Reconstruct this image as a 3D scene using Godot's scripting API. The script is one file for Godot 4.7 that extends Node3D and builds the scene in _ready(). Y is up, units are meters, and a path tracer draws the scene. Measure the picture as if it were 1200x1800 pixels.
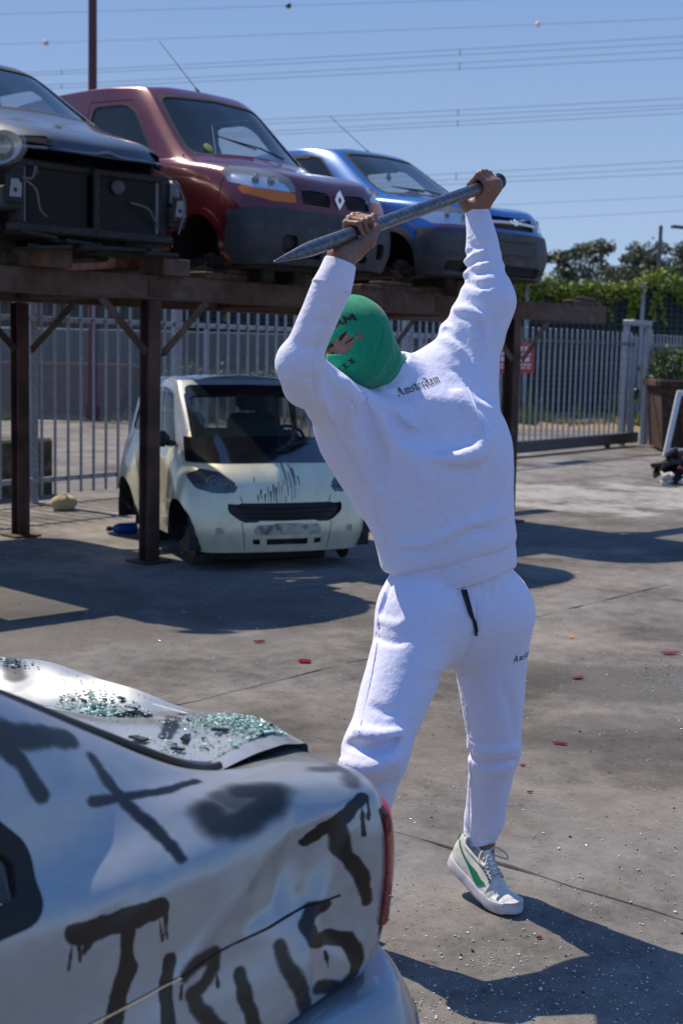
extends Node3D

# ---------------------------------------------------------------- geometry helper (counter-clockwise faces; turned on export)
class Geo:
	var v := PackedVector3Array()
	var uv := PackedVector2Array()
	var col := PackedColorArray()
	var ix := PackedInt32Array()
	var tint := Color(1, 1, 1)
	var tinted := false
	func p(a: Vector3, t := Vector2.ZERO) -> int:
		v.append(a)
		uv.append(t)
		if tinted:
			col.append(tint)
		return v.size() - 1
	func tri(a: int, b: int, c: int) -> void:
		ix.append(a)
		ix.append(b)
		ix.append(c)
	func quad(a: Vector3, b: Vector3, c: Vector3, d: Vector3) -> void:
		var i := p(a, Vector2(0, 0))
		p(b, Vector2(1, 0))
		p(c, Vector2(1, 1))
		p(d, Vector2(0, 1))
		tri(i, i + 1, i + 2)
		tri(i, i + 2, i + 3)
	func poly(a: PackedVector3Array) -> void:
		var i := v.size()
		for q in a:
			p(q)
		for k in range(1, a.size() - 1):
			tri(i, i + k, i + k + 1)
	# box with chamfered edges, in the frame t
	func box(c: Vector3, s: Vector3, e := 0.0, t := Transform3D()) -> void:
		var h := s * 0.5
		e = minf(e, minf(h.x, minf(h.y, h.z)) * 0.9)
		for ax in 3:
			for sg in [-1.0, 1.0]:
				var n := Vector3.ZERO
				n[ax] = sg
				var a := Vector3.ZERO
				a[(ax + 1) % 3] = 1.0
				var b := Vector3.ZERO
				b[(ax + 2) % 3] = 1.0
				if sg < 0:
					var w := a
					a = b
					b = w
				var ha := absf(h.dot(a)) - e
				var hb := absf(h.dot(b)) - e
				var o := c + n * h[ax]
				quad(t * (o - a * ha - b * hb), t * (o + a * ha - b * hb), t * (o + a * ha + b * hb), t * (o - a * ha + b * hb))
		if e <= 0.0:
			return
		for ax in 3:
			var b1 := (ax + 1) % 3
			var b2 := (ax + 2) % 3
			for s1 in [-1.0, 1.0]:
				for s2 in [-1.0, 1.0]:
					var q := []
					for k in [[-1.0, 0], [1.0, 0], [1.0, 1], [-1.0, 1]]:
						var w := Vector3.ZERO
						w[ax] = k[0] * (h[ax] - e)
						w[b1] = s1 * (h[b1] - (e if k[1] == 1 else 0.0))
						w[b2] = s2 * (h[b2] - (0.0 if k[1] == 1 else e))
						q.append(t * (c + w))
					if s1 * s2 > 0:
						quad(q[0], q[1], q[2], q[3])
					else:
						quad(q[3], q[2], q[1], q[0])
		for sx in [-1.0, 1.0]:
			for sy in [-1.0, 1.0]:
				for sz in [-1.0, 1.0]:
					var g := Vector3(sx, sy, sz)
					var i := p(t * (c + Vector3(sx * h.x, sy * (h.y - e), sz * (h.z - e))))
					p(t * (c + Vector3(sx * (h.x - e), sy * h.y, sz * (h.z - e))))
					p(t * (c + Vector3(sx * (h.x - e), sy * (h.y - e), sz * h.z)))
					if g.x * g.y * g.z > 0:
						tri(i, i + 1, i + 2)
					else:
						tri(i, i + 2, i + 1)
	# grid of points rows x cols, smooth; wrap joins the last column to the first
	func grid(rows: Array, wrap := false, flip := false) -> void:
		var nr := rows.size()
		var nc: int = rows[0].size()
		var i := v.size()
		for r in nr:
			for c in nc:
				p(rows[r][c], Vector2(float(c) / maxi(nc - 1, 1), float(r) / maxi(nr - 1, 1)))
		for r in nr - 1:
			for c in (nc if wrap else nc - 1):
				var a := i + r * nc + c
				var b := i + r * nc + (c + 1) % nc
				if flip:
					tri(a, a + nc, b)
					tri(b, a + nc, b + nc)
				else:
					tri(a, b, a + nc)
					tri(b, b + nc, a + nc)
	func tube(path: PackedVector3Array, rad, sides := 8, caps := true) -> void:
		var n := path.size()
		var rows := []
		var up := Vector3.UP
		var d0 := (path[1] - path[0]).normalized()
		if absf(d0.dot(up)) > 0.9:
			up = Vector3.RIGHT
		for k in n:
			var d := (path[mini(k + 1, n - 1)] - path[maxi(k - 1, 0)]).normalized()
			var sx := up.cross(d).normalized()
			up = d.cross(sx).normalized()
			var rr: float = rad[k] if rad is Array or rad is PackedFloat32Array else rad
			var row := PackedVector3Array()
			for s in sides:
				var an := TAU * s / sides
				row.append(path[k] + (sx * cos(an) + up * sin(an)) * rr)
			rows.append(row)
		grid(rows, true)
		if caps:
			var a := PackedVector3Array(rows[0])
			a.reverse()
			poly(a)
			poly(rows[n - 1])
	# lathe a profile of (radius, height) round the y axis of the frame t
	func lathe(prof: Array, seg := 24, t := Transform3D()) -> void:
		var rows := []
		for q in prof:
			var row := PackedVector3Array()
			for s in seg:
				var an := -TAU * s / seg
				row.append(t * Vector3(cos(an) * q[0], q[1], sin(an) * q[0]))
			rows.append(row)
		grid(rows, true)
	# prism: outline in the xy plane of t (counter-clockwise), from z0 to z1
	func prism(o: PackedVector2Array, z0: float, z1: float, t := Transform3D()) -> void:
		var tr := Geometry2D.triangulate_polygon(o)
		var ccw := not Geometry2D.is_polygon_clockwise(o)
		for side in 2:
			var i := v.size()
			for q in o:
				p(t * Vector3(q.x, q.y, z1 if side else z0), q)
			for k in range(0, tr.size(), 3):
				var a := o[tr[k]]
				var b := o[tr[k + 1]]
				var c := o[tr[k + 2]]
				var front := (b - a).cross(c - a) > 0
				if front == (side == 1):
					tri(i + tr[k], i + tr[k + 1], i + tr[k + 2])
				else:
					tri(i + tr[k], i + tr[k + 2], i + tr[k + 1])
		var n := o.size()
		for k in n:
			var a := o[k]
			var b := o[(k + 1) % n]
			if not ccw:
				var w := a
				a = b
				b = w
			quad(t * Vector3(a.x, a.y, z0), t * Vector3(b.x, b.y, z0), t * Vector3(b.x, b.y, z1), t * Vector3(a.x, a.y, z1))
	func add(g: Geo, t := Transform3D()) -> void:
		var i := v.size()
		for k in g.v.size():
			p(t * g.v[k], g.uv[k])
		for k in g.ix:
			ix.append(i + k)
	func normals() -> PackedVector3Array:
		var n := PackedVector3Array()
		n.resize(v.size())
		for k in range(0, ix.size(), 3):
			var a := v[ix[k]]
			var c := (v[ix[k + 1]] - a).cross(v[ix[k + 2]] - a)
			n[ix[k]] += c
			n[ix[k + 1]] += c
			n[ix[k + 2]] += c
		for k in n.size():
			n[k] = n[k].normalized() if n[k].length_squared() > 0.0 else Vector3.UP
		return n
	func mesh() -> ArrayMesh:
		var a := []
		a.resize(Mesh.ARRAY_MAX)
		a[Mesh.ARRAY_VERTEX] = v
		a[Mesh.ARRAY_NORMAL] = normals()
		a[Mesh.ARRAY_TEX_UV] = uv
		if tinted:
			a[Mesh.ARRAY_COLOR] = col
		var r := ix.duplicate()
		r.reverse()
		a[Mesh.ARRAY_INDEX] = r
		var m := ArrayMesh.new()
		m.add_surface_from_arrays(Mesh.PRIMITIVE_TRIANGLES, a)
		return m

# ---------------------------------------------------------------- scene helpers
var used := {}
var rng := RandomNumberGenerator.new()
var M := {}

func numbered(called: String) -> String:
	var k: int = used.get(called, 0)
	used[called] = k + 1
	return called if k == 0 else "%s_%03d" % [called, k]

func thing(called: String, label: String, category: String, at := Vector3.ZERO, turn := 0.0, group := "") -> Node3D:
	var o := Node3D.new()
	o.name = numbered(called)
	add_child(o, true)
	o.position = at
	o.rotation.y = turn
	tag(o, label, category, group)
	return o

func tag(o: Node, label: String, category: String, group := "") -> void:
	o.set_meta("label", label)
	o.set_meta("category", category)
	if group:
		o.set_meta("group", group)

func obj(called: String, g, m: Material, parent: Node = self) -> MeshInstance3D:
	var o := MeshInstance3D.new()
	if g is ArrayMesh and g.get_surface_count() == 0:
		return o
	if parent == self:
		o.name = numbered(called)
	else:
		var kk := 0
		var nm := called
		while parent.has_node(nm):
			kk += 1
			nm = "%s_%03d" % [called, kk]
		o.name = nm
	o.mesh = g.mesh() if g is Geo else g
	o.material_override = null
	for s in o.mesh.get_surface_count():
		o.set_surface_override_material(s, m)
	parent.add_child(o, true)
	return o

func one(called: String, g: Geo, m: Material, label: String, category: String, at := Vector3.ZERO, turn := 0.0, group := "") -> MeshInstance3D:
	var o := obj(called, g, m)
	o.position = at
	o.rotation.y = turn
	tag(o, label, category, group)
	return o

func lin(r: float, g: float, b: float, a := 1.0) -> Color:
	return Color(r, g, b, a).linear_to_srgb()

func mat(r: float, g: float, b: float, rough := 0.8, metal := 0.0, coat := 0.0) -> StandardMaterial3D:
	var m := StandardMaterial3D.new()
	m.albedo_color = lin(r, g, b)
	m.roughness = rough
	m.metallic = metal
	if coat > 0:
		m.clearcoat_enabled = true
		m.clearcoat = coat
		m.clearcoat_roughness = 0.04
	return m

# colour texture from fractal noise with a colour ramp [[offset, linear colour], ...]
func ramp_tex(seed_: int, freq: float, ramp: Array, size := 256, oct := 5, kind := FastNoiseLite.TYPE_SIMPLEX_SMOOTH) -> ImageTexture:
	var n := FastNoiseLite.new()
	n.seed = seed_
	n.noise_type = kind
	n.frequency = freq * 512.0 / size
	n.fractal_octaves = oct
	var im := n.get_seamless_image(size, size)
	im.convert(Image.FORMAT_L8)
	var d := im.get_data()
	var lut := PackedByteArray()
	for k in 256:
		var t := k / 255.0
		var c := Color(ramp[0][1][0], ramp[0][1][1], ramp[0][1][2])
		for q in range(1, ramp.size()):
			var a = ramp[q - 1]
			var b = ramp[q]
			if t >= b[0]:
				c = Color(b[1][0], b[1][1], b[1][2])
			elif t >= a[0]:
				var f: float = (t - a[0]) / (b[0] - a[0])
				c = Color(a[1][0], a[1][1], a[1][2]).lerp(Color(b[1][0], b[1][1], b[1][2]), f)
				break
		c = c.linear_to_srgb()
		lut.append(int(clampf(c.r, 0, 1) * 255))
		lut.append(int(clampf(c.g, 0, 1) * 255))
		lut.append(int(clampf(c.b, 0, 1) * 255))
	var o := PackedByteArray()
	o.resize(size * size * 3)
	for k in d.size():
		var l := d[k] * 3
		o[k * 3] = lut[l]
		o[k * 3 + 1] = lut[l + 1]
		o[k * 3 + 2] = lut[l + 2]
	return ImageTexture.create_from_image(Image.create_from_data(size, size, false, Image.FORMAT_RGB8, o))

func tri_mat(tex: Texture2D, scale: float, rough := 0.8, metal := 0.0, bump: Texture2D = null, depth := 0.2, world := false) -> StandardMaterial3D:
	var m := StandardMaterial3D.new()
	m.albedo_texture = tex
	m.uv1_triplanar = true
	m.uv1_world_triplanar = world
	m.uv1_scale = Vector3.ONE * scale
	m.roughness = rough
	m.metallic = metal
	if bump:
		m.heightmap_enabled = true
		m.heightmap_texture = bump
		m.heightmap_scale = depth
	return m

func noise_tex(seed_: int, freq: float, oct := 4, size := 512) -> ImageTexture:
	var n := FastNoiseLite.new()
	n.seed = seed_
	n.noise_type = FastNoiseLite.TYPE_SIMPLEX_SMOOTH
	n.frequency = freq
	n.fractal_octaves = oct
	var im := n.get_seamless_image(size, size)
	return ImageTexture.create_from_image(im)

func glass(r: float, g: float, b: float, a: float) -> StandardMaterial3D:
	var m := StandardMaterial3D.new()
	m.albedo_color = lin(r, g, b, a)
	m.transparency = BaseMaterial3D.TRANSPARENCY_ALPHA
	m.roughness = 0.03
	m.metallic_specular = 0.5
	return m

func multi(called: String, g: Geo, m: Material, places: Array, tints: Array, parent: Node = self) -> MultiMeshInstance3D:
	var mm := MultiMesh.new()
	mm.transform_format = MultiMesh.TRANSFORM_3D
	mm.use_colors = tints.size() > 0
	mm.mesh = g.mesh()
	mm.mesh.surface_set_material(0, m)
	mm.instance_count = places.size()
	for k in places.size():
		mm.set_instance_transform(k, places[k])
		if tints.size():
			mm.set_instance_color(k, tints[k])
	var o := MultiMeshInstance3D.new()
	o.name = numbered(called)
	o.multimesh = mm
	o.set_meta("kind", "stuff")
	parent.add_child(o, true)
	return o

func curve(pts: Array, n: int) -> PackedVector3Array:
	var c := PackedVector3Array()
	var m := pts.size()
	for k in n + 1:
		var t := float(k) / n * (m - 1)
		var i := mini(int(t), m - 2)
		var f := t - i
		c.append((pts[i] as Vector3).cubic_interpolate(pts[i + 1], pts[maxi(i - 1, 0)], pts[mini(i + 2, m - 1)], f))
	return c

func _ready() -> void:
	rng.seed = 20
	light_and_camera()
	materials()
	build_ground()
	build_far()
	build_fences()
	build_rack()
	build_yard_things()
	build_small_car()
	build_rack_cars()
	build_sedan()
	build_person()
	build_litter()

func light_and_camera() -> void:
	var cam := Camera3D.new()
	cam.name = "camera"
	cam.fov = 41.112
	cam.near = 0.05
	cam.far = 2000.0
	add_child(cam)
	cam.position = Vector3(0, 1.65, 0)
	cam.basis = Basis(Vector3.RIGHT, deg_to_rad(-6.63)) * Basis(Vector3(0, 0, 1), 0.022)
	var ph := CameraAttributesPhysical.new()
	ph.frustum_focal_length = 32.0
	ph.frustum_near = 0.05
	ph.frustum_far = 2000.0
	ph.frustum_focus_distance = 3.85
	ph.exposure_aperture = 3.6
	cam.attributes = ph
	cam.fov = 41.112
	cam.current = true
	var we := WorldEnvironment.new()
	we.name = "world"
	var e := Environment.new()
	e.background_mode = Environment.BG_SKY
	var sk := ProceduralSkyMaterial.new()
	sk.sky_top_color = Color(0.35, 0.515, 0.77)
	sk.sky_horizon_color = Color(0.70, 0.785, 0.87)
	sk.sky_curve = 0.15
	sk.sky_energy_multiplier = 1.0
	sk.ground_bottom_color = Color(0.36, 0.35, 0.34)
	sk.ground_horizon_color = Color(0.5, 0.5, 0.52)
	var sky := Sky.new()
	sky.sky_material = sk
	e.sky = sky
	e.tonemap_mode = Environment.TONE_MAPPER_LINEAR
	e.tonemap_exposure = 1.12
	e.sdfgi_enabled = true
	e.ssao_enabled = true
	e.ssil_enabled = true
	we.environment = e
	add_child(we)
	var sun := DirectionalLight3D.new()
	sun.name = "sun"
	sun.light_energy = 1.6
	sun.light_color = Color(1.0, 0.94, 0.85)
	sun.light_angular_distance = 0.5
	sun.shadow_enabled = true
	add_child(sun)
	sun.look_at_from_position(Vector3.ZERO, Vector3(0.43, -0.819, 0.379))

func materials() -> void:
	var grit := noise_tex(3, 0.03, 5)
	M.grit = grit
	var fine := noise_tex(5, 0.09, 3)
	M.fine = fine
	M.rust = tri_mat(ramp_tex(11, 0.005, [[0.0, [0.035, 0.020, 0.015]], [0.35, [0.080, 0.040, 0.026]], [0.5, [0.11, 0.068, 0.050]], [0.62, [0.13, 0.09, 0.070]], [0.75, [0.085, 0.058, 0.046]], [1.0, [0.17, 0.135, 0.11]]]), 0.55, 0.85)
	M.rust_post = tri_mat(ramp_tex(12, 0.006, [[0.0, [0.030, 0.016, 0.013]], [0.45, [0.062, 0.030, 0.021]], [0.6, [0.095, 0.044, 0.032]], [1.0, [0.12, 0.075, 0.058]]]), 0.5, 0.8)
	M.timber = tri_mat(ramp_tex(13, 0.02, [[0.0, [0.035, 0.025, 0.018]], [0.5, [0.085, 0.06, 0.042]], [1.0, [0.2, 0.15, 0.11]]]), 2.0, 0.9)
	M.galv = tri_mat(ramp_tex(14, 0.02, [[0.0, [0.20, 0.23, 0.28]], [0.5, [0.30, 0.33, 0.385]], [1.0, [0.42, 0.45, 0.50]]]), 1.5, 0.5, 0.25)
	M.galv_dark = tri_mat(ramp_tex(15, 0.02, [[0.0, [0.05, 0.053, 0.06]], [0.5, [0.085, 0.088, 0.095]], [1.0, [0.16, 0.15, 0.14]]]), 1.0, 0.6, 0.1)
	M.block = tri_mat(ramp_tex(16, 0.012, [[0.0, [0.03, 0.028, 0.022]], [0.5, [0.075, 0.068, 0.053]], [0.75, [0.12, 0.11, 0.09]], [1.0, [0.2, 0.19, 0.16]]]), 0.8, 0.95)
	M.maroon = mat(0.085, 0.014, 0.022, 0.4)
	M.black = mat(0.012, 0.012, 0.014, 0.55)
	M.rubber = mat(0.016, 0.016, 0.018, 0.8)
	M.plastic = tri_mat(ramp_tex(17, 0.01, [[0.0, [0.018, 0.022, 0.032]], [0.5, [0.030, 0.035, 0.046]], [1.0, [0.06, 0.065, 0.075]]]), 1.5, 0.55)
	M.dirt_black = tri_mat(ramp_tex(18, 0.02, [[0.0, [0.008, 0.008, 0.009]], [0.5, [0.016, 0.016, 0.018]], [0.75, [0.035, 0.03, 0.027]], [1.0, [0.1, 0.075, 0.055]]]), 2.5, 0.7, 0.1)
	M.chrome = mat(0.75, 0.76, 0.78, 0.12, 1.0)
	M.steel = mat(0.35, 0.35, 0.36, 0.35, 1.0)
	M.white_paint = tri_mat(ramp_tex(19, 0.02, [[0.0, [0.40, 0.42, 0.46]], [0.5, [0.6, 0.62, 0.66]], [1.0, [0.72, 0.74, 0.76]]]), 1.5, 0.6)

func ground_texture(w: int, h: int) -> ImageTexture:
	# covers x -9..9, z -24..0; concrete with oil stains, dust and wear
	var layers := []
	for q in [[31, 0.004, 4], [32, 0.016, 5], [33, 0.09, 4], [34, 0.0075, 5], [35, 0.30, 2]]:
		var n := FastNoiseLite.new()
		n.seed = q[0]
		n.noise_type = FastNoiseLite.TYPE_SIMPLEX_SMOOTH
		n.frequency = q[1]
		n.fractal_octaves = q[2]
		var im := n.get_image(w, h)
		im.convert(Image.FORMAT_L8)
		layers.append(im.get_data())
	var out := PackedByteArray()
	out.resize(w * h * 3)
	var a: PackedByteArray = layers[0]
	var b: PackedByteArray = layers[1]
	var c: PackedByteArray = layers[2]
	var d: PackedByteArray = layers[3]
	var e5: PackedByteArray = layers[4]
	var lut := PackedByteArray()
	for k in 1025:
		lut.append(int(Color(k / 1024.0, 0, 0).linear_to_srgb().r * 255.0))
	# stains: x, z, radius along x, along z, strength (dark > 0, pale < 0)
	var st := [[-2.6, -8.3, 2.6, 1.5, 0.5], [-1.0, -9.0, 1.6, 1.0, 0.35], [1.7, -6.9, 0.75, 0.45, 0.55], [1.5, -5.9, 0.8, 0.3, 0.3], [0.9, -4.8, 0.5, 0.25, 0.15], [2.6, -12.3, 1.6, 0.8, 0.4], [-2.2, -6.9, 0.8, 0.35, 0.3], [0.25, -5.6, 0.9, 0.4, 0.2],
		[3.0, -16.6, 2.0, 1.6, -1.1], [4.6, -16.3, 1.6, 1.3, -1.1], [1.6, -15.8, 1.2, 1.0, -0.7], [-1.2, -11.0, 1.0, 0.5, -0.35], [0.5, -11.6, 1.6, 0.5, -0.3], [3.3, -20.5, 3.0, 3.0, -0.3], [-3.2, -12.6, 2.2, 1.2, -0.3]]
	for j in h:
		var z := -24.0 + 24.0 * j / h
		var near := []
		for s in st:
			if absf(z - s[1]) < s[3] * 1.6:
				near.append(s)
		for i in w:
			var k := j * w + i
			var x := -9.0 + 18.0 * i / w
			var na := a[k] / 255.0 - 0.5
			var nb := b[k] / 255.0 - 0.5
			var nc := c[k] / 255.0 - 0.5
			var nd := d[k] / 255.0 - 0.5
			var l := 0.168
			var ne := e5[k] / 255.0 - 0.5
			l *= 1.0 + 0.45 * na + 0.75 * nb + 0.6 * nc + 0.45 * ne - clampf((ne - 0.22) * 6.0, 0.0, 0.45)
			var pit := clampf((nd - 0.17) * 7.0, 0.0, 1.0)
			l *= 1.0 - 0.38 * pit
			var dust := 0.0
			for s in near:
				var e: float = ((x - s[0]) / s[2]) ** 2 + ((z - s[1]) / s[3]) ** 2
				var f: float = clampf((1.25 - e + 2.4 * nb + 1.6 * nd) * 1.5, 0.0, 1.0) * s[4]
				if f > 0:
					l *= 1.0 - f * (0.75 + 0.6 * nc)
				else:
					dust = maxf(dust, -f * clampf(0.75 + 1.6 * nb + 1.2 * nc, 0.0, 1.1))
			var cr := l * (1.06 + 0.10 * nd)
			var cg := l * 0.985
			var cb := l * (0.915 - 0.10 * nd)
			if dust > 0:
				cr = lerpf(cr, 0.39, dust * 0.75)
				cg = lerpf(cg, 0.38, dust * 0.75)
				cb = lerpf(cb, 0.365, dust * 0.75)
			out[k * 3] = lut[clampi(int(cr * 1024), 0, 1024)]
			out[k * 3 + 1] = lut[clampi(int(cg * 1024), 0, 1024)]
			out[k * 3 + 2] = lut[clampi(int(cb * 1024), 0, 1024)]
	return ImageTexture.create_from_image(Image.create_from_data(w, h, false, Image.FORMAT_RGB8, out))

func build_ground() -> void:
	var grain := ramp_tex(41, 0.16, [[0.0, [0.36, 0.355, 0.35]], [0.35, [0.76, 0.755, 0.75]], [0.6, [0.87, 0.87, 0.87]], [0.8, [0.93, 0.93, 0.93]], [1.0, [1.0, 1.0, 1.0]]], 512, 4)
	var m := StandardMaterial3D.new()
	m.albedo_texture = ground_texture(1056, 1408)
	m.roughness = 0.85
	m.detail_enabled = true
	m.detail_albedo = grain
	m.detail_blend_mode = BaseMaterial3D.BLEND_MODE_MUL
	m.detail_uv_layer = BaseMaterial3D.DETAIL_UV_2
	m.uv2_triplanar = true
	m.uv2_world_triplanar = true
	m.uv2_scale = Vector3.ONE * 1.4
	m.heightmap_enabled = false
	var far := tri_mat(ramp_tex(42, 0.01, [[0.0, [0.15, 0.14, 0.125]], [0.5, [0.235, 0.222, 0.20]], [1.0, [0.31, 0.295, 0.27]]]), 0.2, 0.9, 0.0, null, 0.0, true)
	M.far_ground = far
	var base := Geo.new()
	base.quad(Vector3(-700, 0, 700), Vector3(700, 0, 700), Vector3(700, 0, -900), Vector3(-700, 0, -900))
	var g := obj("ground", base, far)
	g.position.y = -0.03
	g.set_meta("kind", "structure")
	var yard := Node3D.new()
	yard.name = "yard"
	yard.set_meta("kind", "structure")
	add_child(yard)
	var pa := Vector3(0.644, 0, -0.765)
	var qa := Vector3(0.765, 0, 0.644)
	for i in range(-3, 6):
		for j in range(-5, 2):
			var p0 := 3.65 + i * 5.0 + 0.003
			var p1 := p0 + 4.994
			var q0 := 0.42 + j * 5.0 + 0.003
			var q1 := q0 + 4.994
			var s := Geo.new()
			var cs := []
			# corners run counter-clockwise seen from above; edges wander a little
			for e in [[p0, q0, p1, q0], [p1, q0, p1, q1], [p1, q1, p0, q1], [p0, q1, p0, q0]]:
				for k in 40:
					var t := k / 40.0
					var wob := Vector3(rng.randf_range(-1, 1), 0, rng.randf_range(-1, 1)) * (0.010 if k else 0.0)
					cs.append(pa * lerpf(e[0], e[2], t) + qa * lerpf(e[1], e[3], t) + wob)
			if (cs[40] - cs[0]).cross(cs[80] - cs[40]).y < 0:
				cs.reverse()
			var mid := (cs[0] + cs[40] + cs[80] + cs[120]) as Vector3 * 0.25
			var n := cs.size()
			var c0 := s.p(mid, Vector2((mid.x + 9) / 18.0, (mid.z + 24) / 24.0))
			for q in cs:
				var inn: Vector3 = q + (mid - q).normalized() * 0.004
				s.p(inn, Vector2((inn.x + 9) / 18.0, (inn.z + 24) / 24.0))
			for k in n:
				s.tri(c0, c0 + 1 + k, c0 + 1 + (k + 1) % n)
			var b0 := s.v.size()
			for q in cs:
				var inn: Vector3 = q + (mid - q).normalized() * 0.004
				s.p(inn, Vector2((inn.x + 9) / 18.0, (inn.z + 24) / 24.0))
			for q in cs:
				s.p(q - Vector3(0, 0.008, 0), Vector2((q.x + 9) / 18.0, (q.z + 24) / 24.0))
			for q in cs:
				s.p(q - Vector3(0, 0.028, 0), Vector2((q.x + 9) / 18.0, (q.z + 24) / 24.0))
			for r in 2:
				for k in n:
					var k2 := (k + 1) % n
					var a := b0 + r * n + k
					var b := b0 + r * n + k2
					s.tri(a, a + n, b)
					s.tri(b, a + n, b + n)
			obj("concrete_slab", s, m, yard)

# ------------------------------------------------------------------ the far background
func leaf_cloud(g: Geo, centre: Vector3, r: Vector3, count: int, size: float, shell := 0.55) -> void:
	for k in count:
		var d := Vector3(rng.randfn(), rng.randfn(), rng.randfn()).normalized()
		var c := centre + d * r * lerpf(shell, 1.0, sqrt(rng.randf()))
		var a := Vector3(rng.randfn(), rng.randfn(), rng.randfn()).normalized()
		var b := a.cross(Vector3(rng.randfn(), rng.randfn(), rng.randfn())).normalized()
		var s := size * rng.randf_range(0.6, 1.3)
		var i := g.p(c - a * s)
		g.p(c + b * s * 0.55)
		g.p(c + a * s)
		g.p(c - b * s * 0.55)
		g.tri(i, i + 1, i + 2)
		g.tri(i, i + 2, i + 3)

func leaf_mat(r: float, g: float, b: float) -> StandardMaterial3D:
	var m := tri_mat(ramp_tex(51, 0.015, [[0.0, [r * 0.55, g * 0.6, b * 0.6]], [0.5, [r, g, b]], [1.0, [r * 1.5, g * 1.35, b * 1.3]]]), 0.35, 0.55, 0.0, null, 0.0, true)
	m.backlight_enabled = true
	m.backlight = Color(0.35, 0.4, 0.1)
	return m

func build_far() -> void:
	# trees beyond the yard
	var lm := leaf_mat(0.075, 0.095, 0.055)
	var bark := mat(0.05, 0.04, 0.032, 0.9)
	var spec := [[23.0, 13.6, 4.8], [27.5, 14.7, 5.4], [32.0, 14.2, 5.2], [36.5, 14.5, 5.0], [41.0, 13.7, 5.2], [18.5, 12.4, 4.4], [29.8, 13.0, 4.2], [39.0, 13.2, 4.0]]
	var words := ["second crown from the left", "tallest crown of the row", "broad crown left of the street lamp", "crown behind the street lamp", "crown cut by the right picture edge", "low crown at the left end behind the blue car", "low one between two broad crowns", "low one beside the street lamp"]
	for k in spec.size():
		var s = spec[k]
		var t := thing("tree", "hazy green tree beyond the fence, " + words[k], "tree", Vector3(s[0], 0, -150.0 + (6.0 if k > 5 else rng.randf_range(-4, 4))), 0.0, "row of trees beyond the yard")
		var tr := Geo.new()
		tr.tube(PackedVector3Array([Vector3(0, -0.2, 0), Vector3(0.1, 3, 0), Vector3(0, s[1] * 0.7, 0.2)]), [0.32, 0.25, 0.08], 7)
		for b in 5:
			var an := TAU * b / 5.0
			tr.tube(PackedVector3Array([Vector3(0.05, 2.5 + b * 0.5, 0), Vector3(cos(an) * s[2] * 0.5, 4.5 + b * 0.7, sin(an) * s[2] * 0.5)]), [0.12, 0.04], 5)
		obj("trunk", tr, bark, t)
		var g := Geo.new()
		for q in 60:
			var an := rng.randf() * TAU
			var hh := rng.randf_range(0.28, 0.95)
			var rad: float = s[2] * sin(clampf(hh * 1.05, 0, 1) * PI * 0.9) * rng.randf_range(0.2, 1.0)
			leaf_cloud(g, Vector3(cos(an) * rad, s[1] * hh, sin(an) * rad), Vector3(1.35, 0.9, 1.35) * rng.randf_range(0.6, 1.1), 110, 0.22, 0.1)
		obj("crown", g, lm, t)
	# power lines high across the sky
	var wm := mat(0.15, 0.18, 0.235, 0.5)
	var lines := [[23.7, 0.0573, 0.012, "topmost thin wire with a dark marker ball"], [21.97, 0.0633, 0.012, "thin wire carrying two pale marker balls"], [20.5, 0.0799, 0.016, "upper pair of the highest bundle, upper wire"], [20.2, 0.0738, 0.016, "upper pair of the highest bundle, lower wire"], [19.66, 0.0797, 0.016, "lower pair of the highest bundle, upper wire"], [19.33, 0.0736, 0.016, "lower pair of the highest bundle, lower wire"],
		[16.77, 0.074, 0.016, "upper pair of the middle bundle, upper wire"], [16.48, 0.069, 0.016, "upper pair of the middle bundle, lower wire"], [16.05, 0.0793, 0.016, "lower pair of the middle bundle, upper wire"], [15.81, 0.0754, 0.016, "lower pair of the middle bundle, lower wire"], [12.77, 0.0773, 0.016, "upper wire of the lowest bundle of three"], [12.39, 0.0763, 0.016, "middle wire of the lowest bundle of three"], [12.17, 0.0683, 0.016, "bottom wire of the lowest bundle of three"],
		[10.71, 0.0689, 0.012, "faint thin wire below the lowest bundle"], [9.6, 0.0784, 0.012, "lowest faint thin wire above the trees"]]
	for k in lines.size():
		var l = lines[k]
		var t := thing("power_line", "power line crossing the sky, " + l[3], "power line", Vector3(0, 0, -90), 0.0, "power lines high above the yard")
		var g := Geo.new()
		var path := PackedVector3Array()
		for q in 25:
			var x := -120.0 + q * 10.0
			path.append(Vector3(x, l[0] + l[1] * x + 0.00012 * (x - 20) * (x - 20), 0))
		g.tube(path, l[2], 5)
		obj("wire", g, wm, t)
		var balls := []
		if k == 0:
			balls = [[-4.07, Color(0.05, 0.03, 0.03)]]
		elif k == 1:
			balls = [[-19.5, Color(0.45, 0.45, 0.45)], [11.8, Color(0.7, 0.66, 0.62)]]
		for b in balls:
			var sg := SphereMesh.new()
			sg.radius = 0.18
			sg.height = 0.36
			var bm := mat(b[1].r, b[1].g, b[1].b, 0.5)
			var o := obj("marker_ball", sg, bm, t)
			o.position = Vector3(b[0], l[0] + l[1] * b[0] + 0.00012 * (b[0] - 20) ** 2, 0)
		if k in [2, 4, 6, 8, 10]:
			for x in [6.9, -18.5]:
				var sp := Geo.new()
				var y0: float = l[0] + l[1] * x + 0.00012 * (x - 20) ** 2
				var l2 = lines[k + 1]
				var y1: float = l2[0] + l2[1] * x + 0.00012 * (x - 20) ** 2
				sp.box(Vector3(x, (y0 + y1) * 0.5, 0.03), Vector3(0.05, y0 - y1 + 0.12, 0.05), 0.01)
				obj("spacer", sp, wm, t)
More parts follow.
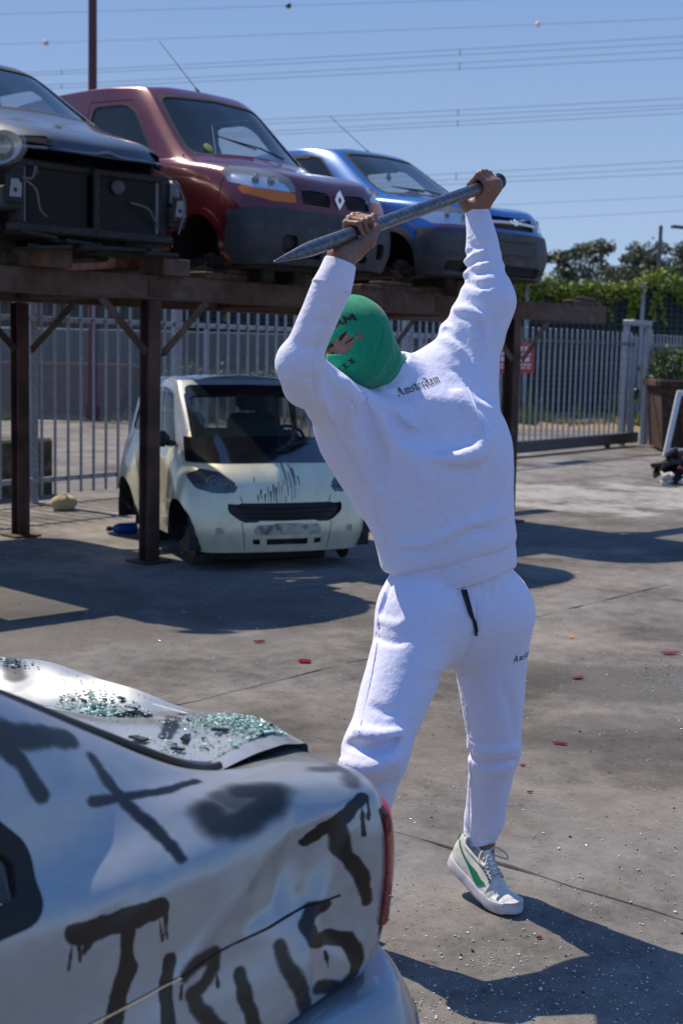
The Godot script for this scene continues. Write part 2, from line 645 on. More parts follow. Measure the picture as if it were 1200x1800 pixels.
	# lamp posts
	var lp := thing("lamp_post", "tall dark red lamp post rising behind the red van", "lamp post", Vector3(-5.69, -0.03, -31.0))
	var pg := Geo.new()
	pg.lathe([[0.16, 0.0], [0.16, 0.35], [0.115, 0.4], [0.105, 4.0], [0.09, 11.5], [0.0, 11.52]], 14)
	obj("pole", pg, M.maroon, lp)
	var bg := Geo.new()
	bg.box(Vector3(0, 0.06, 0), Vector3(0.42, 0.03, 0.42), 0.005)
	obj("base_plate", bg, M.galv_dark, lp)
	var hg := Geo.new()
	hg.box(Vector3(0.35, 11.5, 0), Vector3(0.9, 0.12, 0.28), 0.04)
	obj("lamp_head", hg, M.galv_dark, lp)
	var sl := thing("street_lamp", "slim grey street lamp with flat head above the ivy fence", "street lamp", Vector3(10.12, -0.03, -45.0))
	pg = Geo.new()
	pg.lathe([[0.1, 0.0], [0.085, 1.2], [0.06, 6.0], [0.0, 6.02]], 10)
	obj("pole", pg, M.galv_dark, sl)
	hg = Geo.new()
	hg.box(Vector3(0.2, 5.98, 0), Vector3(0.7, 0.09, 0.26), 0.03, Transform3D(Basis(Vector3(0, 0, 1), -0.08), Vector3(0.0, 0.02, 0)))
	obj("lamp_head", hg, M.black, sl)
	# ivy fence: tall screened mesh fence behind the gate
	var f := thing("screened_fence", "tall mesh fence with dark green screening behind the sliding gate", "fence", Vector3(0, -0.03, -36.0), 0.0)
	f.scale = Vector3(1, 0.9, 1)
	var screen := tri_mat(ramp_tex(52, 0.02, [[0.0, [0.006, 0.012, 0.013]], [0.5, [0.012, 0.024, 0.026]], [1.0, [0.025, 0.042, 0.043]]]), 0.6, 0.8)
	for k in 9:
		var sg2 := Geo.new()
		var x0 := -8.0 + k * 3.0
		var rows := []
		for r in 9:
			var row := PackedVector3Array()
			for c in 9:
				row.append(Vector3(x0 + 3.0 * c / 8.0, 0.15 + 3.85 * r / 8.0, -0.06 + rng.randf_range(-0.02, 0.02)))
			rows.append(row)
		sg2.grid(rows)
		obj("screen_panel", sg2, screen, f)
		var pgeo := Geo.new()
		pgeo.box(Vector3(x0 + 0.7, 2.05, 0.07), Vector3(0.12, 4.1, 0.08), 0.01)
		obj("post", pgeo, M.galv, f)
	var wire := Geo.new()
	for k in 26:
		wire.box(Vector3(5.5, 0.15 + k * 0.16, 0.0), Vector3(27, 0.012, 0.012))
	for k in 170:
		wire.box(Vector3(-8 + k * 0.16, 2.1, 0.014), Vector3(0.010, 4.0, 0.010))
	var wo := obj("wire_mesh", wire, mat(0.10, 0.15, 0.16, 0.5, 0.2), f)
	wo.set_meta("kind", "stuff")
	# ivy over its top, with hanging strands
	var iv := Geo.new()
	for k in 900:
		var x := rng.randf_range(-8.0, 19.0)
		var top := 4.05 + 0.18 * sin(x * 1.7) + 0.12 * sin(x * 4.1)
		leaf_cloud(iv, Vector3(x, top + rng.randf_range(-0.35, 0.15), 0.05 + rng.randf_range(-0.2, 0.25)), Vector3(0.26, 0.13, 0.2), 20, 0.055, 0.2)
	for k in 150:
		var x := rng.randf_range(-8.0, 19.0)
		var len := rng.randf_range(0.3, 1.25) * (0.5 + 0.5 * sin(x * 0.9 + 1.0) ** 2)
		var dx := rng.randf_range(-0.3, 0.3)
		for q in int(len * 16):
			var u := q / (len * 16)
			leaf_cloud(iv, Vector3(x + dx * u, 3.9 - len * u, 0.18 + 0.06 * sin(u * 9)), Vector3(0.10, 0.08, 0.06) * (1.2 - u * 0.7), 4, 0.06, 0.2)
	for k in 10:
		var x := rng.randf_range(7.0, 19.0)
		leaf_cloud(iv, Vector3(x, 4.15 + rng.randf_range(0.0, 0.25), 0), Vector3(0.12, 0.35, 0.12), 24, 0.07, 0.1)
	var ivo := obj("ivy", iv, leaf_mat(0.20, 0.26, 0.030))
	ivo.position = Vector3(0, -0.03, -36.0)
	ivo.scale = Vector3(1, 0.895, 1)
	tag(ivo, "bright green ivy draped over the top of the screened fence", "ivy")
	ivo.set_meta("kind", "stuff")
	# dry verge with weeds in front of it
	var vg := Geo.new()
	var rows2 := []
	for r in 7:
		var row := PackedVector3Array()
		for c in 60:
			row.append(Vector3(-9 + c * 0.48, 0.02 + 0.22 * (r / 6.0) + rng.randf_range(0, 0.09) * (1 if r > 0 else 0), -31.6 - r * 0.75))
		rows2.append(row)
	vg.grid(rows2)
	var ver := obj("dry_verge", vg, tri_mat(ramp_tex(53, 0.03, [[0.0, [0.10, 0.075, 0.04]], [0.5, [0.24, 0.18, 0.10]], [1.0, [0.38, 0.30, 0.18]]]), 0.8, 0.95, 0.0, null, 0.0, true))
	ver.position.y = -0.03
	ver.set_meta("kind", "structure")
	var weeds := Geo.new()
	for k in 2600:
		var x := rng.randf_range(-8.5, 18.0)
		var z := -32.4 - absf(rng.randfn()) * 1.3
		if z < -35.8:
			continue
		var hh := rng.randf_range(0.15, 0.6) * (0.55 + 0.6 * sin(x * 1.1) ** 2) * (1.9 if z < -34.0 else 0.8)
		for q in 3:
			var a := rng.randf() * TAU
			var d := Vector3(cos(a), 0, sin(a))
			var lean := Vector3(rng.randf_range(-0.4, 0.4), 0, rng.randf_range(-0.4, 0.4)) * hh
			var b := Vector3(x, 0.0, z) + Vector3(rng.randf_range(-0.1, 0.1), 0, rng.randf_range(-0.1, 0.1))
			var i := weeds.p(b - d * 0.035)
			weeds.p(b + d * 0.035)
			weeds.p(b + Vector3(0, hh * 1.0, 0) + lean)
			weeds.tri(i, i + 1, i + 2)
	var wd := obj("weeds", weeds, leaf_mat(0.12, 0.145, 0.04))
	tag(wd, "tall green and straw weeds along the foot of the screened fence", "weeds")
	wd.set_meta("kind", "stuff")
	# green wall and rust red skip on the left, beyond the road
	var cont := thing("container", "grey green ribbed steel container beyond the chain link fence", "container", Vector3(-8.2, -0.03, -34.5))
	var cg := Geo.new()
	cg.box(Vector3(0, 1.45, -1.25), Vector3(8.0, 2.9, 2.4), 0.02)
	obj("shell", cg, mat(0.055, 0.075, 0.072, 0.7), cont)
	for k in 26:
		var rg := Geo.new()
		rg.prism(PackedVector2Array([Vector2(-0.08, 0), Vector2(0.08, 0), Vector2(0.045, 0.05), Vector2(-0.045, 0.05)]), 0.12, 2.78, Transform3D(Basis(Vector3(1, 0, 0), Vector3(0, 0, 1), Vector3(0, 1, 0)), Vector3(-3.85 + k * 0.305, 0, -0.052)))
		obj("rib", rg, mat(0.06, 0.082, 0.078, 0.7), cont)
	var rail := Geo.new()
	rail.box(Vector3(0, 2.84, 0.03), Vector3(8.02, 0.12, 0.08), 0.01)
	obj("top_rail", rail, mat(0.16, 0.06, 0.04, 0.8), cont)
	var sk := thing("waste_skip", "long rust red steel skip in front of the green container", "skip", Vector3(-8.0, -0.03, -32.9))
	var sg3 := Geo.new()
	var o := PackedVector2Array([Vector2(-2.6, 0.1), Vector2(2.6, 0.1), Vector2(3.1, 1.25), Vector2(-3.1, 1.25)])
	sg3.prism(o, -0.7, 0.7)
	obj("body", sg3, tri_mat(ramp_tex(54, 0.02, [[0.0, [0.05, 0.016, 0.012]], [0.5, [0.12, 0.035, 0.026]], [1.0, [0.2, 0.09, 0.06]]]), 0.6, 0.8), sk)
	for k in 7:
		var rb := Geo.new()
		rb.box(Vector3(-2.4 + k * 0.8, 0.68, 0.74), Vector3(0.09, 1.1, 0.09), 0.01)
		obj("rib", rb, mat(0.10, 0.03, 0.024, 0.8), sk)
	var rim := Geo.new()
	rim.box(Vector3(0, 1.27, 0.72), Vector3(6.3, 0.1, 0.12), 0.015)
	obj("rim", rim, mat(0.13, 0.045, 0.03, 0.8), sk)
	# chain link fence along the far side of the road
	var cl := thing("chain_link_fence", "chain link fence along the far side of the road", "fence", Vector3(-11.0, -0.03, -30.2), 0.14)
	var cw := Geo.new()
	var wd2 := 0.0042
	for k in 330:
		for sgn in [-1.0, 1.0]:
			var x0: float = -2.2 + k * 0.046
			var a := Vector3(x0, 0.06, 0)
			var b := Vector3(x0 + sgn * 2.0, 2.06, 0)
			var nrm := Vector3(-(b - a).y, (b - a).x, 0).normalized() * wd2
			cw.quad(a - nrm, a + nrm, b + nrm, b - nrm)
	var cwo := obj("wire_mesh", cw, mat(0.24, 0.25, 0.26, 0.5, 0.3), cl)
	cwo.set_meta("kind", "stuff")
	for k in 6:
		var pp := Geo.new()
		pp.lathe([[0.035, 0], [0.035, 2.15], [0.0, 2.17]], 8)
		var po := obj("post", pp, M.galv, cl)
		po.position.x = 0.4 + k * 2.5
	var tr2 := Geo.new()
	tr2.tube(PackedVector3Array([Vector3(-2.2, 2.08, 0), Vector3(13.2, 2.08, 0)]), 0.018, 6)
	obj("top_wire", tr2, M.galv, cl)
	# grass fringe along it and yellow line on the road
	var fr := Geo.new()
	for k in 1500:
		var x := rng.randf_range(-13.0, 2.0)
		var dens := 0.5 + 0.5 * sin(x * 1.3 + 0.5)
		if rng.randf() > dens:
			continue
		var z := -30.6 - 0.14 * (x + 11) + rng.randf_range(-0.5, 0.4)
		var hh := rng.randf_range(0.06, 0.3) + (0.5 * rng.randf() if x > -4.5 and z < -31.0 else 0.0)
		for q in 3:
			var a := rng.randf() * TAU
			var d := Vector3(cos(a), 0, sin(a)) * 0.03
			var b := Vector3(x + rng.randf_range(-0.1, 0.1), -0.03, z)
			var i := fr.p(b - d)
			fr.p(b + d)
			fr.p(b + Vector3(rng.randf_range(-0.15, 0.15), hh, rng.randf_range(-0.1, 0.1)))
			fr.tri(i, i + 1, i + 2)
	var fro := obj("grass_fringe", fr, leaf_mat(0.13, 0.15, 0.04))
	tag(fro, "patchy grass along the foot of the chain link fence", "grass")
	fro.set_meta("kind", "stuff")
	var yl := Geo.new()
	yl.box(Vector3(0, 0, 0), Vector3(9.0, 0.002, 0.09))
	var ylo := obj("road_line", yl, tri_mat(ramp_tex(55, 0.03, [[0.0, [0.2, 0.19, 0.15]], [0.45, [0.42, 0.33, 0.13]], [1.0, [0.5, 0.38, 0.1]]]), 1.0, 0.9))
	ylo.position = Vector3(-3.64, -0.025, -20.7)
	ylo.rotation.y = -atan2(1.68, 1.307)
	ylo.set_meta("kind", "structure")
	# bushes behind the chain link fence, seen above the small car
	var bushes := [[-3.6, -33.2, 1.3, "low yellow green bush seen behind the fence post left of the small car"], [-1.6, -33.6, 1.15, "yellow green bush above the roof of the small white car"], [0.6, -33.9, 1.5, "leafy bush behind the fence left of the man's head"], [2.0, -34.3, 1.9, "tall leafy bush behind the fence right of the man's head"]]
	for b in bushes:
		var t := thing("bush", b[3], "bush", Vector3(b[0], -0.03, b[1]), 0.0, "bushes beyond the road")
		var st := Geo.new()
		for q in 6:
			var an := TAU * q / 6.0
			st.tube(PackedVector3Array([Vector3(0, 0, 0), Vector3(cos(an) * 0.4, b[2] * 0.6, sin(an) * 0.25)]), [0.025, 0.008], 5)
		obj("stems", st, bark, t)
		var cr := Geo.new()
		for q in 22:
			leaf_cloud(cr, Vector3(rng.randfn() * 0.55, b[2] * rng.randf_range(0.25, 0.95), rng.randfn() * 0.25), Vector3(0.32, 0.26, 0.26), 70, 0.07, 0.2)
		obj("crown", cr, leaf_mat(0.12, 0.15, 0.035), t)

# ------------------------------------------------------------------ palisade fence, gate, rack
func build_fences() -> void:
	var turn := atan2(0.808, 0.589)
	var at := Vector3(-3.2, 0, -14.3)
	var bar_mesh := Geo.new()
	bar_mesh.box(Vector3(0, 1.12, 0), Vector3(0.026, 2.06, 0.026), 0.004)
	var bm := bar_mesh.mesh()
	var fence := thing("palisade_fence", "grey steel bar fence running behind the car rack", "fence", at, turn)
	var gate := thing("sliding_gate", "grey steel sliding gate with dark bottom beam, right of the man", "gate", at, turn)
	var end := thing("palisade_fence", "short run of grey bar fence right of the gate portal", "fence", at, turn)
	for q in [[fence, -3.0, 8.85, 0.185], [gate, 9.2, 15.0, 0.205], [end, 15.55, 20.0, 0.17]]:
		var o: Node3D = q[0]
		var x: float = q[1] + 0.1
		while x < q[2] - 0.05:
			var b := obj("bar", bm, M.galv, o)
			b.position = Vector3(x, 0.0 if o != gate else 0.14, 0)
			if o == gate:
				b.scale.y = 0.935
			x += q[3]
		for y in ([0.25, 1.94] if o != gate else [1.94]):
			var r := Geo.new()
			r.box(Vector3((q[1] + q[2]) * 0.5, y, -0.033), Vector3(q[2] - q[1], 0.055, 0.04), 0.006)
			obj("rail", r, M.galv if o != gate else M.galv_dark, o)
	for x in [0.02, 2.22, 7.08, 8.95]:
		var p := Geo.new()
		p.box(Vector3(x, 1.12, -0.105), Vector3(0.1, 2.25, 0.1), 0.008)
		p.box(Vector3(x, 0.006, -0.105), Vector3(0.2, 0.012, 0.2))
		obj("post", p, M.galv, fence)
	for x in [15.7, 19.0]:
		var p := Geo.new()
		p.box(Vector3(x, 1.12, -0.105), Vector3(0.08, 2.25, 0.1), 0.008)
		obj("post", p, M.galv, end)
	var bb := Geo.new()
	bb.box(Vector3(12.05, 0.165, -0.01), Vector3(5.95, 0.2, 0.14), 0.012)
	obj("bottom_beam", bb, M.galv_dark, gate)
	for x in [10.2, 13.8]:
		var wheel := Geo.new()
		wheel.lathe([[0.02, -0.03], [0.075, -0.03], [0.075, 0.03], [0.02, 0.03]], 14, Transform3D(Basis(Vector3.RIGHT, PI / 2), Vector3(x, 0.078, -0.01)))
		obj("roller", wheel, M.galv_dark, gate)
	for x in [14.86, 9.16]:
		var st := Geo.new()
		st.box(Vector3(x, 1.17, -0.03), Vector3(0.09, 1.86, 0.09), 0.008)
		obj("stile", st, M.galv, gate)
	var lock := Geo.new()
	lock.box(Vector3(14.86, 1.0, 0.05), Vector3(0.14, 0.2, 0.07), 0.015)
	lock.tube(PackedVector3Array([Vector3(14.86, 1.05, 0.09), Vector3(14.86, 1.05, 0.15), Vector3(14.76, 1.05, 0.15)]), 0.014, 6)
	obj("lock", lock, mat(0.08, 0.08, 0.085, 0.4, 0.6), gate)
	var portal := thing("gate_portal", "pale grey steel portal post at the closing end of the gate", "gate post", at, turn)
	for x in [14.72, 15.42]:
		var p := Geo.new()
		p.box(Vector3(x, 1.15, -0.14 if x < 15 else -0.02), Vector3(0.10, 2.3, 0.1), 0.01)
		obj("leg", p, M.galv, portal)
	var lint := Geo.new()
	lint.box(Vector3(15.07, 2.35, -0.08), Vector3(0.84, 0.1, 0.24), 0.01)
	obj("lintel", lint, M.galv, portal)
	# red notice on the gate
	var s := thing("warning_sign", "red notice with white lines of text on the gate bars", "sign", at, turn)
	var sp := Geo.new()
	sp.box(Vector3(10.16, 1.64, 0.024), Vector3(1.2, 0.5, 0.006), 0.001)
	obj("plate", sp, mat(0.42, 0.03, 0.035, 0.45), s)
	var y := 1.83
	for row in [[0.1, 4], [0.05, 6], [0.1, 3], [0.04, 7], [0.035, 6]]:
		var x0 := 9.62
		for k in row[1]:
			var w: float = 1.06 / row[1] * rng.randf_range(0.65, 0.88)
			var g := Geo.new()
			g.box(Vector3(x0 + w * 0.5, y - row[0] * 0.4, 0.0285), Vector3(w, row[0] * 0.72, 0.003))
			obj("text_block", g, mat(0.7, 0.62, 0.62, 0.6), s)
			x0 += 1.06 / row[1]
		y -= row[0] + 0.012

func build_rack() -> void:
	var r := thing("car_rack", "rusty brown steel car rack on posts carrying three scrap cars", "car rack", Vector3(-1.49, 0, -10.53), PI / 4)
	for q in [["front_beam", 0.0, -6.5, 5.95], ["rear_beam", -1.85, -6.5, 5.6]]:
		var z: float = q[1]
		var segs := [-6.5, -3.1, 0.02, 3.3, q[3]]
		for k in segs.size() - 1:
			var g := Geo.new()
			var a: float = segs[k] + 0.002
			var b: float = segs[k + 1] - 0.002
			var c := (a + b) * 0.5
			g.box(Vector3(c, 2.115, z + 0.07), Vector3(b - a, 0.146, 0.012), 0.002)
			g.box(Vector3(c, 2.195, z), Vector3(b - a, 0.014, 0.155), 0.002)
			g.box(Vector3(c, 2.035, z), Vector3(b - a, 0.014, 0.155), 0.002)
			obj(q[0], g, M.rust, r)
		for x in [-3.1, 0.02, 3.3]:
			var pl := Geo.new()
			pl.box(Vector3(x, 2.115, z + 0.081), Vector3(0.2, 0.14, 0.008), 0.002)
			obj("splice_plate", pl, M.rust_post, r)
	for x in [-4.46, 0.0, 4.46]:
		for z in [0.0, -1.85]:
			var g := Geo.new()
			g.box(Vector3(x, 1.02, z + 0.055), Vector3(0.112, 2.0, 0.012), 0.002)
			g.box(Vector3(x, 1.02, z - 0.055), Vector3(0.112, 2.0, 0.012), 0.002)
			g.box(Vector3(x, 1.02, z), Vector3(0.012, 2.0, 0.098))
			obj("post", g, M.rust_post, r)
			var bp := Geo.new()
			bp.box(Vector3(x, 0.011, z), Vector3(0.26, 0.016, 0.26), 0.003)
			obj("foot_plate", bp, M.rust_post, r)
			for s in [-1.0, 1.0]:
				var br := Geo.new()
				var a := Vector3(x + s * 0.08, 1.62, z + 0.03)
				var b := Vector3(x + s * 0.5, 2.027, z + 0.03)
				var d := (b - a).normalized()
				var t := Transform3D(Basis(d, Vector3(-d.y, d.x, 0) * 1.0, Vector3(0, 0, 1)), (a + b) * 0.5)
				br.box(Vector3(0, 0, 0.03), Vector3((b - a).length(), 0.06, 0.007), 0.001, t)
				br.box(Vector3(0, -0.027, 0), Vector3((b - a).length(), 0.007, 0.06), 0.001, t)
				obj("brace", br, M.rust, r)
	for x in [-4.46, -2.2, 0.0, 2.2, 4.46]:
		var g := Geo.new()
		g.box(Vector3(x, 2.11, -0.925), Vector3(0.1, 0.12, 1.69), 0.004)
		obj("cross_beam", g, M.rust_post, r)
	# packing pieces lying on the beams under the cars
	var packs := [[0.12, 0.02, 0.26, 0.13, 0.3, "rusty steel box on the front beam above the second post"], [-0.98, 0.0, 0.34, 0.14, 0.34, "rusty box between the front beam and the dark wreck"], [3.55, 0.0, 0.2, 0.15, 0.2, "square rusty packer on the beam under the blue hatchback"], [1.5, 0.0, 0.22, 0.12, 0.22, "rusty packer on the beam under the red van"], [5.6, 0.0, 0.55, 0.05, 0.12, "loose flat steel offcut on the free end of the rack"],
		[-1.6, -0.1, 0.9, 0.07, 0.2, "timber plank lying on the beam under the dark wreck"], [0.85, -0.05, 0.8, 0.06, 0.18, "dark timber plank on the beam under the red van"], [2.7, -0.1, 0.7, 0.06, 0.2, "dark timber plank between the red van and the blue hatchback"]]
	for p in packs:
		var g := Geo.new()
		g.box(Vector3(0, p[3] * 0.5, 0), Vector3(p[2], p[3], p[4]), 0.008)
		if p[3] < 0.1:
			g.box(Vector3(p[2] * 0.1, p[3] + 0.02, 0.01), Vector3(p[2] * 0.6, 0.035, p[4] * 0.8), 0.006, Transform3D(Basis(Vector3.UP, 0.12), Vector3.ZERO))
		var o := one("packing_block", g, M.rust if p[3] > 0.1 else M.timber, p[5], "packing block", Vector3.ZERO, 0.0)
		o.transform = Transform3D(Basis(Vector3.UP, PI / 4 + rng.randf_range(-0.15, 0.15)), Vector3(-1.49, 0, -10.53) + Basis(Vector3.UP, PI / 4) * Vector3(p[0], 2.203, p[1]))

func build_yard_things() -> void:
	# concrete block behind the bars
	var g := Geo.new()
	g.box(Vector3(0, 0.33, 0), Vector3(1.9, 0.66, 0.55), 0.03)
	for x in [-0.6, 0.1, 0.7]:
		g.box(Vector3(x, 0.33, 0.276), Vector3(0.02, 0.6, 0.01))
	var cb := thing("concrete_block", "weathered concrete barrier block behind the fence bars", "concrete block", Vector3(-3.75, -0.03, -14.55), atan2(0.808, 0.589))
	cb.position += Vector3(-0.28, 0, -0.2)
	obj("body", g, M.block, cb)
	var lug := Geo.new()
	var lp := PackedVector3Array()
	for k in 9:
		var a := PI * k / 8.0
		lp.append(Vector3(cos(a) * 0.07, 0.65 + sin(a) * 0.12, 0))
	lug.tube(lp, 0.01, 6)
	var lo := obj("lifting_loop", lug, M.rust_post, cb)
	lo.position.x = -0.35
	# cream foam lump
	g = Geo.new()
	var rows := []
	for r in 11:
		var row := PackedVector3Array()
		for c in 18:
			var la := PI * (r / 10.0 - 0.5)
			var lo2 := -TAU * c / 18.0
			var w := 1.0 + 0.16 * sin(lo2 * 3 + 1) * cos(la) + 0.1 * sin(lo2 * 5 + r)
			row.append(Vector3(cos(lo2) * cos(la) * 0.13 * w, maxf(0.07 + sin(la) * 0.085 * w, 0.0), sin(lo2) * cos(la) * 0.09 * w))
		rows.append(row)
	g.grid(rows, true)
	one("foam_lump", g, tri_mat(ramp_tex(61, 0.015, [[0.0, [0.25, 0.2, 0.1]], [0.5, [0.5, 0.42, 0.24]], [1.0, [0.7, 0.62, 0.42]]]), 6.0, 0.9), "cream yellow foam lump on the ground beside the left rack post", "foam", Vector3(-2.83, 0.001, -13.78), 0.3)
	# blue bottle and a dark rag beside the small car
	var bt := thing("plastic_bottle", "blue plastic bottle lying behind the second rack post", "bottle", Vector3(-1.93, 0.05, -12.15), 0.5)
	g = Geo.new()
	g.lathe([[0.0, -0.1], [0.042, -0.1], [0.048, -0.09], [0.048, 0.06], [0.04, 0.09], [0.018, 0.12], [0.018, 0.15]], 16, Transform3D(Basis(Vector3(0, 0, 1), PI / 2), Vector3.ZERO))
	obj("body", g, mat(0.02, 0.08, 0.36, 0.35), bt)
	g = Geo.new()
	g.lathe([[0.022, 0.14], [0.022, 0.175], [0.0, 0.175]], 12, Transform3D(Basis(Vector3(0, 0, 1), PI / 2), Vector3.ZERO))
	obj("cap", g, M.black, bt)
	# rusty bin on the right with a white frame leaning and a heap of scrap before it
	var sk := thing("scrap_skip", "dark brown rusty skip with sloped side at the right edge", "skip", Vector3(7.2, 0, -25.2), -0.08)
	g = Geo.new()
	var rust := tri_mat(ramp_tex(62, 0.015, [[0.0, [0.02, 0.010, 0.008]], [0.5, [0.045, 0.020, 0.015]], [1.0, [0.11, 0.05, 0.03]]]), 0.8, 0.8)
	g.prism(PackedVector2Array([Vector2(-1.42, 0.05), Vector2(1.6, 0.05), Vector2(1.8, 1.2), Vector2(-1.5, 1.2)]), -0.9, 0.9)
	obj("body", g, rust, sk)
	g = Geo.new()
	g.box(Vector3(0.15, 1.24, 0.9), Vector3(3.4, 0.12, 0.12), 0.015)
	g.box(Vector3(0.15, 1.24, -0.9), Vector3(3.4, 0.12, 0.12), 0.015)
	g.box(Vector3(-1.53, 1.24, 0), Vector3(0.12, 0.12, 1.7), 0.015)
	obj("rim", g, rust, sk)
	for q in [[-1.0, 0.35], [-0.2, -0.12], [0.7, 0.3]]:
		g = Geo.new()
		g.box(Vector3(q[0], 0.62, 0.94), Vector3(0.1, 1.15, 0.07), 0.01, Transform3D(Basis(Vector3(0, 0, 1), q[1] * 0.4), Vector3.ZERO))
		obj("rib", g, rust, sk)
	g = Geo.new()
	for k in 40:
		leaf_cloud(g, Vector3(rng.randf_range(-1.2, 1.2), rng.randf_range(1.2, 1.75), rng.randf_range(-0.4, 0.4)), Vector3(0.3, 0.28, 0.25), 60, 0.06, 0.2)
	var bsh := thing("bush", "green weeds growing up behind the rusty skip at right", "bush", Vector3(7.2, 0, -26.9))
	obj("crown", g, leaf_mat(0.10, 0.14, 0.035), bsh)
	g = Geo.new()
	for k in 9:
		var x := rng.randf_range(-1.1, 1.1)
		g.tube(PackedVector3Array([Vector3(x, 0, 0), Vector3(x + 0.1, 1.5, 0)]), [0.02, 0.008], 5)
	obj("stems", g, mat(0.06, 0.07, 0.03, 0.9), bsh)
	var wf := thing("white_frame", "white steel trestle frame leaning before the rusty skip", "frame", Vector3(5.75, 0, -23.3), -0.1)
	for q in [[Vector3(-0.26, 0.02, 0.1), Vector3(-0.04, 1.14, -0.12)], [Vector3(1.3, 0.02, 0.1), Vector3(1.2, 1.14, -0.12)], [Vector3(-0.06, 1.1, -0.1), Vector3(1.22, 1.1, -0.1)], [Vector3(-0.2, 0.12, 0.05), Vector3(1.3, 0.12, 0.05)]]:
		g = Geo.new()
		var d: Vector3 = q[1] - q[0]
		var bz := Basis.looking_at(d.normalized(), Vector3(0, 0, 1) if absf(d.normalized().z) < 0.9 else Vector3.UP)
		g.box(Vector3.ZERO, Vector3(0.085, 0.085, d.length()), 0.008, Transform3D(bz, (q[0] + q[1]) * 0.5))
		obj("tube", g, M.white_paint, wf)
	var scraps := [[4.42, -18.35, 0.34, 0.26, 0.5, "dark angular plastic scrap on top of the heap", [0.02, 0.02, 0.024]], [4.75, -18.3, 0.3, 0.2, 0.9, "crumpled dark scrap at the right of the heap", [0.03, 0.028, 0.03]], [4.28, -18.0, 0.14, 0.12, 0.2, "small pale scrap at the left foot of the heap", [0.5, 0.48, 0.46]], [4.55, -17.85, 0.16, 0.1, 1.4, "small blue grey scrap in front of the heap", [0.12, 0.15, 0.25]], [4.7, -17.75, 0.13, 0.09, 2.0, "small red scrap in front of the heap", [0.3, 0.03, 0.03]], [4.68, -18.7, 0.2, 0.14, 0.4, "red scrap behind the dark plastic piece", [0.28, 0.04, 0.04]], [4.8, -17.45, 0.22, 0.12, 0.7, "black scrap nearest in the heap", [0.015, 0.015, 0.017]], [5.0, -18.0, 0.3, 0.16, 0.1, "grey black scrap at the picture edge", [0.05, 0.05, 0.055]], [4.95, -17.2, 0.1, 0.05, 0.4, "tiny black scrap before the heap", [0.012, 0.012, 0.012]]]
	for q in scraps:
		g = Geo.new()
		for k in 7:
			var b := Basis.from_euler(Vector3(rng.randf_range(-0.7, 0.7), rng.randf() * TAU, rng.randf_range(-0.7, 0.7)))
			g.box(Vector3.ZERO, Vector3(q[2] * rng.randf_range(0.7, 1.4), q[3] * 0.2, q[2] * rng.randf_range(0.4, 1.0)), 0.006, Transform3D(b, Vector3(rng.randf_range(-0.3, 0.3) * q[2], q[3] * (0.2 + 0.14 * k), rng.randf_range(-0.3, 0.3) * q[2])))
		var lowest := 9.0
		for v in g.v:
			lowest = minf(lowest, v.y)
		one("scrap_piece", g, mat(q[6][0], q[6][1], q[6][2], 0.45), q[5], "scrap", Vector3(q[0], -lowest + 0.001, q[1]), q[4], "heap of scrap at the right edge")

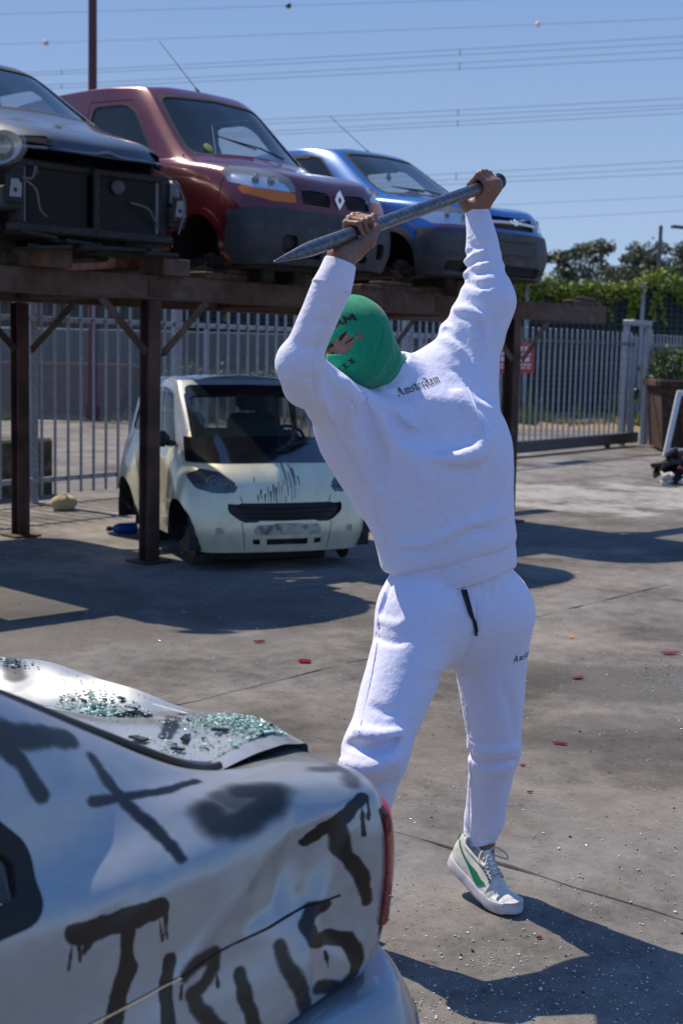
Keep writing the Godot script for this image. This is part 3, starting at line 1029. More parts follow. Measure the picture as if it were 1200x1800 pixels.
func build_litter() -> void:
	# red and amber lens shards on the concrete
	var spots := [[-0.186, -7.167, 0.085, "red plastic shard beside the joint left of the man's legs", 0], [1.244, -6.94, 0.085, "red plastic shard right of the man's thigh", 0], [1.87, -7.58, 0.10, "large pinkish red shard at the right edge", 0], [0.963, -5.716, 0.07, "long thin red shard right of the man's knee", 0], [-0.454, -7.646, 0.075, "red shard in the shade of the cars", 0], [0.593, -3.739, 0.022, "small red chip beside the shadow of the front foot", 0], [0.757, -5.391, 0.03, "small red chip close to the man's calf, upper one", 0], [0.74, -5.05, 0.03, "small red chip close to the man's calf, lower one", 0], [1.377, -7.965, 0.05, "small amber chip on the concrete", 1]]
	for q in spots:
		var g := Geo.new()
		var o := PackedVector2Array()
		var n := 7
		for k in n:
			var a := TAU * k / n
			var rr: float = q[2] * 0.36 * rng.randf_range(0.45, 1.15)
			o.append(Vector2(cos(a) * rr * 1.5, sin(a) * rr * 0.7))
		g.prism(o, 0.0, 0.004, Transform3D(Basis(Vector3.RIGHT, -PI / 2 + rng.randf_range(0.05, 0.2)), Vector3(0, q[2] * 0.09 + 0.002, 0)))
		one("lens_shard", g, mat(0.20, 0.012, 0.022, 0.2) if q[4] == 0 else mat(0.7, 0.25, 0.03, 0.15), q[3], "plastic shard", Vector3(q[0], 0, q[1]), rng.randf_range(-0.4, 0.4))
	# broken safety glass on the ground
	var chip := Geo.new()
	chip.box(Vector3(0, 0.35, 0), Vector3(1.0, 0.7, 0.8), 0.12)
	var pl := []
	var cl := []
	for k in 9000:
		var z := -2.9 - 9.0 * pow(rng.randf(), 1.7)
		var x := rng.randf_range(-0.28, 0.27) * -z * 1.02
		if rng.randf() < 0.35:
			x = absf(x)
		if rng.randf() < 0.12:
			x = 1.75 + rng.randfn() * 0.3
			z = -7.1 + rng.randfn() * 0.35
		if rng.randf() < 0.1:
			x = 0.45 + rng.randfn() * 0.3
			z = -3.4 + rng.randfn() * 0.25
		var s := 0.0029 * exp(rng.randfn() * 0.45)
		pl.append(Transform3D(Basis.from_euler(Vector3(rng.randf_range(-0.4, 0.4), rng.randf() * TAU, rng.randf_range(-0.4, 0.4))).scaled(Vector3(s, s * 0.8, s)), Vector3(x, 0.0005, z)))
		var t := rng.randf()
		cl.append(Color(0.34, 0.50, 0.50) if t < 0.45 else (Color(0.65, 0.68, 0.68) if t < 0.75 else (Color(0.10, 0.20, 0.21) if t < 0.9 else Color(0.03, 0.03, 0.03))))
	var gm := mat(1, 1, 1, 0.08)
	gm.vertex_color_use_as_albedo = true
	var o := multi("broken_glass", chip, gm, pl, cl)
	tag(o, "crumbs of broken safety glass scattered over the concrete", "broken glass")

# ------------------------------------------------------------------ car bodies: rings of points from sill to roof, half a car, cut by outlines
class Shell:
	var P := PackedVector3Array()
	var N := PackedVector3Array()
	var U := PackedVector2Array()
	var T := PackedInt32Array()
	var by_length := false
	var zmin := -9.0
	static func spline(a: Array, t: float) -> Vector3:
		var n := a.size()
		var i := clampi(int(t), 0, n - 2)
		var f := t - i
		return (a[i] as Vector3).cubic_interpolate(a[i + 1], a[maxi(i - 1, 0)], a[mini(i + 2, n - 1)], f)
	func make(rings: Array, nu: int, nv: int, soft := 1.0) -> void:
		# first along each ring, then across the rings
		var nr := rings.size()
		var fine := []
		var m: int = rings[0].size()
		var cols := (m - 1) * nv + 1
		for r in rings:
			var row := PackedVector3Array()
			for k in cols:
				var q := spline(r, float(k) / nv)
				if k == 0 or k == cols - 1:
					q.x = 0.0
				row.append(Vector3(maxf(q.x, 0.0), q.y, q.z))
			fine.append(row)
		var rows := (nr - 1) * nu + 1
		for r in rows:
			var t := float(r) / nu
			var i := mini(int(t), nr - 2)
			var f := t - i
			for k in cols:
				var q: Vector3 = fine[i][k].cubic_interpolate(fine[i + 1][k], fine[maxi(i - 1, 0)][k], fine[mini(i + 2, nr - 1)][k], f)
				var ql: Vector3 = fine[i][k].lerp(fine[i + 1][k], f)
				q = ql.lerp(q, soft)
				P.append(Vector3(maxf(q.x, 0.0), q.y, q.z))
				U.append(Vector2(t, float(k) / nv))
		for r in rows - 1:
			for k in cols - 1:
				var a := r * cols + k
				# seen from outside: ring runs front to rear on the left (+x) side
				for w in [a, a + 1, a + cols, a + 1, a + cols + 1, a + cols]:
					T.append(w)
		smooth()
	func smooth() -> void:
		N.resize(P.size())
		N.fill(Vector3.ZERO)
		for k in range(0, T.size(), 3):
			var c := (P[T[k + 1]] - P[T[k]]).cross(P[T[k + 2]] - P[T[k]])
			for q in 3:
				N[T[k + q]] += c
		for k in N.size():
			if P[k].x < 1e-4:
				N[k].x = 0.0
			N[k] = N[k].normalized()
	# signed distance to a rounded outline
	static func sd(pt: Vector2, o: PackedVector2Array, r: float) -> float:
		var d := INF
		var s := 1.0
		var n := o.size()
		var j := n - 1
		for i in n:
			var e := o[j] - o[i]
			var w := pt - o[i]
			var b := w - e * clampf(w.dot(e) / maxf(e.length_squared(), 1e-12), 0.0, 1.0)
			d = minf(d, b.length_squared())
			var c1 := pt.y >= o[i].y
			var c2 := pt.y < o[j].y
			var c3 := e.x * w.y > e.y * w.x
			if (c1 and c2 and c3) or (not c1 and not c2 and not c3):
				s = -s
			j = i
		return s * sqrt(d) - r
	func flat(k: int, view: String) -> Vector2:
		var q := P[k]
		if view == "s":
			return Vector2(q.z, q.y)
		if view == "f" or view == "b":
			return Vector2(q.x, q.y)
		return Vector2(q.x, q.z)
	func faces(t: int, view: String) -> bool:
		var n := N[T[t]] + N[T[t + 1]] + N[T[t + 2]]
		if view == "s":
			return n.x > 0.75
		if view == "f":
			return n.z > 0.3 and P[T[t]].z > zmin
		if view == "b":
			return n.z < -0.3
		return n.y > 0.5
	# takes out what lies within the outline (distance < cut); returns the triangles taken
	func take(view: String, o: PackedVector2Array, r: float, cut := 0.0) -> PackedInt32Array:
		var lo := Vector2(INF, INF)
		var hi := -lo
		for q in o:
			lo = lo.min(q)
			hi = hi.max(q)
		lo -= Vector2.ONE * (r + cut + 0.02)
		hi += Vector2.ONE * (r + cut + 0.02)
		var d := PackedFloat32Array()
		d.resize(P.size())
		for k in P.size():
			var q := flat(k, view)
			if q.x < lo.x or q.y < lo.y or q.x > hi.x or q.y > hi.y:
				d[k] = 1.0
			else:
				d[k] = sd(q, o, r) - cut
		var got := PackedInt32Array()
		var rest := PackedInt32Array()
		var edges := {}
		for t in range(0, T.size(), 3):
			var inn := 0
			for q in 3:
				if d[T[t + q]] < 0.0:
					inn += 1
			if inn == 0 or not faces(t, view):
				for q in 3:
					rest.append(T[t + q])
				continue
			if inn == 3:
				for q in 3:
					got.append(T[t + q])
				continue
			# turn so that the odd corner comes first
			var a := 0
			for q in 3:
				if (d[T[t + q]] < 0.0) == (inn == 1):
					a = q
			var va := T[t + a]
			var vb := T[t + (a + 1) % 3]
			var vc := T[t + (a + 2) % 3]
			var ab := split(va, vb, d, edges)
			var ac := split(va, vc, d, edges)
			var odd := got if inn == 1 else rest
			var two := rest if inn == 1 else got
			for q in [va, ab, ac]:
				odd.append(q)
			for q in [ab, vb, vc, ab, vc, ac]:
				two.append(q)
			if inn == 1:
				got = odd
				rest = two
			else:
				rest = odd
				got = two
		T = rest
		return got
	# a narrow band of half width r along a line, cut out exactly; returns its triangles
	func strip(view: String, o: PackedVector2Array, r: float) -> PackedInt32Array:
		var got := PackedInt32Array()
		for i in o.size() - 1:
			var a := o[i]
			var along := (o[i + 1] - a).normalized()
			var across := Vector2(-along.y, along.x)
			var l := (o[i + 1] - a).length()
			var lo := a.min(o[i + 1]) - Vector2.ONE * r * 2.0
			var hi := a.max(o[i + 1]) + Vector2.ONE * r * 2.0
			var rest := PackedInt32Array()
			for t in range(0, T.size(), 3):
				var q0 := flat(T[t], view)
				var q1 := flat(T[t + 1], view)
				var q2 := flat(T[t + 2], view)
				var mn := q0.min(q1).min(q2)
				var mx := q0.max(q1).max(q2)
				if mx.x < lo.x or mx.y < lo.y or mn.x > hi.x or mn.y > hi.y or not faces(t, view):
					rest.append(T[t])
					rest.append(T[t + 1])
					rest.append(T[t + 2])
					continue
				var poly := [T[t], T[t + 1], T[t + 2]]
				for side in 4:
					var keep := []
					var off := []
					var n := poly.size()
					for k in n:
						var va: int = poly[k]
						var vb: int = poly[(k + 1) % n]
						var da := cut_at(flat(va, view) - a, along, across, l, r, side)
						var db := cut_at(flat(vb, view) - a, along, across, l, r, side)
						if da <= 0.0:
							keep.append(va)
						if da >= 0.0:
							off.append(va)
						if (da < 0.0 and db > 0.0) or (da > 0.0 and db < 0.0):
							var f := da / (da - db)
							P.append(P[va].lerp(P[vb], f))
							N.append(N[va].lerp(N[vb], f).normalized())
							U.append(U[va].lerp(U[vb], f))
							keep.append(P.size() - 1)
							off.append(P.size() - 1)
					for k in range(1, off.size() - 1):
						rest.append(off[0])
						rest.append(off[k])
						rest.append(off[k + 1])
					poly = keep
					if poly.size() < 3:
						break
				for k in range(1, poly.size() - 1):
					got.append(poly[0])
					got.append(poly[k])
					got.append(poly[k + 1])
			T = rest
		return got
	func cut_at(q: Vector2, along: Vector2, across: Vector2, l: float, r: float, side: int) -> float:
		var v := 0.0
		if side == 0:
			v = -q.dot(along)
		elif side == 1:
			v = q.dot(along) - l
		elif side == 2:
			v = q.dot(across) - r
		else:
			v = -q.dot(across) - r
		return 0.0 if absf(v) < 1e-6 else v
	func split(a: int, b: int, d: PackedFloat32Array, edges: Dictionary) -> int:
		var key := mini(a, b) * 1000000 + maxi(a, b)
		if edges.has(key):
			return edges[key]
		var f := clampf(d[a] / (d[a] - d[b]), 0.0, 1.0)
		P.append(P[a].lerp(P[b], f))
		N.append(N[a].lerp(N[b], f).normalized())
		U.append(U[a].lerp(U[b], f))
		d.append(0.0)
		edges[key] = P.size() - 1
		return P.size() - 1
	# a piece as a mesh: side 1 left, -1 right, 0 both; sunk inwards along the normal
	func piece(t: PackedInt32Array, side: int, sink := 0.0, rim := 0.0) -> ArrayMesh:
		var v := PackedVector3Array()
		var n := PackedVector3Array()
		var uv := PackedVector2Array()
		var ix := PackedInt32Array()
		for sgn in ([1, -1] if side == 0 else [side]):
			var m := Vector3(sgn, 1, 1)
			var map := {}
			for k in range(0, t.size(), 3):
				for q in ([0, 2, 1] if sgn == 1 else [0, 1, 2]):
					var i := t[k + q]
					if not map.has(i):
						map[i] = v.size()
						v.append((P[i] - N[i] * sink) * m)
						n.append(N[i] * m)
						uv.append(Vector2((0.2 - P[i].z) / 1.3, U[i].x / 8.0) if by_length else Vector2(P[i].x * sgn, P[i].y))
					ix.append(map[i])
			if rim > 0.0:
				# walls along the open edge, from the surface down
				var count := {}
				for k in range(0, t.size(), 3):
					for q in 3:
						var a := t[k + q]
						var b := t[k + (q + 1) % 3]
						var key := mini(a, b) * 1000000 + maxi(a, b)
						count[key] = [a, b] if not count.has(key) else []
				for key in count:
					var e: Array = count[key]
					if e.is_empty() or (P[e[0]].x < 1e-3 and P[e[1]].x < 1e-3):
						continue
					var a: int = e[0]
					var b: int = e[1]
					var nn := ((P[b] - P[a]).cross(N[a])).normalized()
					var i := v.size()
					for q in [P[a] - N[a] * sink, P[b] - N[b] * sink, P[b] - N[b] * (sink + rim), P[a] - N[a] * (sink + rim)]:
						v.append(q * m)
						n.append(nn * m)
						uv.append(Vector2.ZERO)
					for q in ([i, i + 1, i + 2, i, i + 2, i + 3] if sgn == 1 else [i, i + 2, i + 1, i, i + 3, i + 2]):
						ix.append(q)
		var me := ArrayMesh.new()
		if v.is_empty():
			return me
		var a := []
		a.resize(Mesh.ARRAY_MAX)
		a[Mesh.ARRAY_VERTEX] = v
		a[Mesh.ARRAY_NORMAL] = n
		a[Mesh.ARRAY_TEX_UV] = uv
		a[Mesh.ARRAY_INDEX] = ix
		me.add_surface_from_arrays(Mesh.PRIMITIVE_TRIANGLES, a)
		return me

func v2(a: Array) -> PackedVector2Array:
	var o := PackedVector2Array()
	for k in range(0, a.size(), 2):
		o.append(Vector2(a[k], a[k + 1]))
	return o

# rows of x y z triples
func ring(s: String) -> Array:
	var o := []
	for w in s.split(";"):
		var q := w.strip_edges().split(" ", false)
		o.append(Vector3(q[0].to_float(), q[1].to_float(), q[2].to_float()))
	return o

func paint(r: float, g: float, b: float, rough := 0.35, seed_ := 70) -> StandardMaterial3D:
	# old car paint: slight mottling, clear lacquer
	var m := tri_mat(ramp_tex(seed_, 0.01, [[0.0, [r * 0.82, g * 0.82, b * 0.82]], [0.5, [r, g, b]], [1.0, [r * 1.12 + 0.004, g * 1.12 + 0.004, b * 1.12 + 0.004]]]), 1.2, rough, 0.25)
	m.clearcoat_enabled = true
	m.clearcoat = 0.9
	m.clearcoat_roughness = 0.06
	return m

func hub(parent: Node, x: float, y: float, z: float, r := 0.13) -> void:
	var s := signf(x)
	var t := Transform3D(Basis(Vector3(0, 0, 1), -s * PI / 2), Vector3(x, y, z))
	var g := Geo.new()
	g.lathe([[0.0, -0.1], [r * 0.55, -0.1], [r * 0.6, 0.0], [r, 0.002], [r, 0.018], [r * 0.62, 0.02], [r * 0.58, 0.05], [r * 0.3, 0.055], [r * 0.28, 0.085], [0.0, 0.09]], 26, t)
	var h := obj("wheel_hub", g, M.rust, parent)
	for k in 4:
		var st := Geo.new()
		var a := TAU * k / 4.0 + 0.4
		st.lathe([[0.0, 0.05], [0.009, 0.05], [0.009, 0.075], [0.0, 0.076]], 8, t * Transform3D(Basis.IDENTITY, Vector3(cos(a) * r * 0.45, 0, sin(a) * r * 0.45)))
		obj("wheel_stud", st, M.steel, h)

func arch_liner(parent: Node, side: float, zc: float, yc: float, r: float, xo: float, depth: float) -> void:
	var g := Geo.new()
	var rows := []
	for k in 13:
		var a := -0.25 + (PI + 0.5) * k / 12.0
		rows.append(PackedVector3Array([Vector3(side * xo, yc + sin(a) * r, zc + cos(a) * r), Vector3(side * (xo - depth), yc + sin(a) * r, zc + cos(a) * r)]))
	g.grid(rows, false, side > 0)
	var o := PackedVector2Array()
	for k in 13:
		var a := -0.25 + (PI + 0.5) * k / 12.0
		o.append(Vector2(zc + cos(a) * r, yc + sin(a) * r))
	g.prism(o, 0.0, 0.02, Transform3D(Basis(Vector3(0, 0, 1), Vector3(0, 1, 0), Vector3(-1, 0, 0)), Vector3(side * (xo - depth), 0, 0)))
	obj("wheel_arch", g, M.dirt_black, parent)

func seat(parent: Node, x: float, y: float, z: float, m: Material) -> void:
	var g := Geo.new()
	g.box(Vector3(0, 0.0, 0.05), Vector3(0.48, 0.14, 0.5), 0.05)
	g.box(Vector3(0, 0.32, -0.24), Vector3(0.46, 0.62, 0.13), 0.055, Transform3D(Basis(Vector3.RIGHT, -0.22), Vector3.ZERO))
	g.box(Vector3(0, 0.74, -0.27), Vector3(0.28, 0.2, 0.1), 0.045, Transform3D(Basis(Vector3.RIGHT, -0.18), Vector3.ZERO))
	var o := obj("seat", g, m, parent)
	o.position = Vector3(x, y, z)

func steering(parent: Node, x: float, y: float, z: float) -> void:
	var g := Geo.new()
	var p := PackedVector3Array()
	for k in 21:
		var a := TAU * k / 20.0
		p.append(Vector3(cos(a) * 0.18, sin(a) * 0.18, 0))
	g.tube(p, 0.014, 6, false)
	g.box(Vector3(0, 0, 0.02), Vector3(0.34, 0.05, 0.02), 0.008)
	g.box(Vector3(0, -0.08, 0.02), Vector3(0.05, 0.18, 0.02), 0.008)
	g.tube(PackedVector3Array([Vector3(0, 0, 0.02), Vector3(0, -0.02, 0.3)]), 0.03, 8)
	var o := obj("steering_wheel", g, M.black, parent)
	o.transform = Transform3D(Basis(Vector3.RIGHT, 0.4), Vector3(x, y, z))

# a window: rubber band round it and a pane set a little lower
func cut_glass(sh: Shell, car: Node, view: String, o: PackedVector2Array, r: float, band: float, name_: String, sides: Array, gl: Material, gasket: Material) -> void:
	var pane := sh.take(view, o, r)
	var strip := sh.take(view, o, r, band)
	for s in sides:
		var f := obj(name_, sh.piece(strip, s, -0.002, 0.02), gasket, car)
		obj("pane", sh.piece(pane, s, 0.006), gl, f)

func cut_part(sh: Shell, car: Node, view: String, o: PackedVector2Array, r: float, name_: String, sides: Array, m: Material, sink := 0.0, rim := 0.02) -> Array:
	var t := sh.take(view, o, r)
	var made := []
	for s in sides:
		made.append(obj(name_, sh.piece(t, s, sink, rim), m, car))
	return made

func cut_gap(sh: Shell, lines: Array) -> PackedInt32Array:
	var all := PackedInt32Array()
	for l in lines:
		all.append_array(sh.strip(l[0], l[1], 0.0035 if l.size() < 3 else l[2]))
	return all

func circle(z: float, y: float, r: float, n := 28) -> PackedVector2Array:
	var o := PackedVector2Array()
	for k in n:
		o.append(Vector2(z + cos(TAU * k / n) * r, y + sin(TAU * k / n) * r))
	return o

# a lamp: clear lens, bright bowl behind it, bulb shield
func cut_lamp(sh: Shell, car: Node, view: String, o: PackedVector2Array, r: float, name_: String, sides: Array, lens: Material, bowl: Material, depth := 0.035, proud := 0.0, inner := []) -> void:
	var t := sh.take(view, o, r)
	for s in sides:
		var b := obj(name_, sh.piece(t, s, depth), bowl, car)
		obj("lens", sh.piece(t, s, 0.001 - proud, depth + proud), lens, b)
		for q in inner:
			# round reflector with a dark bulb shield
			var best := t[0]
			for k in t:
				if Vector2(sh.P[k].x - q[0], sh.P[k].y - q[1]).length() < Vector2(sh.P[best].x - q[0], sh.P[best].y - q[1]).length():
					best = k
			var at := (sh.P[best] - sh.N[best] * (depth - 0.004)) * Vector3(s, 1, 1)
			var tr := Transform3D(Basis(Vector3.RIGHT, PI / 2), at)
			var g := Geo.new()
			g.lathe([[q[2], 0.018], [q[2] * 0.96, 0.02], [q[2] * 0.8, 0.004], [q[2] * 0.4, -0.004], [q[2] * 0.3, 0.0]], 20, tr)
			obj("reflector", g, M.chrome, b)
			g = Geo.new()
			g.lathe([[q[2] * 0.34, -0.004], [q[2] * 0.3, 0.022], [0.0, 0.026]], 14, tr)
			obj("bulb_shield", g, M.black, b)

func floor_pan(car: Node, w: float, z0: float, z1: float, y: float) -> void:
	var g := Geo.new()
	g.box(Vector3(0, y, (z0 + z1) * 0.5), Vector3(w, 0.1, absf(z1 - z0)), 0.02)
	for x in [-0.35, 0.0, 0.35]:
		g.box(Vector3(x, y - 0.08, (z0 + z1) * 0.5), Vector3(0.14, 0.12, absf(z1 - z0) * 0.92), 0.02)
	g.tube(PackedVector3Array([Vector3(0.15, y - 0.12, z1 + 0.3), Vector3(0.1, y - 0.13, (z0 + z1) * 0.5), Vector3(0.05, y - 0.12, z0 - 0.3)]), 0.04, 8)
	obj("floor_pan", g, M.dirt_black, car)

func dash(car: Node, w: float, y: float, z: float, m: Material) -> void:
	var g := Geo.new()
	g.box(Vector3(0, y, z), Vector3(w, 0.12, 0.42), 0.05)
	g.box(Vector3(0, y - 0.2, z - 0.08), Vector3(w, 0.36, 0.2), 0.05)
	obj("dashboard", g, m, car)

func wiper(car: Node, a: Vector3, b: Vector3) -> void:
	var g := Geo.new()
	g.tube(PackedVector3Array([a, a.lerp(b, 0.4) + Vector3(0, 0.015, 0.02), b]), [0.009, 0.007, 0.005], 6)
	g.tube(PackedVector3Array([a.lerp(b, 0.45), b + (b - a) * 0.12]), 0.006, 5)
	obj("wiper", g, M.black, car)

func aerial(car: Node, at: Vector3, to: Vector3) -> void:
	var g := Geo.new()
	g.tube(PackedVector3Array([at, at.lerp(to, 0.08)]), [0.014, 0.009], 8)
	g.tube(PackedVector3Array([at.lerp(to, 0.08), to]), [0.004, 0.0025], 6)
	obj("aerial", g, M.black, car)

func hatch_rings(sx: float, sy: float, sz: float) -> Array:
	var rr := ["0 .2 -.06; .45 .2 -.1; .72 .2 -.28; .79 .2 -.8; .79 .2 -1.3; .79 .2 -1.9; .79 .2 -2.5; .79 .22 -3.1; .74 .25 -3.75; .4 .25 -3.84; 0 .25 -3.86",
		"0 .4 0; .48 .4 -.05; .78 .4 -.27; .83 .42 -.8; .83 .42 -1.3; .83 .42 -1.9; .83 .42 -2.5; .83 .42 -3.1; .79 .42 -3.78; .4 .42 -3.87; 0 .42 -3.88",
		"0 .6 -.01; .48 .6 -.07; .77 .61 -.3; .825 .64 -.8; .83 .66 -1.3; .83 .66 -1.9; .83 .66 -2.5; .83 .66 -3.1; .79 .66 -3.78; .4 .66 -3.87; 0 .66 -3.88",
		"0 .76 -.07; .44 .78 -.13; .7 .81 -.4; .8 .86 -.85; .82 .9 -1.3; .825 .92 -1.9; .825 .93 -2.5; .81 .95 -3.1; .75 .95 -3.76; .38 .96 -3.84; 0 .96 -3.86",
		"0 .84 -.22; .38 .86 -.28; .6 .89 -.5; .69 .93 -.9; .77 .97 -1.35; .79 .99 -1.9; .79 1.0 -2.5; .775 1.01 -3.1; .71 1.02 -3.72; .36 1.02 -3.8; 0 1.02 -3.82",
		"0 .99 -.92; .36 .985 -.96; .58 .98 -1.06; .67 .985 -1.14; .74 1.0 -1.4; .765 1.02 -1.9; .77 1.03 -2.5; .755 1.05 -3.1; .69 1.06 -3.66; .35 1.06 -3.74; 0 1.06 -3.76",
		"0 1.42 -1.66; .34 1.415 -1.68; .51 1.4 -1.74; .56 1.4 -1.8; .6 1.41 -1.98; .62 1.43 -2.25; .625 1.43 -2.65; .61 1.41 -3.05; .56 1.38 -3.4; .3 1.39 -3.46; 0 1.4 -3.48",
		"0 1.48 -1.86; .28 1.48 -1.88; .4 1.47 -1.92; .45 1.47 -1.97; .49 1.48 -2.1; .51 1.49 -2.3; .51 1.49 -2.65; .5 1.47 -3.0; .45 1.44 -3.3; .25 1.44 -3.36; 0 1.45 -3.38",
		"0 1.5 -2.0; 0 1.5 -2.02; 0 1.5 -2.05; 0 1.5 -2.1; 0 1.5 -2.2; 0 1.51 -2.4; 0 1.51 -2.7; 0 1.5 -2.95; 0 1.47 -3.2; 0 1.47 -3.26; 0 1.47 -3.28"]
	var o := []
	for r in rr:
		var a := ring(r)
		for k in a.size():
			a[k] = Vector3(a[k].x * sx, a[k].y * sy, a[k].z * sz)
		o.append(a)
	return o

func build_rack_cars() -> void:
	var tint := glass(0.05, 0.075, 0.085, 0.3)
	M.car_glass = tint
	var clear := glass(0.8, 0.85, 0.9, 0.16)
	var amber := glass(0.75, 0.2, 0.02, 0.75)
	var bowl := mat(0.62, 0.66, 0.72, 0.18, 0.9)
	M.bowl = bowl
	M.clear = clear
	# ---------------- red van
	var van := thing("red_van", "dark red panel van without front wheels, middle car on the rack", "van", Vector3(-0.06, 2.09, -11.05), PI / 4)
	var red := paint(0.125, 0.006, 0.013, 0.3, 71)
	var sh := Shell.new()
	sh.make([ring("0 .24 -.06; .45 .24 -.09; .72 .24 -.26; .78 .24 -.75; .79 .24 -1.3; .79 .24 -2; .79 .24 -2.7; .79 .24 -3.3; .76 .24 -3.85; .4 .24 -3.94; 0 .24 -3.96"),
		ring("0 .42 0; .48 .42 -.04; .79 .42 -.24; .83 .42 -.75; .83 .42 -1.3; .83 .42 -2; .83 .42 -2.7; .83 .42 -3.3; .81 .42 -3.88; .4 .42 -3.98; 0 .42 -4"),
		ring("0 .66 -.01; .48 .67 -.06; .79 .68 -.27; .83 .7 -.75; .83 .72 -1.3; .83 .72 -2; .83 .72 -2.7; .83 .72 -3.3; .81 .72 -3.9; .4 .72 -4; 0 .72 -4.02"),
		ring("0 .86 -.08; .45 .88 -.13; .73 .92 -.38; .805 .98 -.8; .825 1.0 -1.3; .83 1.0 -2; .83 1.0 -2.7; .83 1.0 -3.3; .81 1.0 -3.9; .4 1.0 -4; 0 1.0 -4.02"),
		ring("0 .96 -.25; .4 .98 -.3; .63 1.02 -.55; .72 1.07 -.88; .79 1.1 -1.28; .805 1.1 -2; .805 1.1 -2.7; .8 1.1 -3.3; .78 1.1 -3.92; .4 1.1 -4; 0 1.1 -4.02"),
		ring("0 1.17 -.95; .36 1.16 -.98; .6 1.14 -1.06; .7 1.13 -1.12; .765 1.14 -1.35; .78 1.14 -2; .785 1.14 -2.7; .78 1.14 -3.3; .76 1.14 -3.92; .4 1.14 -3.99; 0 1.14 -4"),
		ring("0 1.72 -1.6; .36 1.71 -1.62; .55 1.69 -1.68; .6 1.69 -1.74; .64 1.7 -1.92; .67 1.72 -2.3; .68 1.73 -2.9; .68 1.73 -3.4; .63 1.72 -3.84; .35 1.72 -3.9; 0 1.72 -3.92"),
		ring("0 1.8 -1.78; .3 1.8 -1.8; .45 1.79 -1.85; .5 1.79 -1.9; .54 1.8 -2.05; .57 1.82 -2.35; .58 1.83 -2.9; .58 1.82 -3.4; .54 1.8 -3.78; .3 1.8 -3.84; 0 1.8 -3.86"),
		ring("0 1.83 -1.95; 0 1.83 -1.97; 0 1.83 -2; 0 1.83 -2.03; 0 1.84 -2.12; 0 1.85 -2.4; 0 1.85 -2.9; 0 1.85 -3.4; 0 1.83 -3.72; 0 1.83 -3.78; 0 1.83 -3.8")], 6, 9)
	# front wheel arches, then plastic bumper with a bevelled upper edge
	sh.take("s", circle(-0.80, 0.30, 0.335), 0.0)
	var lip := sh.take("s", circle(-0.80, 0.30, 0.335), 0.0, 0.055)
	for s in [1, -1]:
		obj("arch_flare", sh.piece(lip, s, -0.014, 0.02), red, van)
	sh.take("s", circle(-3.4, 0.30, 0.335), 0.0)
	var bt := sh.take("s", v2([-0.52, 0.1, 0.3, 0.1, 0.3, 0.66, -0.36, 0.655]), 0.0)
	bt.append_array(sh.take("f", v2([-0.2, 0.1, 1.0, 0.1, 1.0, 0.65, -0.2, 0.645]), 0.0))
	var bs := Shell.new()
	bs.P = sh.P
	bs.N = sh.N
	bs.U = sh.U
	bs.T = bt
	for q in [["f", v2([0.16, 0.3, 0.34, 0.3, 0.34, 0.42, 0.16, 0.42]), "air_slot"], ["f", v2([-0.2, 0.3, 0.12, 0.3, 0.12, 0.42, -0.2, 0.42]), "air_slot"], ["f", circle(0.5, 0.4, 0.065), "fog_lamp_hole"]]:
		var t := bs.take(q[0], q[1], 0.008)
		obj(q[2], bs.piece(t, 0, 0.03), M.black, van)
	obj("bumper", bs.piece(bs.T, 0, -0.014, 0.03), M.plastic, van)
	cut_lamp(sh, van, "f", v2([0.41, 0.795, 0.44, 0.9, 0.56, 0.975, 0.69, 0.995, 0.765, 0.955, 0.78, 0.865, 0.7, 0.825]), 0.012, "headlight", [1, -1], clear, bowl, 0.045, 0.0, [[0.55, 0.875, 0.06], [0.67, 0.91, 0.06]])
	cut_lamp(sh, van, "f", v2([0.41, 0.715, 0.415, 0.772, 0.7, 0.803, 0.775, 0.842, 0.77, 0.77, 0.6, 0.712]), 0.006, "indicator", [1, -1], amber, mat(0.6, 0.2, 0.03, 0.3), 0.015)
	cut_part(sh, van, "f", v2([0.095, 0.70, 0.36, 0.715, 0.385, 0.81, 0.095, 0.80]), 0.012, "grille", [1, -1], M.black, 0.025, 0.0)
	for s in [-1, 1]:
		for k in 4:
			var g := Geo.new()
			g.tube(PackedVector3Array([Vector3(s * 0.09, 0.715 + k * 0.025, -0.035), Vector3(s * 0.24, 0.718 + k * 0.026, -0.05), Vector3(s * 0.385, 0.722 + k * 0.027, -0.085)]), 0.006, 5)
			obj("grille_slat", g, M.rubber, van)
	cut_glass(sh, van, "f", v2([-0.3, 1.2, 0.605, 1.175, 0.52, 1.655, -0.3, 1.69]), 0.02, 0.022, "windscreen", [0], tint, M.rubber)
	cut_glass(sh, van, "s", v2([-1.5, 1.185, -1.84, 1.56, -1.98, 1.605, -2.36, 1.62, -2.38, 1.19]), 0.02, 0.018, "side_window", [1, -1], tint, M.rubber)
	var gaps := cut_gap(sh, [["s", v2([-1.3, 0.3, -1.31, 1.06])], ["s", v2([-2.45, 0.3, -2.45, 1.68])], ["t", v2([0.7, -1.13, 0.745, -0.9, 0.66, -0.55, 0.46, -0.36, 0.2, -0.29]), 0.006], ["s", v2([-1.88, 1.66, -2.45, 1.69])], ["s", v2([-0.52, 0.68, -0.5, 0.9])]])
	for s in [1, -1]:
		obj("panel_gap", sh.piece(gaps, s, 0.01), M.black, van)
	obj("body", sh.piece(sh.T, 0), red, van)
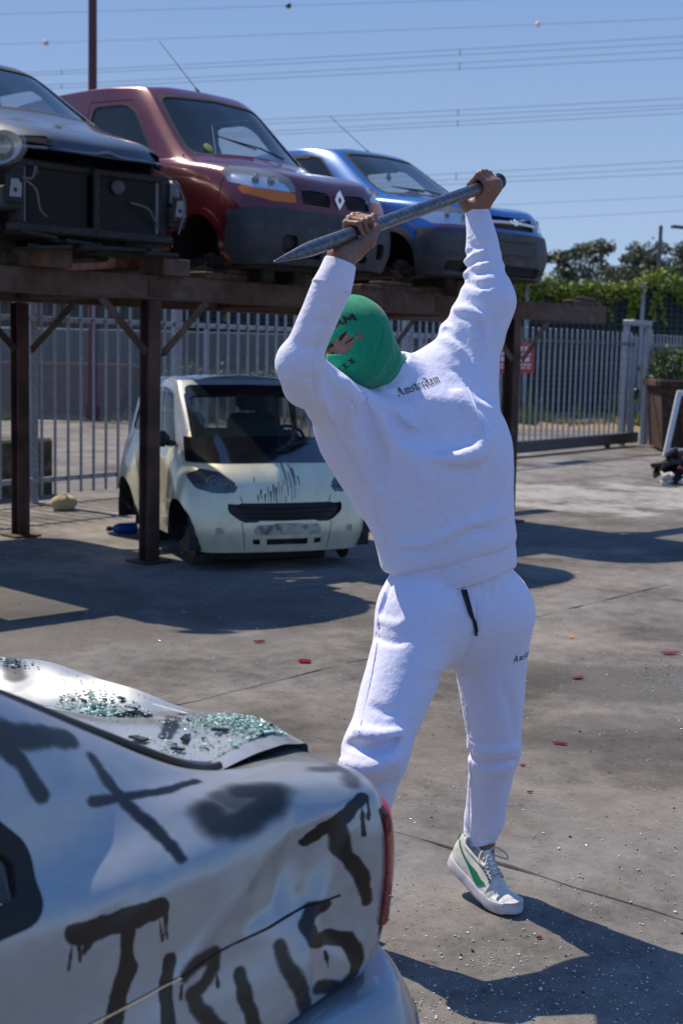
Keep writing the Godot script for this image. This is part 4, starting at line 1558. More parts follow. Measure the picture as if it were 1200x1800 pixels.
	for s in [1, -1]:
		arch_liner(van, s, -0.8, 0.3, 0.345, 0.8, 0.34)
		arch_liner(van, s, -3.4, 0.3, 0.345, 0.8, 0.3)
		hub(van, s * 0.66, 0.2, -0.8, 0.14)
		hub(van, s * 0.66, 0.2, -3.4, 0.12)
		var g := Geo.new()
		g.lathe([[0.0, 0.012], [0.018, 0.01], [0.026, 0.0]], 12, Transform3D(Basis(Vector3(0, 0, 1), -s * PI / 2).scaled(Vector3(1, 0.8, 1.25)), Vector3(s * 0.822, 0.87, -1.15)))
		obj("side_repeater", g, mat(0.65, 0.16, 0.02, 0.25), van)
	floor_pan(van, 1.45, -0.3, -3.8, 0.26)
	var trim := mat(0.03, 0.032, 0.036, 0.8)
	dash(van, 1.35, 1.08, -1.3, trim)
	seat(van, 0.36, 0.78, -2.2, trim)
	seat(van, -0.36, 0.78, -2.2, trim)
	steering(van, 0.36, 1.08, -1.65)
	wiper(van, Vector3(0.25, 1.19, -0.96), Vector3(-0.32, 1.31, -1.08))
	aerial(van, Vector3(0, 1.81, -1.8), Vector3(-0.02, 2.32, -2.35))
	var sticker := Geo.new()
	sticker.lathe([[0.0, 0.003], [0.045, 0.003], [0.045, 0.0]], 14, Transform3D(Basis(Vector3.RIGHT, 0.9), Vector3(-0.47, 1.215, -1.085)))
	obj("window_sticker", sticker, mat(0.4, 0.42, 0.1, 0.6), van)
	var bg := Geo.new()
	for q in [[-1.0, 1.0], [1.0, 1.0], [-1.0, -1.0], [1.0, -1.0]]:
		var a := Vector3(0, 0.075 * q[1], 0)
		var b := Vector3(0.052 * q[0], 0, 0)
		var a2 := a * 0.45
		var b2 := b * 0.45
		var z := Vector3(0, 0, 0.012)
		if q[0] * q[1] > 0:
			bg.quad(b + z, a + z, a2 + z, b2 + z)
			bg.quad(b, a, a + z, b + z)
		else:
			bg.quad(a + z, b + z, b2 + z, a2 + z)
			bg.quad(a, b, b + z, a + z)
	var badge := obj("badge", bg, M.chrome, van)
	badge.position = Vector3(0, 0.765, -0.022)
	# ---------------- blue hatchback
	var blue := thing("blue_hatchback", "bright blue hatchback with grey bumper at the right end of the rack", "car", Vector3(1.52, 2.17, -12.68), PI / 4)
	var bp := paint(0.008, 0.115, 0.42, 0.28, 72)
	sh = Shell.new()
	sh.make(hatch_rings(1, 1, 1), 6, 9)
	sh.take("s", circle(-0.78, 0.27, 0.325), 0.0)
	sh.take("s", circle(-3.2, 0.27, 0.325), 0.0)
	bt = sh.take("s", circle(-0.78, 0.27, 0.325), 0.0, 0.05)
	bt.append_array(sh.take("s", v2([-0.5, 0.1, 0.3, 0.1, 0.3, 0.605, -0.45, 0.61]), 0.0))
	bt.append_array(sh.take("f", v2([-0.2, 0.1, 1.0, 0.1, 1.0, 0.6, -0.2, 0.6]), 0.0))
	bs = Shell.new()
	bs.P = sh.P
	bs.N = sh.N
	bs.U = sh.U
	bs.T = bt
	for q in [["f", v2([-0.2, 0.215, 0.44, 0.225, 0.48, 0.3, -0.2, 0.3]), "air_slot"], ["f", v2([0.55, 0.23, 0.7, 0.25, 0.7, 0.33, 0.55, 0.32]), "air_slot"], ["f", circle(0.11, 0.44, 0.035), "bumper_hole"], ["f", circle(0.3, 0.45, 0.04), "bumper_hole"]]:
		var t := bs.take(q[0], q[1], 0.008)
		obj(q[2], bs.piece(t, 0, 0.03), M.black, blue)
	obj("bumper", bs.piece(bs.T, 0, -0.012, 0.03), tri_mat(ramp_tex(73, 0.006, [[0.0, [0.03, 0.033, 0.038]], [0.5, [0.055, 0.058, 0.064]], [1.0, [0.11, 0.11, 0.115]]]), 1.2, 0.6), blue)
	for y in [0.235, 0.26, 0.285]:
		var g := Geo.new()
		g.tube(PackedVector3Array([Vector3(-0.47, y, -0.04), Vector3(0, y, 0.0), Vector3(0.47, y, -0.04)]), 0.007, 5)
		obj("air_slat", g, M.rubber, blue)
	var plate := Geo.new()
	plate.box(Vector3(0, 0.47, 0.014), Vector3(0.56, 0.15, 0.02), 0.01)
	plate.box(Vector3(0, 0.53, 0.03), Vector3(0.6, 0.03, 0.02), 0.008)
	obj("plate_holder", plate, mat(0.04, 0.042, 0.046, 0.5), blue)
	cut_lamp(sh, blue, "f", v2([0.43, 0.645, 0.45, 0.76, 0.6, 0.8, 0.76, 0.8, 0.79, 0.75, 0.76, 0.66]), 0.012, "headlight", [1, -1], clear, bowl, 0.04, 0.0, [[0.53, 0.715, 0.05], [0.65, 0.73, 0.05]])
	cut_lamp(sh, blue, "f", v2([0.43, 0.615, 0.44, 0.632, 0.77, 0.645, 0.76, 0.618]), 0.003, "indicator", [1, -1], glass(0.5, 0.1, 0.03, 0.7), mat(0.4, 0.1, 0.03, 0.3), 0.015)
	cut_part(sh, blue, "f", v2([-0.2, 0.635, 0.34, 0.645, 0.37, 0.73, -0.2, 0.735]), 0.012, "grille", [0], M.black, 0.03, 0.0)
	var cg := Geo.new()
	cg.tube(PackedVector3Array([Vector3(-0.36, 0.685, -0.06), Vector3(-0.18, 0.69, -0.015), Vector3(0, 0.69, 0.0), Vector3(0.18, 0.69, -0.015), Vector3(0.36, 0.685, -0.06)]), 0.017, 8)
	obj("grille_bar", cg, M.chrome, blue)
	var bow := Geo.new()
	bow.box(Vector3(0, 0, 0), Vector3(0.15, 0.028, 0.016), 0.004)
	bow.box(Vector3(0, 0, 0), Vector3(0.05, 0.055, 0.018), 0.004)
	var bo := obj("badge", bow, M.chrome, blue)
	bo.position = Vector3(0, 0.692, 0.012)
	cut_glass(sh, blue, "f", v2([-0.3, 1.015, 0.585, 1.0, 0.47, 1.385, -0.3, 1.41]), 0.015, 0.02, "windscreen", [0], tint, M.rubber)
	cut_glass(sh, blue, "s", v2([-1.56, 1.04, -1.92, 1.335, -2.06, 1.37, -2.5, 1.38, -2.52, 1.06]), 0.02, 0.016, "side_window", [1, -1], tint, M.rubber)
	cut_glass(sh, blue, "s", v2([-2.62, 1.07, -2.6, 1.38, -3.0, 1.36, -3.25, 1.12]), 0.02, 0.016, "quarter_window", [1, -1], tint, M.rubber)
	gaps = cut_gap(sh, [["s", v2([-1.42, 0.3, -1.4, 0.96])], ["s", v2([-2.57, 0.3, -2.57, 1.38])], ["t", v2([0.68, -1.12, 0.705, -0.9, 0.62, -0.52, 0.42, -0.32, 0.2, -0.26]), 0.005]])
	for s in [1, -1]:
		obj("panel_gap", sh.piece(gaps, s, 0.01), M.black, blue)
	obj("body", sh.piece(sh.T, 0), bp, blue)
	for s in [1, -1]:
		arch_liner(blue, s, -0.78, 0.27, 0.335, 0.8, 0.34)
		arch_liner(blue, s, -3.2, 0.27, 0.335, 0.78, 0.3)
		hub(blue, s * 0.66, 0.22, -0.78, 0.13)
		hub(blue, s * 0.66, 0.22, -3.2, 0.12)
		var mg := Geo.new()
		mg.box(Vector3(s * 0.87, 1.06, -1.52), Vector3(0.17, 0.11, 0.08), 0.035)
		mg.box(Vector3(s * 0.78, 1.03, -1.5), Vector3(0.08, 0.03, 0.05), 0.01)
		obj("mirror", mg, bp, blue)
	floor_pan(blue, 1.45, -0.3, -3.6, 0.24)
	dash(blue, 1.3, 0.94, -1.35, trim)
	seat(blue, 0.36, 0.6, -2.15, trim)
	seat(blue, -0.36, 0.6, -2.15, trim)
	steering(blue, 0.36, 0.95, -1.65)
	wiper(blue, Vector3(0.1, 1.0, -0.93), Vector3(-0.45, 1.04, -1.05))
	aerial(blue, Vector3(0, 1.475, -1.86), Vector3(0.0, 1.9, -2.45))
	var fresh := Geo.new()
	fresh.prism(PackedVector2Array([Vector2(-0.012, -0.05), Vector2(0.012, -0.05), Vector2(0.012, -0.03), Vector2(0.045, -0.03), Vector2(0.0, 0.06), Vector2(-0.045, -0.03), Vector2(-0.012, -0.03)]), 0.0, 0.003)
	var fo := obj("air_freshener", fresh, M.black, blue)
	fo.position = Vector3(-0.1, 1.21, -1.5)
	# ---------------- dark wreck
	var wreck := thing("dark_wreck", "black scrap car with its whole front stripped, left end of the rack", "car", Vector3(-1.62, 2.19, -9.62), PI / 4)
	var bk := paint(0.026, 0.026, 0.033, 0.5, 74)
	sh = Shell.new()
	# a taller car with a steep bonnet
	var tall := hatch_rings(1.03, 1.04, 1.03)
	var lift := [0.0, 0.0, 0.0, 0.0, 0.04, 0.14, 0.13, 0.13, 0.13]
	for r in 9:
		for k in tall[r].size():
			tall[r][k].y += lift[r] * (1.0 if k < 5 or r > 5 else 0.5)
	sh.make(tall, 6, 9)
	sh.take("s", circle(-0.82, 0.3, 0.345), 0.0)
	sh.take("s", circle(-3.3, 0.3, 0.345), 0.0)
	sh.take("f", v2([-0.2, 0.0, 1.0, 0.0, 1.0, 0.8, 0.5, 0.8, 0.42, 0.775, -0.2, 0.76]), 0.0)
	sh.take("s", v2([-0.6, 0.0, 0.4, 0.0, 0.4, 0.9, -0.44, 0.86, -0.6, 0.72]), 0.0)
	cut_glass(sh, wreck, "f", v2([-0.3, 1.205, 0.6, 1.19, 0.485, 1.57, -0.3, 1.595]), 0.015, 0.02, "windscreen", [0], tint, M.rubber)
	cut_glass(sh, wreck, "s", v2([-1.61, 1.18, -1.98, 1.51, -2.12, 1.545, -2.58, 1.555, -2.6, 1.19]), 0.02, 0.016, "side_window", [1, -1], tint, M.rubber)
	gaps = cut_gap(sh, [["s", v2([-1.46, 0.3, -1.44, 1.0])], ["t", v2([0.7, -1.15, 0.73, -0.92, 0.7, -0.5]), 0.006]])
	for s in [1, -1]:
		obj("panel_gap", sh.piece(gaps, s, 0.012), M.black, wreck)
	obj("body", sh.piece(sh.T, 0, 0.0, 0.012), bk, wreck)
	var lipg := Geo.new()
	lipg.tube(curve([Vector3(-0.62, 0.795, -0.27), Vector3(-0.42, 0.785, -0.12), Vector3(-0.12, 0.78, -0.075), Vector3(0.0, 0.80, -0.07), Vector3(0.12, 0.78, -0.075), Vector3(0.42, 0.785, -0.12), Vector3(0.62, 0.795, -0.27)], 24), 0.012, 8)
	obj("bonnet_edge", lipg, mat(0.10, 0.11, 0.15, 0.2, 0.3, 1.0), wreck)
	var g2 := Geo.new()
	g2.box(Vector3(0, 0.69, -0.28), Vector3(1.3, 0.06, 0.09), 0.015)
	g2.box(Vector3(0, 0.26, -0.24), Vector3(1.36, 0.07, 0.1), 0.015)
	g2.box(Vector3(-0.60, 0.48, -0.27), Vector3(0.07, 0.4, 0.1), 0.012)
	g2.box(Vector3(0.60, 0.48, -0.27), Vector3(0.07, 0.4, 0.1), 0.012)
	g2.box(Vector3(0.0, 0.48, -0.21), Vector3(0.045, 0.46, 0.04), 0.01)
	obj("radiator_support", g2, M.dirt_black, wreck)
	for x in [-0.29, 0.29]:
		var rad := Geo.new()
		rad.box(Vector3(x, 0.47, -0.27), Vector3(0.5, 0.38, 0.03), 0.004)
		for k in 24:
			rad.box(Vector3(x, 0.295 + k * 0.0152, -0.25), Vector3(0.48, 0.004, 0.014))
		obj("radiator_core", rad, mat(0.012, 0.013, 0.015, 0.5, 0.4), wreck)
		var tank := Geo.new()
		tank.box(Vector3(x + (0.27 if x > 0 else -0.27), 0.47, -0.26), Vector3(0.028, 0.4, 0.05), 0.008)
		obj("radiator_tank", tank, mat(0.16, 0.165, 0.17, 0.5, 0.3), wreck)
	for q in [[-0.69, 0.5], [0.69, 0.48]]:
		var ch := Geo.new()
		ch.box(Vector3(q[0], q[1] - 0.06, -0.34), Vector3(0.14, 0.16, 0.36), 0.015)
		ch.box(Vector3(q[0], q[1] + 0.0, -0.15), Vector3(0.13, 0.18, 0.012), 0.004)
		obj("chassis_leg", ch, M.dirt_black, wreck)
		var pl := Geo.new()
		pl.prism(PackedVector2Array([Vector2(-0.045, -0.055), Vector2(0.045, -0.055), Vector2(0.05, 0.03), Vector2(0.02, 0.065), Vector2(-0.03, 0.06)]), 0, 0.006, Transform3D(Basis.IDENTITY, Vector3(q[0], q[1], -0.143)))
		obj("crash_bracket", pl, mat(0.25, 0.26, 0.27, 0.5, 0.3), wreck)
		var hole := Geo.new()
		hole.lathe([[0.0, 0.002], [0.015, 0.001], [0.015, -0.002]], 10, Transform3D(Basis(Vector3.RIGHT, PI / 2), Vector3(q[0], q[1] - 0.01, -0.136)))
		obj("bracket_hole", hole, M.black, wreck)
	var lampg := Geo.new()
	var lrows := []
	for r in 8:
		var row := PackedVector3Array()
		for c in 14:
			var a := TAU * c / 14.0
			var t := r / 7.0
			row.append(Vector3(cos(a) * 0.2 * sqrt(1 - t * t * 0.98), sin(a) * (0.13 + 0.03 * cos(a)) * sqrt(1 - t * t * 0.98), t * 0.09))
		lrows.append(row)
	lampg.grid(lrows, true)
	var hl := obj("headlight", lampg, glass(0.5, 0.5, 0.45, 0.22), wreck)
	hl.transform = Transform3D(Basis(Vector3.UP, -0.5) * Basis(Vector3(0, 0, 1), 0.35), Vector3(-0.72, 0.77, -0.30))
	var lb := Geo.new()
	for q in [[0.16, 0.11, 0.05, 1.0], [0.055, 0.055, 0.03, -0.4], [0.05, 0.05, 0.03, 1.6]]:
		var rws := []
		for r in 7:
			var row := PackedVector3Array()
			for c in 18:
				var a := TAU * c / 18.0
				var t := r / 6.0
				row.append(Vector3(cos(a) * q[0] * (1.0 - t) + (q[3] - 1.0) * 0.06, sin(a) * q[1] * (1.0 - t), 0.035 - q[2] * sin(t * PI * 0.5)))
			rws.append(row)
		lb.grid(rws, true)
	obj("lamp_bowl", lb, mat(0.5, 0.5, 0.47, 0.15, 0.95), hl)
	var torn := Geo.new()
	torn.box(Vector3(0.72, 0.6, -0.28), Vector3(0.09, 0.2, 0.14), 0.03)
	obj("lamp_bracket", torn, mat(0.14, 0.15, 0.17, 0.4, 0.3), wreck)
	for q in [[Vector3(-0.48, 0.62, -0.2), Vector3(-0.52, 0.66, -0.16), Vector3(-0.55, 0.58, -0.15), Vector3(-0.62, 0.58, -0.16)], [Vector3(-0.6, 0.56, -0.15), Vector3(-0.54, 0.5, -0.12), Vector3(-0.5, 0.38, -0.14), Vector3(-0.42, 0.34, -0.18)], [Vector3(0.3, 0.5, -0.22), Vector3(0.42, 0.47, -0.18), Vector3(0.5, 0.4, -0.2), Vector3(0.56, 0.34, -0.22)], [Vector3(0.5, 0.75, -0.2), Vector3(0.64, 0.66, -0.12), Vector3(0.7, 0.5, -0.1), Vector3(0.66, 0.3, -0.12)]]:
		var wg := Geo.new()
		wg.tube(curve(q, 12), 0.008, 6)
		obj("cable", wg, mat(0.12, 0.12, 0.12, 0.6), wreck)
	var fan := Geo.new()
	fan.lathe([[0.0, 0.02], [0.05, 0.02], [0.055, 0.0]], 18, Transform3D(Basis(Vector3.RIGHT, PI / 2), Vector3(0.2, 0.6, -0.235)))
	obj("fan_motor", fan, mat(0.06, 0.06, 0.065, 0.5), wreck)
	var under := Geo.new()
	for k in 9:
		under.box(Vector3(-0.5 + k * 0.13 + rng.randf_range(-0.04, 0.04), 0.16 + rng.randf_range(-0.03, 0.03), -0.28 + rng.randf_range(-0.06, 0.06)), Vector3(0.3, 0.03, 0.22), 0.01, Transform3D(Basis(Vector3(0, 0, 1), rng.randf_range(-0.12, 0.12)), Vector3.ZERO))
	obj("torn_undertray", under, M.dirt_black, wreck)
	for s in [1, -1]:
		arch_liner(wreck, s, -0.82, 0.3, 0.355, 0.8, 0.34)
		hub(wreck, s * 0.68, 0.22, -0.82, 0.14)
		hub(wreck, s * 0.66, 0.22, -3.3, 0.12)
		var bay := Geo.new()
		bay.box(Vector3(s * 0.56, 0.55, -0.7), Vector3(0.03, 0.5, 0.8), 0.01)
		obj("inner_wing", bay, M.dirt_black, wreck)
	var eng := Geo.new()
	eng.box(Vector3(0, 0.5, -0.62), Vector3(0.8, 0.42, 0.4), 0.06)
	obj("engine", eng, M.dirt_black, wreck)
	floor_pan(wreck, 1.45, -0.5, -3.7, 0.24)
	dash(wreck, 1.3, 0.98, -1.4, trim)
	seat(wreck, 0.36, 0.62, -2.2, trim)
	seat(wreck, -0.36, 0.62, -2.2, trim)
	steering(wreck, 0.36, 0.98, -1.7)
	wiper(wreck, Vector3(0.3, 1.05, -0.98), Vector3(0.55, 1.12, -1.16))

func build_small_car() -> void:
	var fwd := Vector3(0.378, 0, 0.925)
	var c := thing("small_white_car", "small cream white two seater with black windscreen surround and missing wheels", "car", Vector3(-0.40, -0.03, -10.25), atan2(0.378, 0.925))
	c.scale = Vector3(1, 0.965, 1)
	var cream := paint(0.70, 0.66, 0.46, 0.3, 75)
	var silver := paint(0.34, 0.37, 0.42, 0.3, 76)
	var tint := glass(0.03, 0.05, 0.055, 0.3)
	var sh := Shell.new()
	sh.make([ring("0 .18 -.03; .4 .18 -.06; .62 .18 -.16; .7 .2 -.42; .68 .22 -.9; .68 .22 -1.3; .69 .22 -1.7; .72 .22 -2.1; .66 .25 -2.42; .35 .25 -2.47; 0 .25 -2.48"),
		ring("0 .34 0; .42 .34 -.03; .68 .34 -.16; .755 .36 -.42; .72 .38 -.9; .71 .38 -1.3; .73 .38 -1.7; .77 .4 -2.1; .7 .4 -2.46; .35 .4 -2.5; 0 .4 -2.5"),
		ring("0 .55 -.02; .42 .56 -.06; .67 .58 -.2; .75 .6 -.45; .72 .6 -.9; .71 .6 -1.3; .73 .6 -1.7; .77 .62 -2.1; .7 .6 -2.46; .35 .6 -2.5; 0 .6 -2.5"),
		ring("0 .74 -.09; .38 .75 -.13; .6 .77 -.27; .69 .8 -.5; .715 .82 -.9; .715 .84 -1.3; .715 .86 -1.7; .725 .86 -2.1; .66 .86 -2.44; .33 .86 -2.48; 0 .86 -2.48"),
		ring("0 .93 -.3; .36 .92 -.33; .56 .91 -.44; .645 .92 -.58; .69 .94 -.9; .695 .96 -1.3; .695 .98 -1.7; .69 1.0 -2.1; .62 1.0 -2.4; .3 1.0 -2.44; 0 1.0 -2.44"),
		ring("0 1.44 -.98; .36 1.43 -1.0; .53 1.42 -1.06; .575 1.42 -1.12; .59 1.43 -1.25; .6 1.44 -1.5; .6 1.44 -1.8; .59 1.43 -2.05; .55 1.42 -2.22; .3 1.43 -2.27; 0 1.44 -2.28"),
		ring("0 1.51 -1.12; .28 1.51 -1.13; .42 1.5 -1.18; .46 1.5 -1.22; .47 1.5 -1.3; .47 1.51 -1.5; .47 1.51 -1.8; .46 1.5 -2.0; .42 1.5 -2.14; .22 1.5 -2.18; 0 1.51 -2.19"),
		ring("0 1.54 -1.3; 0 1.54 -1.31; 0 1.54 -1.33; 0 1.54 -1.36; 0 1.54 -1.42; 0 1.54 -1.55; 0 1.54 -1.75; 0 1.53 -1.9; 0 1.53 -1.98; 0 1.53 -2; 0 1.53 -2.02")], 7, 9)
	sh.take("s", circle(-0.46, 0.27, 0.3), 0.0)
	sh.take("s", circle(-2.12, 0.27, 0.32), 0.0)
	# black panel below the screen, black header above, screen between
	var gloss := mat(0.008, 0.009, 0.011, 0.12, 0.0, 1.0)
	obj("screen_header", sh.piece(sh.take("f", v2([-0.3, 1.385, 0.56, 1.37, 0.5, 1.45, -0.3, 1.465]), 0.0), 0, -0.003, 0.02), gloss, c)
	cut_glass(sh, c, "f", v2([-0.3, 1.03, 0.55, 1.03, 0.51, 1.36, -0.3, 1.375]), 0.005, 0.03, "windscreen", [0], tint, gloss)
	obj("screen_surround", sh.piece(sh.take("f", v2([-0.3, 0.87, 0.66, 0.855, 0.62, 1.08, -0.3, 1.08]), 0.0), 0, -0.003, 0.02), gloss, c)
	cut_glass(sh, c, "s", v2([-0.84, 0.985, -1.14, 1.36, -1.3, 1.385, -1.62, 1.385, -1.68, 1.01]), 0.02, 0.018, "side_window", [1, -1], tint, gloss)
	cut_glass(sh, c, "s", v2([-1.8, 1.03, -1.78, 1.36, -1.98, 1.34, -2.1, 1.06]), 0.02, 0.016, "quarter_window", [1, -1], tint, gloss)
	cut_glass(sh, c, "b", v2([-0.3, 1.03, 0.52, 1.03, 0.46, 1.33, -0.3, 1.34]), 0.02, 0.02, "rear_window", [0], tint, gloss)
	cut_lamp(sh, c, "f", v2([0.66, 0.755, 0.59, 0.79, 0.49, 0.77, 0.40, 0.695, 0.42, 0.668, 0.55, 0.668, 0.64, 0.695]), 0.028, "headlight", [1, -1], glass(0.12, 0.13, 0.14, 0.4), mat(0.16, 0.17, 0.18, 0.2, 0.8), 0.045, 0.0, [[0.56, 0.73, 0.055], [0.46, 0.705, 0.03]])
	cut_part(sh, c, "f", v2([-0.3, 0.43, 0.35, 0.43, 0.44, 0.50, 0.455, 0.555, -0.3, 0.555]), 0.012, "grille", [0], M.black, 0.03, 0.0)
	for y in [0.455, 0.49, 0.53]:
		var g := Geo.new()
		g.tube(PackedVector3Array([Vector3(-0.38, y, -0.075), Vector3(-0.2, y, -0.035), Vector3(0, y, -0.02), Vector3(0.2, y, -0.035), Vector3(0.38, y, -0.075)]), 0.011, 6)
		obj("grille_slat", g, M.rubber, c)
	cut_part(sh, c, "f", v2([-0.1, 0.245, 0.17, 0.245, 0.17, 0.285, -0.1, 0.285]), 0.006, "lower_slot", [0], M.black, 0.03, 0.0)
	cut_part(sh, c, "f", v2([0.205, 0.247, 0.27, 0.253, 0.29, 0.27, 0.275, 0.287, 0.205, 0.286]), 0.005, "lower_slot", [1, -1], M.black, 0.03, 0.0)
	var pl := cut_part(sh, c, "f", v2([-0.2, 0.325, 0.26, 0.325, 0.26, 0.40, -0.2, 0.40]), 0.008, "plate_recess", [0], tri_mat(ramp_tex(77, 0.0225, [[0.0, [0.05, 0.05, 0.045]], [0.3, [0.2, 0.19, 0.16]], [0.45, [0.42, 0.40, 0.33]], [1.0, [0.52, 0.50, 0.40]]]), 0.7, 0.6), 0.004, 0.006)
	cut_part(sh, c, "f", v2([0.50, 0.33, 0.545, 0.345, 0.54, 0.375, 0.50, 0.36]), 0.01, "fog_lamp_cover", [1, -1], mat(0.40, 0.38, 0.31, 0.5), 0.006, 0.006)
	# split panel edge on the car's right, black drips of paint on the bonnet
	var crack := sh.take("f", v2([0.305, 0.415, 0.335, 0.415, 0.3, 0.335, 0.285, 0.36]), 0.0)
	crack.append_array(sh.take("f", v2([0.19, 0.425, 0.27, 0.415, 0.26, 0.40, 0.2, 0.41]), 0.0))
	obj("cracked_hole", sh.piece(crack, -1, 0.012), M.black, c)
	obj("bumper_patch", sh.piece(crack, 1, 0.0), cream, c)
	var drips := [[-0.06, 0.83, 0.70], [-0.045, 0.86, 0.60], [-0.02, 0.80, 0.58], [0.01, 0.865, 0.62], [0.03, 0.84, 0.57], [0.055, 0.70, 0.575], [0.075, 0.73, 0.575], [0.10, 0.69, 0.57], [0.12, 0.71, 0.58], [0.145, 0.66, 0.57], [0.165, 0.695, 0.575], [0.19, 0.64, 0.575], [0.22, 0.67, 0.6], [0.245, 0.63, 0.58], [-0.09, 0.77, 0.7], [0.26, 0.76, 0.72]]
	var black_run := mat(0.02, 0.021, 0.023, 0.5)
	for d in drips:
		var x: float = -d[0] + 0.02
		var side := 1 if x >= 0 else -1
		x = absf(x)
		var wd := rng.randf_range(0.003, 0.008)
		var t := sh.strip("f", v2([x, d[1], x + 0.003, lerpf(d[1], d[2], 0.5)]), wd)
		t.append_array(sh.strip("f", v2([x + 0.003, lerpf(d[1], d[2], 0.5), x + 0.001, d[2]]), wd * 0.6))
		obj("paint_drip", sh.piece(t, side, 0.0), black_run, c)
		obj("bonnet_patch", sh.piece(t, -side, 0.0), cream, c)
	var gaps := cut_gap(sh, [["f", v2([0.365, 0.62, 0.345, 0.57]), 0.003], ["f", v2([0.36, 0.42, 0.33, 0.2]), 0.003], ["s", v2([-0.78, 0.3, -0.8, 0.93])], ["s", v2([-1.72, 0.3, -1.74, 1.38])]])
	for s in [1, -1]:
		obj("panel_gap", sh.piece(gaps, s, 0.008), M.black, c)
	# safety cell in silver: pillars and roof rail
	var cell := sh.take("s", v2([-0.60, 0.9, -0.80, 0.985, -1.14, 1.43, -2.2, 1.43, -2.2, 1.55, -0.9, 1.55]), 0.0)
	cell.append_array(sh.take("t", v2([-0.1, -0.9, 0.8, -0.9, 0.8, -2.6, -0.1, -2.6]), 0.0))
	obj("safety_cell", sh.piece(cell, 0), silver, c)
	obj("body", sh.piece(sh.T, 0), cream, c)
	for s in [1, -1]:
		arch_liner(c, s, -0.46, 0.27, 0.31, 0.73, 0.26)
		arch_liner(c, s, -2.12, 0.27, 0.33, 0.74, 0.26)
		hub(c, s * 0.62, 0.19, -0.46, 0.145)
		var mg := Geo.new()
		mg.box(Vector3(s * 0.80, 1.02, -0.78), Vector3(0.17, 0.13, 0.1), 0.045)
		mg.box(Vector3(s * 0.71, 0.99, -0.78), Vector3(0.08, 0.05, 0.08), 0.015)
		obj("mirror", mg, M.rubber, c)
		var stand := Geo.new()
		stand.box(Vector3(s * 0.5, 0.1, -1.95), Vector3(0.2, 0.14, 0.2), 0.01)
		obj("axle_stand", stand, M.dirt_black, c)
	var jack := Geo.new()
	jack.box(Vector3(0, 0.11, -0.46), Vector3(0.9, 0.1, 0.2), 0.02)
	obj("front_axle", jack, M.dirt_black, c)
	floor_pan(c, 1.25, -0.15, -2.35, 0.28)
	var trim := mat(0.035, 0.037, 0.042, 0.8)
	dash(c, 1.15, 0.93, -0.72, trim)
	seat(c, 0.32, 0.62, -1.5, trim)
	seat(c, -0.32, 0.62, -1.6, trim)
	steering(c, 0.32, 0.95, -1.02)
	wiper(c, Vector3(0.0, 0.96, -0.30), Vector3(0.3, 1.03, -0.42))

# ------------------------------------------------------------------ the smashed sedan in front, rear left quarter
func sedan_rings() -> Array:
	return [ring("0 .3 .2; .45 .3 .18; .68 .3 .1; .79 .3 0; .8 .3 -.12; .8 .3 -.32; .8 .3 -.52; .8 .3 -.72; .8 .3 -1; .8 .3 -1.4; .8 .3 -2.2"),
		ring("0 .55 .16; .45 .55 .15; .68 .55 .1; .82 .55 0; .845 .55 -.12; .85 .55 -.32; .85 .55 -.52; .85 .55 -.72; .85 .55 -1; .85 .55 -1.4; .85 .55 -2.2"),
		ring("0 .66 .16; .45 .66 .14; .72 .66 .125; .868 .66 .035; .848 .66 -.12; .85 .66 -.32; .855 .66 -.52; .855 .66 -.72; .855 .66 -1; .855 .66 -1.4; .855 .66 -2.2"),
		ring("0 .76 .17; .45 .76 .15;   .72 .76 .135; .865 .76 .05; .825 .76 -.12; .815 .76 -.32; .83 .76 -.52; .835 .76 -.72; .84 .76 -1; .84 .76 -1.4; .84 .76 -2.2"),
		ring("0 .85 .16; .45 .85 .14; .72 .86 .135; .858 .86 .05; .812 .87 -.12; .80 .88 -.32; .81 .89 -.52; .815 .9 -.72; .82 .91 -1; .82 .91 -1.4; .82 .91 -2.2"),
		ring("0 .92 .15; .45 .92 .13; .70 .92 .11; .822 .93 .035; .765 .94 -.12; .735 .945 -.32; .75 .95 -.52; .775 .955 -.72; .79 .96 -1; .79 .96 -1.4; .79 .96 -2.2"),
		ring("0 .945 .12; .45 .945 .1; .64 .945 .06; .72 .952 -.01; .68 .96 -.15; .675 .985 -.32; .705 1.03 -.52; .735 1.06 -.72; .755 1.07 -1; .755 1.08 -1.4; .755 1.08 -2.2"),
		ring("0 .94 .11; .45 .94 .09; .6 .94 .02; .645 .95 -.06; .64 .962 -.2; .615 1.06 -.38; .63 1.155 -.56; .655 1.25 -.76; .665 1.31 -1.02; .66 1.36 -1.4; .65 1.38 -2.2"),
		ring("0 .915 .1; .45 .915 .08; .59 .915 0; .635 .932 -.08; .625 .945 -.22; .595 1.045 -.4; .605 1.15 -.6; .61 1.27 -.82; .58 1.36 -1.06; .55 1.405 -1.4; .55 1.42 -2.2")]

func dent(sh: Shell, list: Array) -> void:
	# pushed in panels: centre, radii and depth; a negative depth pushes outwards
	for k in sh.P.size():
		var q := sh.P[k]
		for d in list:
			var e: Vector3 = (q - d[0]) / d[1]
			var l := e.length_squared()
			if l < 1.0:
				q.x -= d[2] * (1.0 - l) * (1.0 - l)
		sh.P[k] = Vector3(maxf(q.x, 0.0), q.y, q.z)
	sh.smooth()

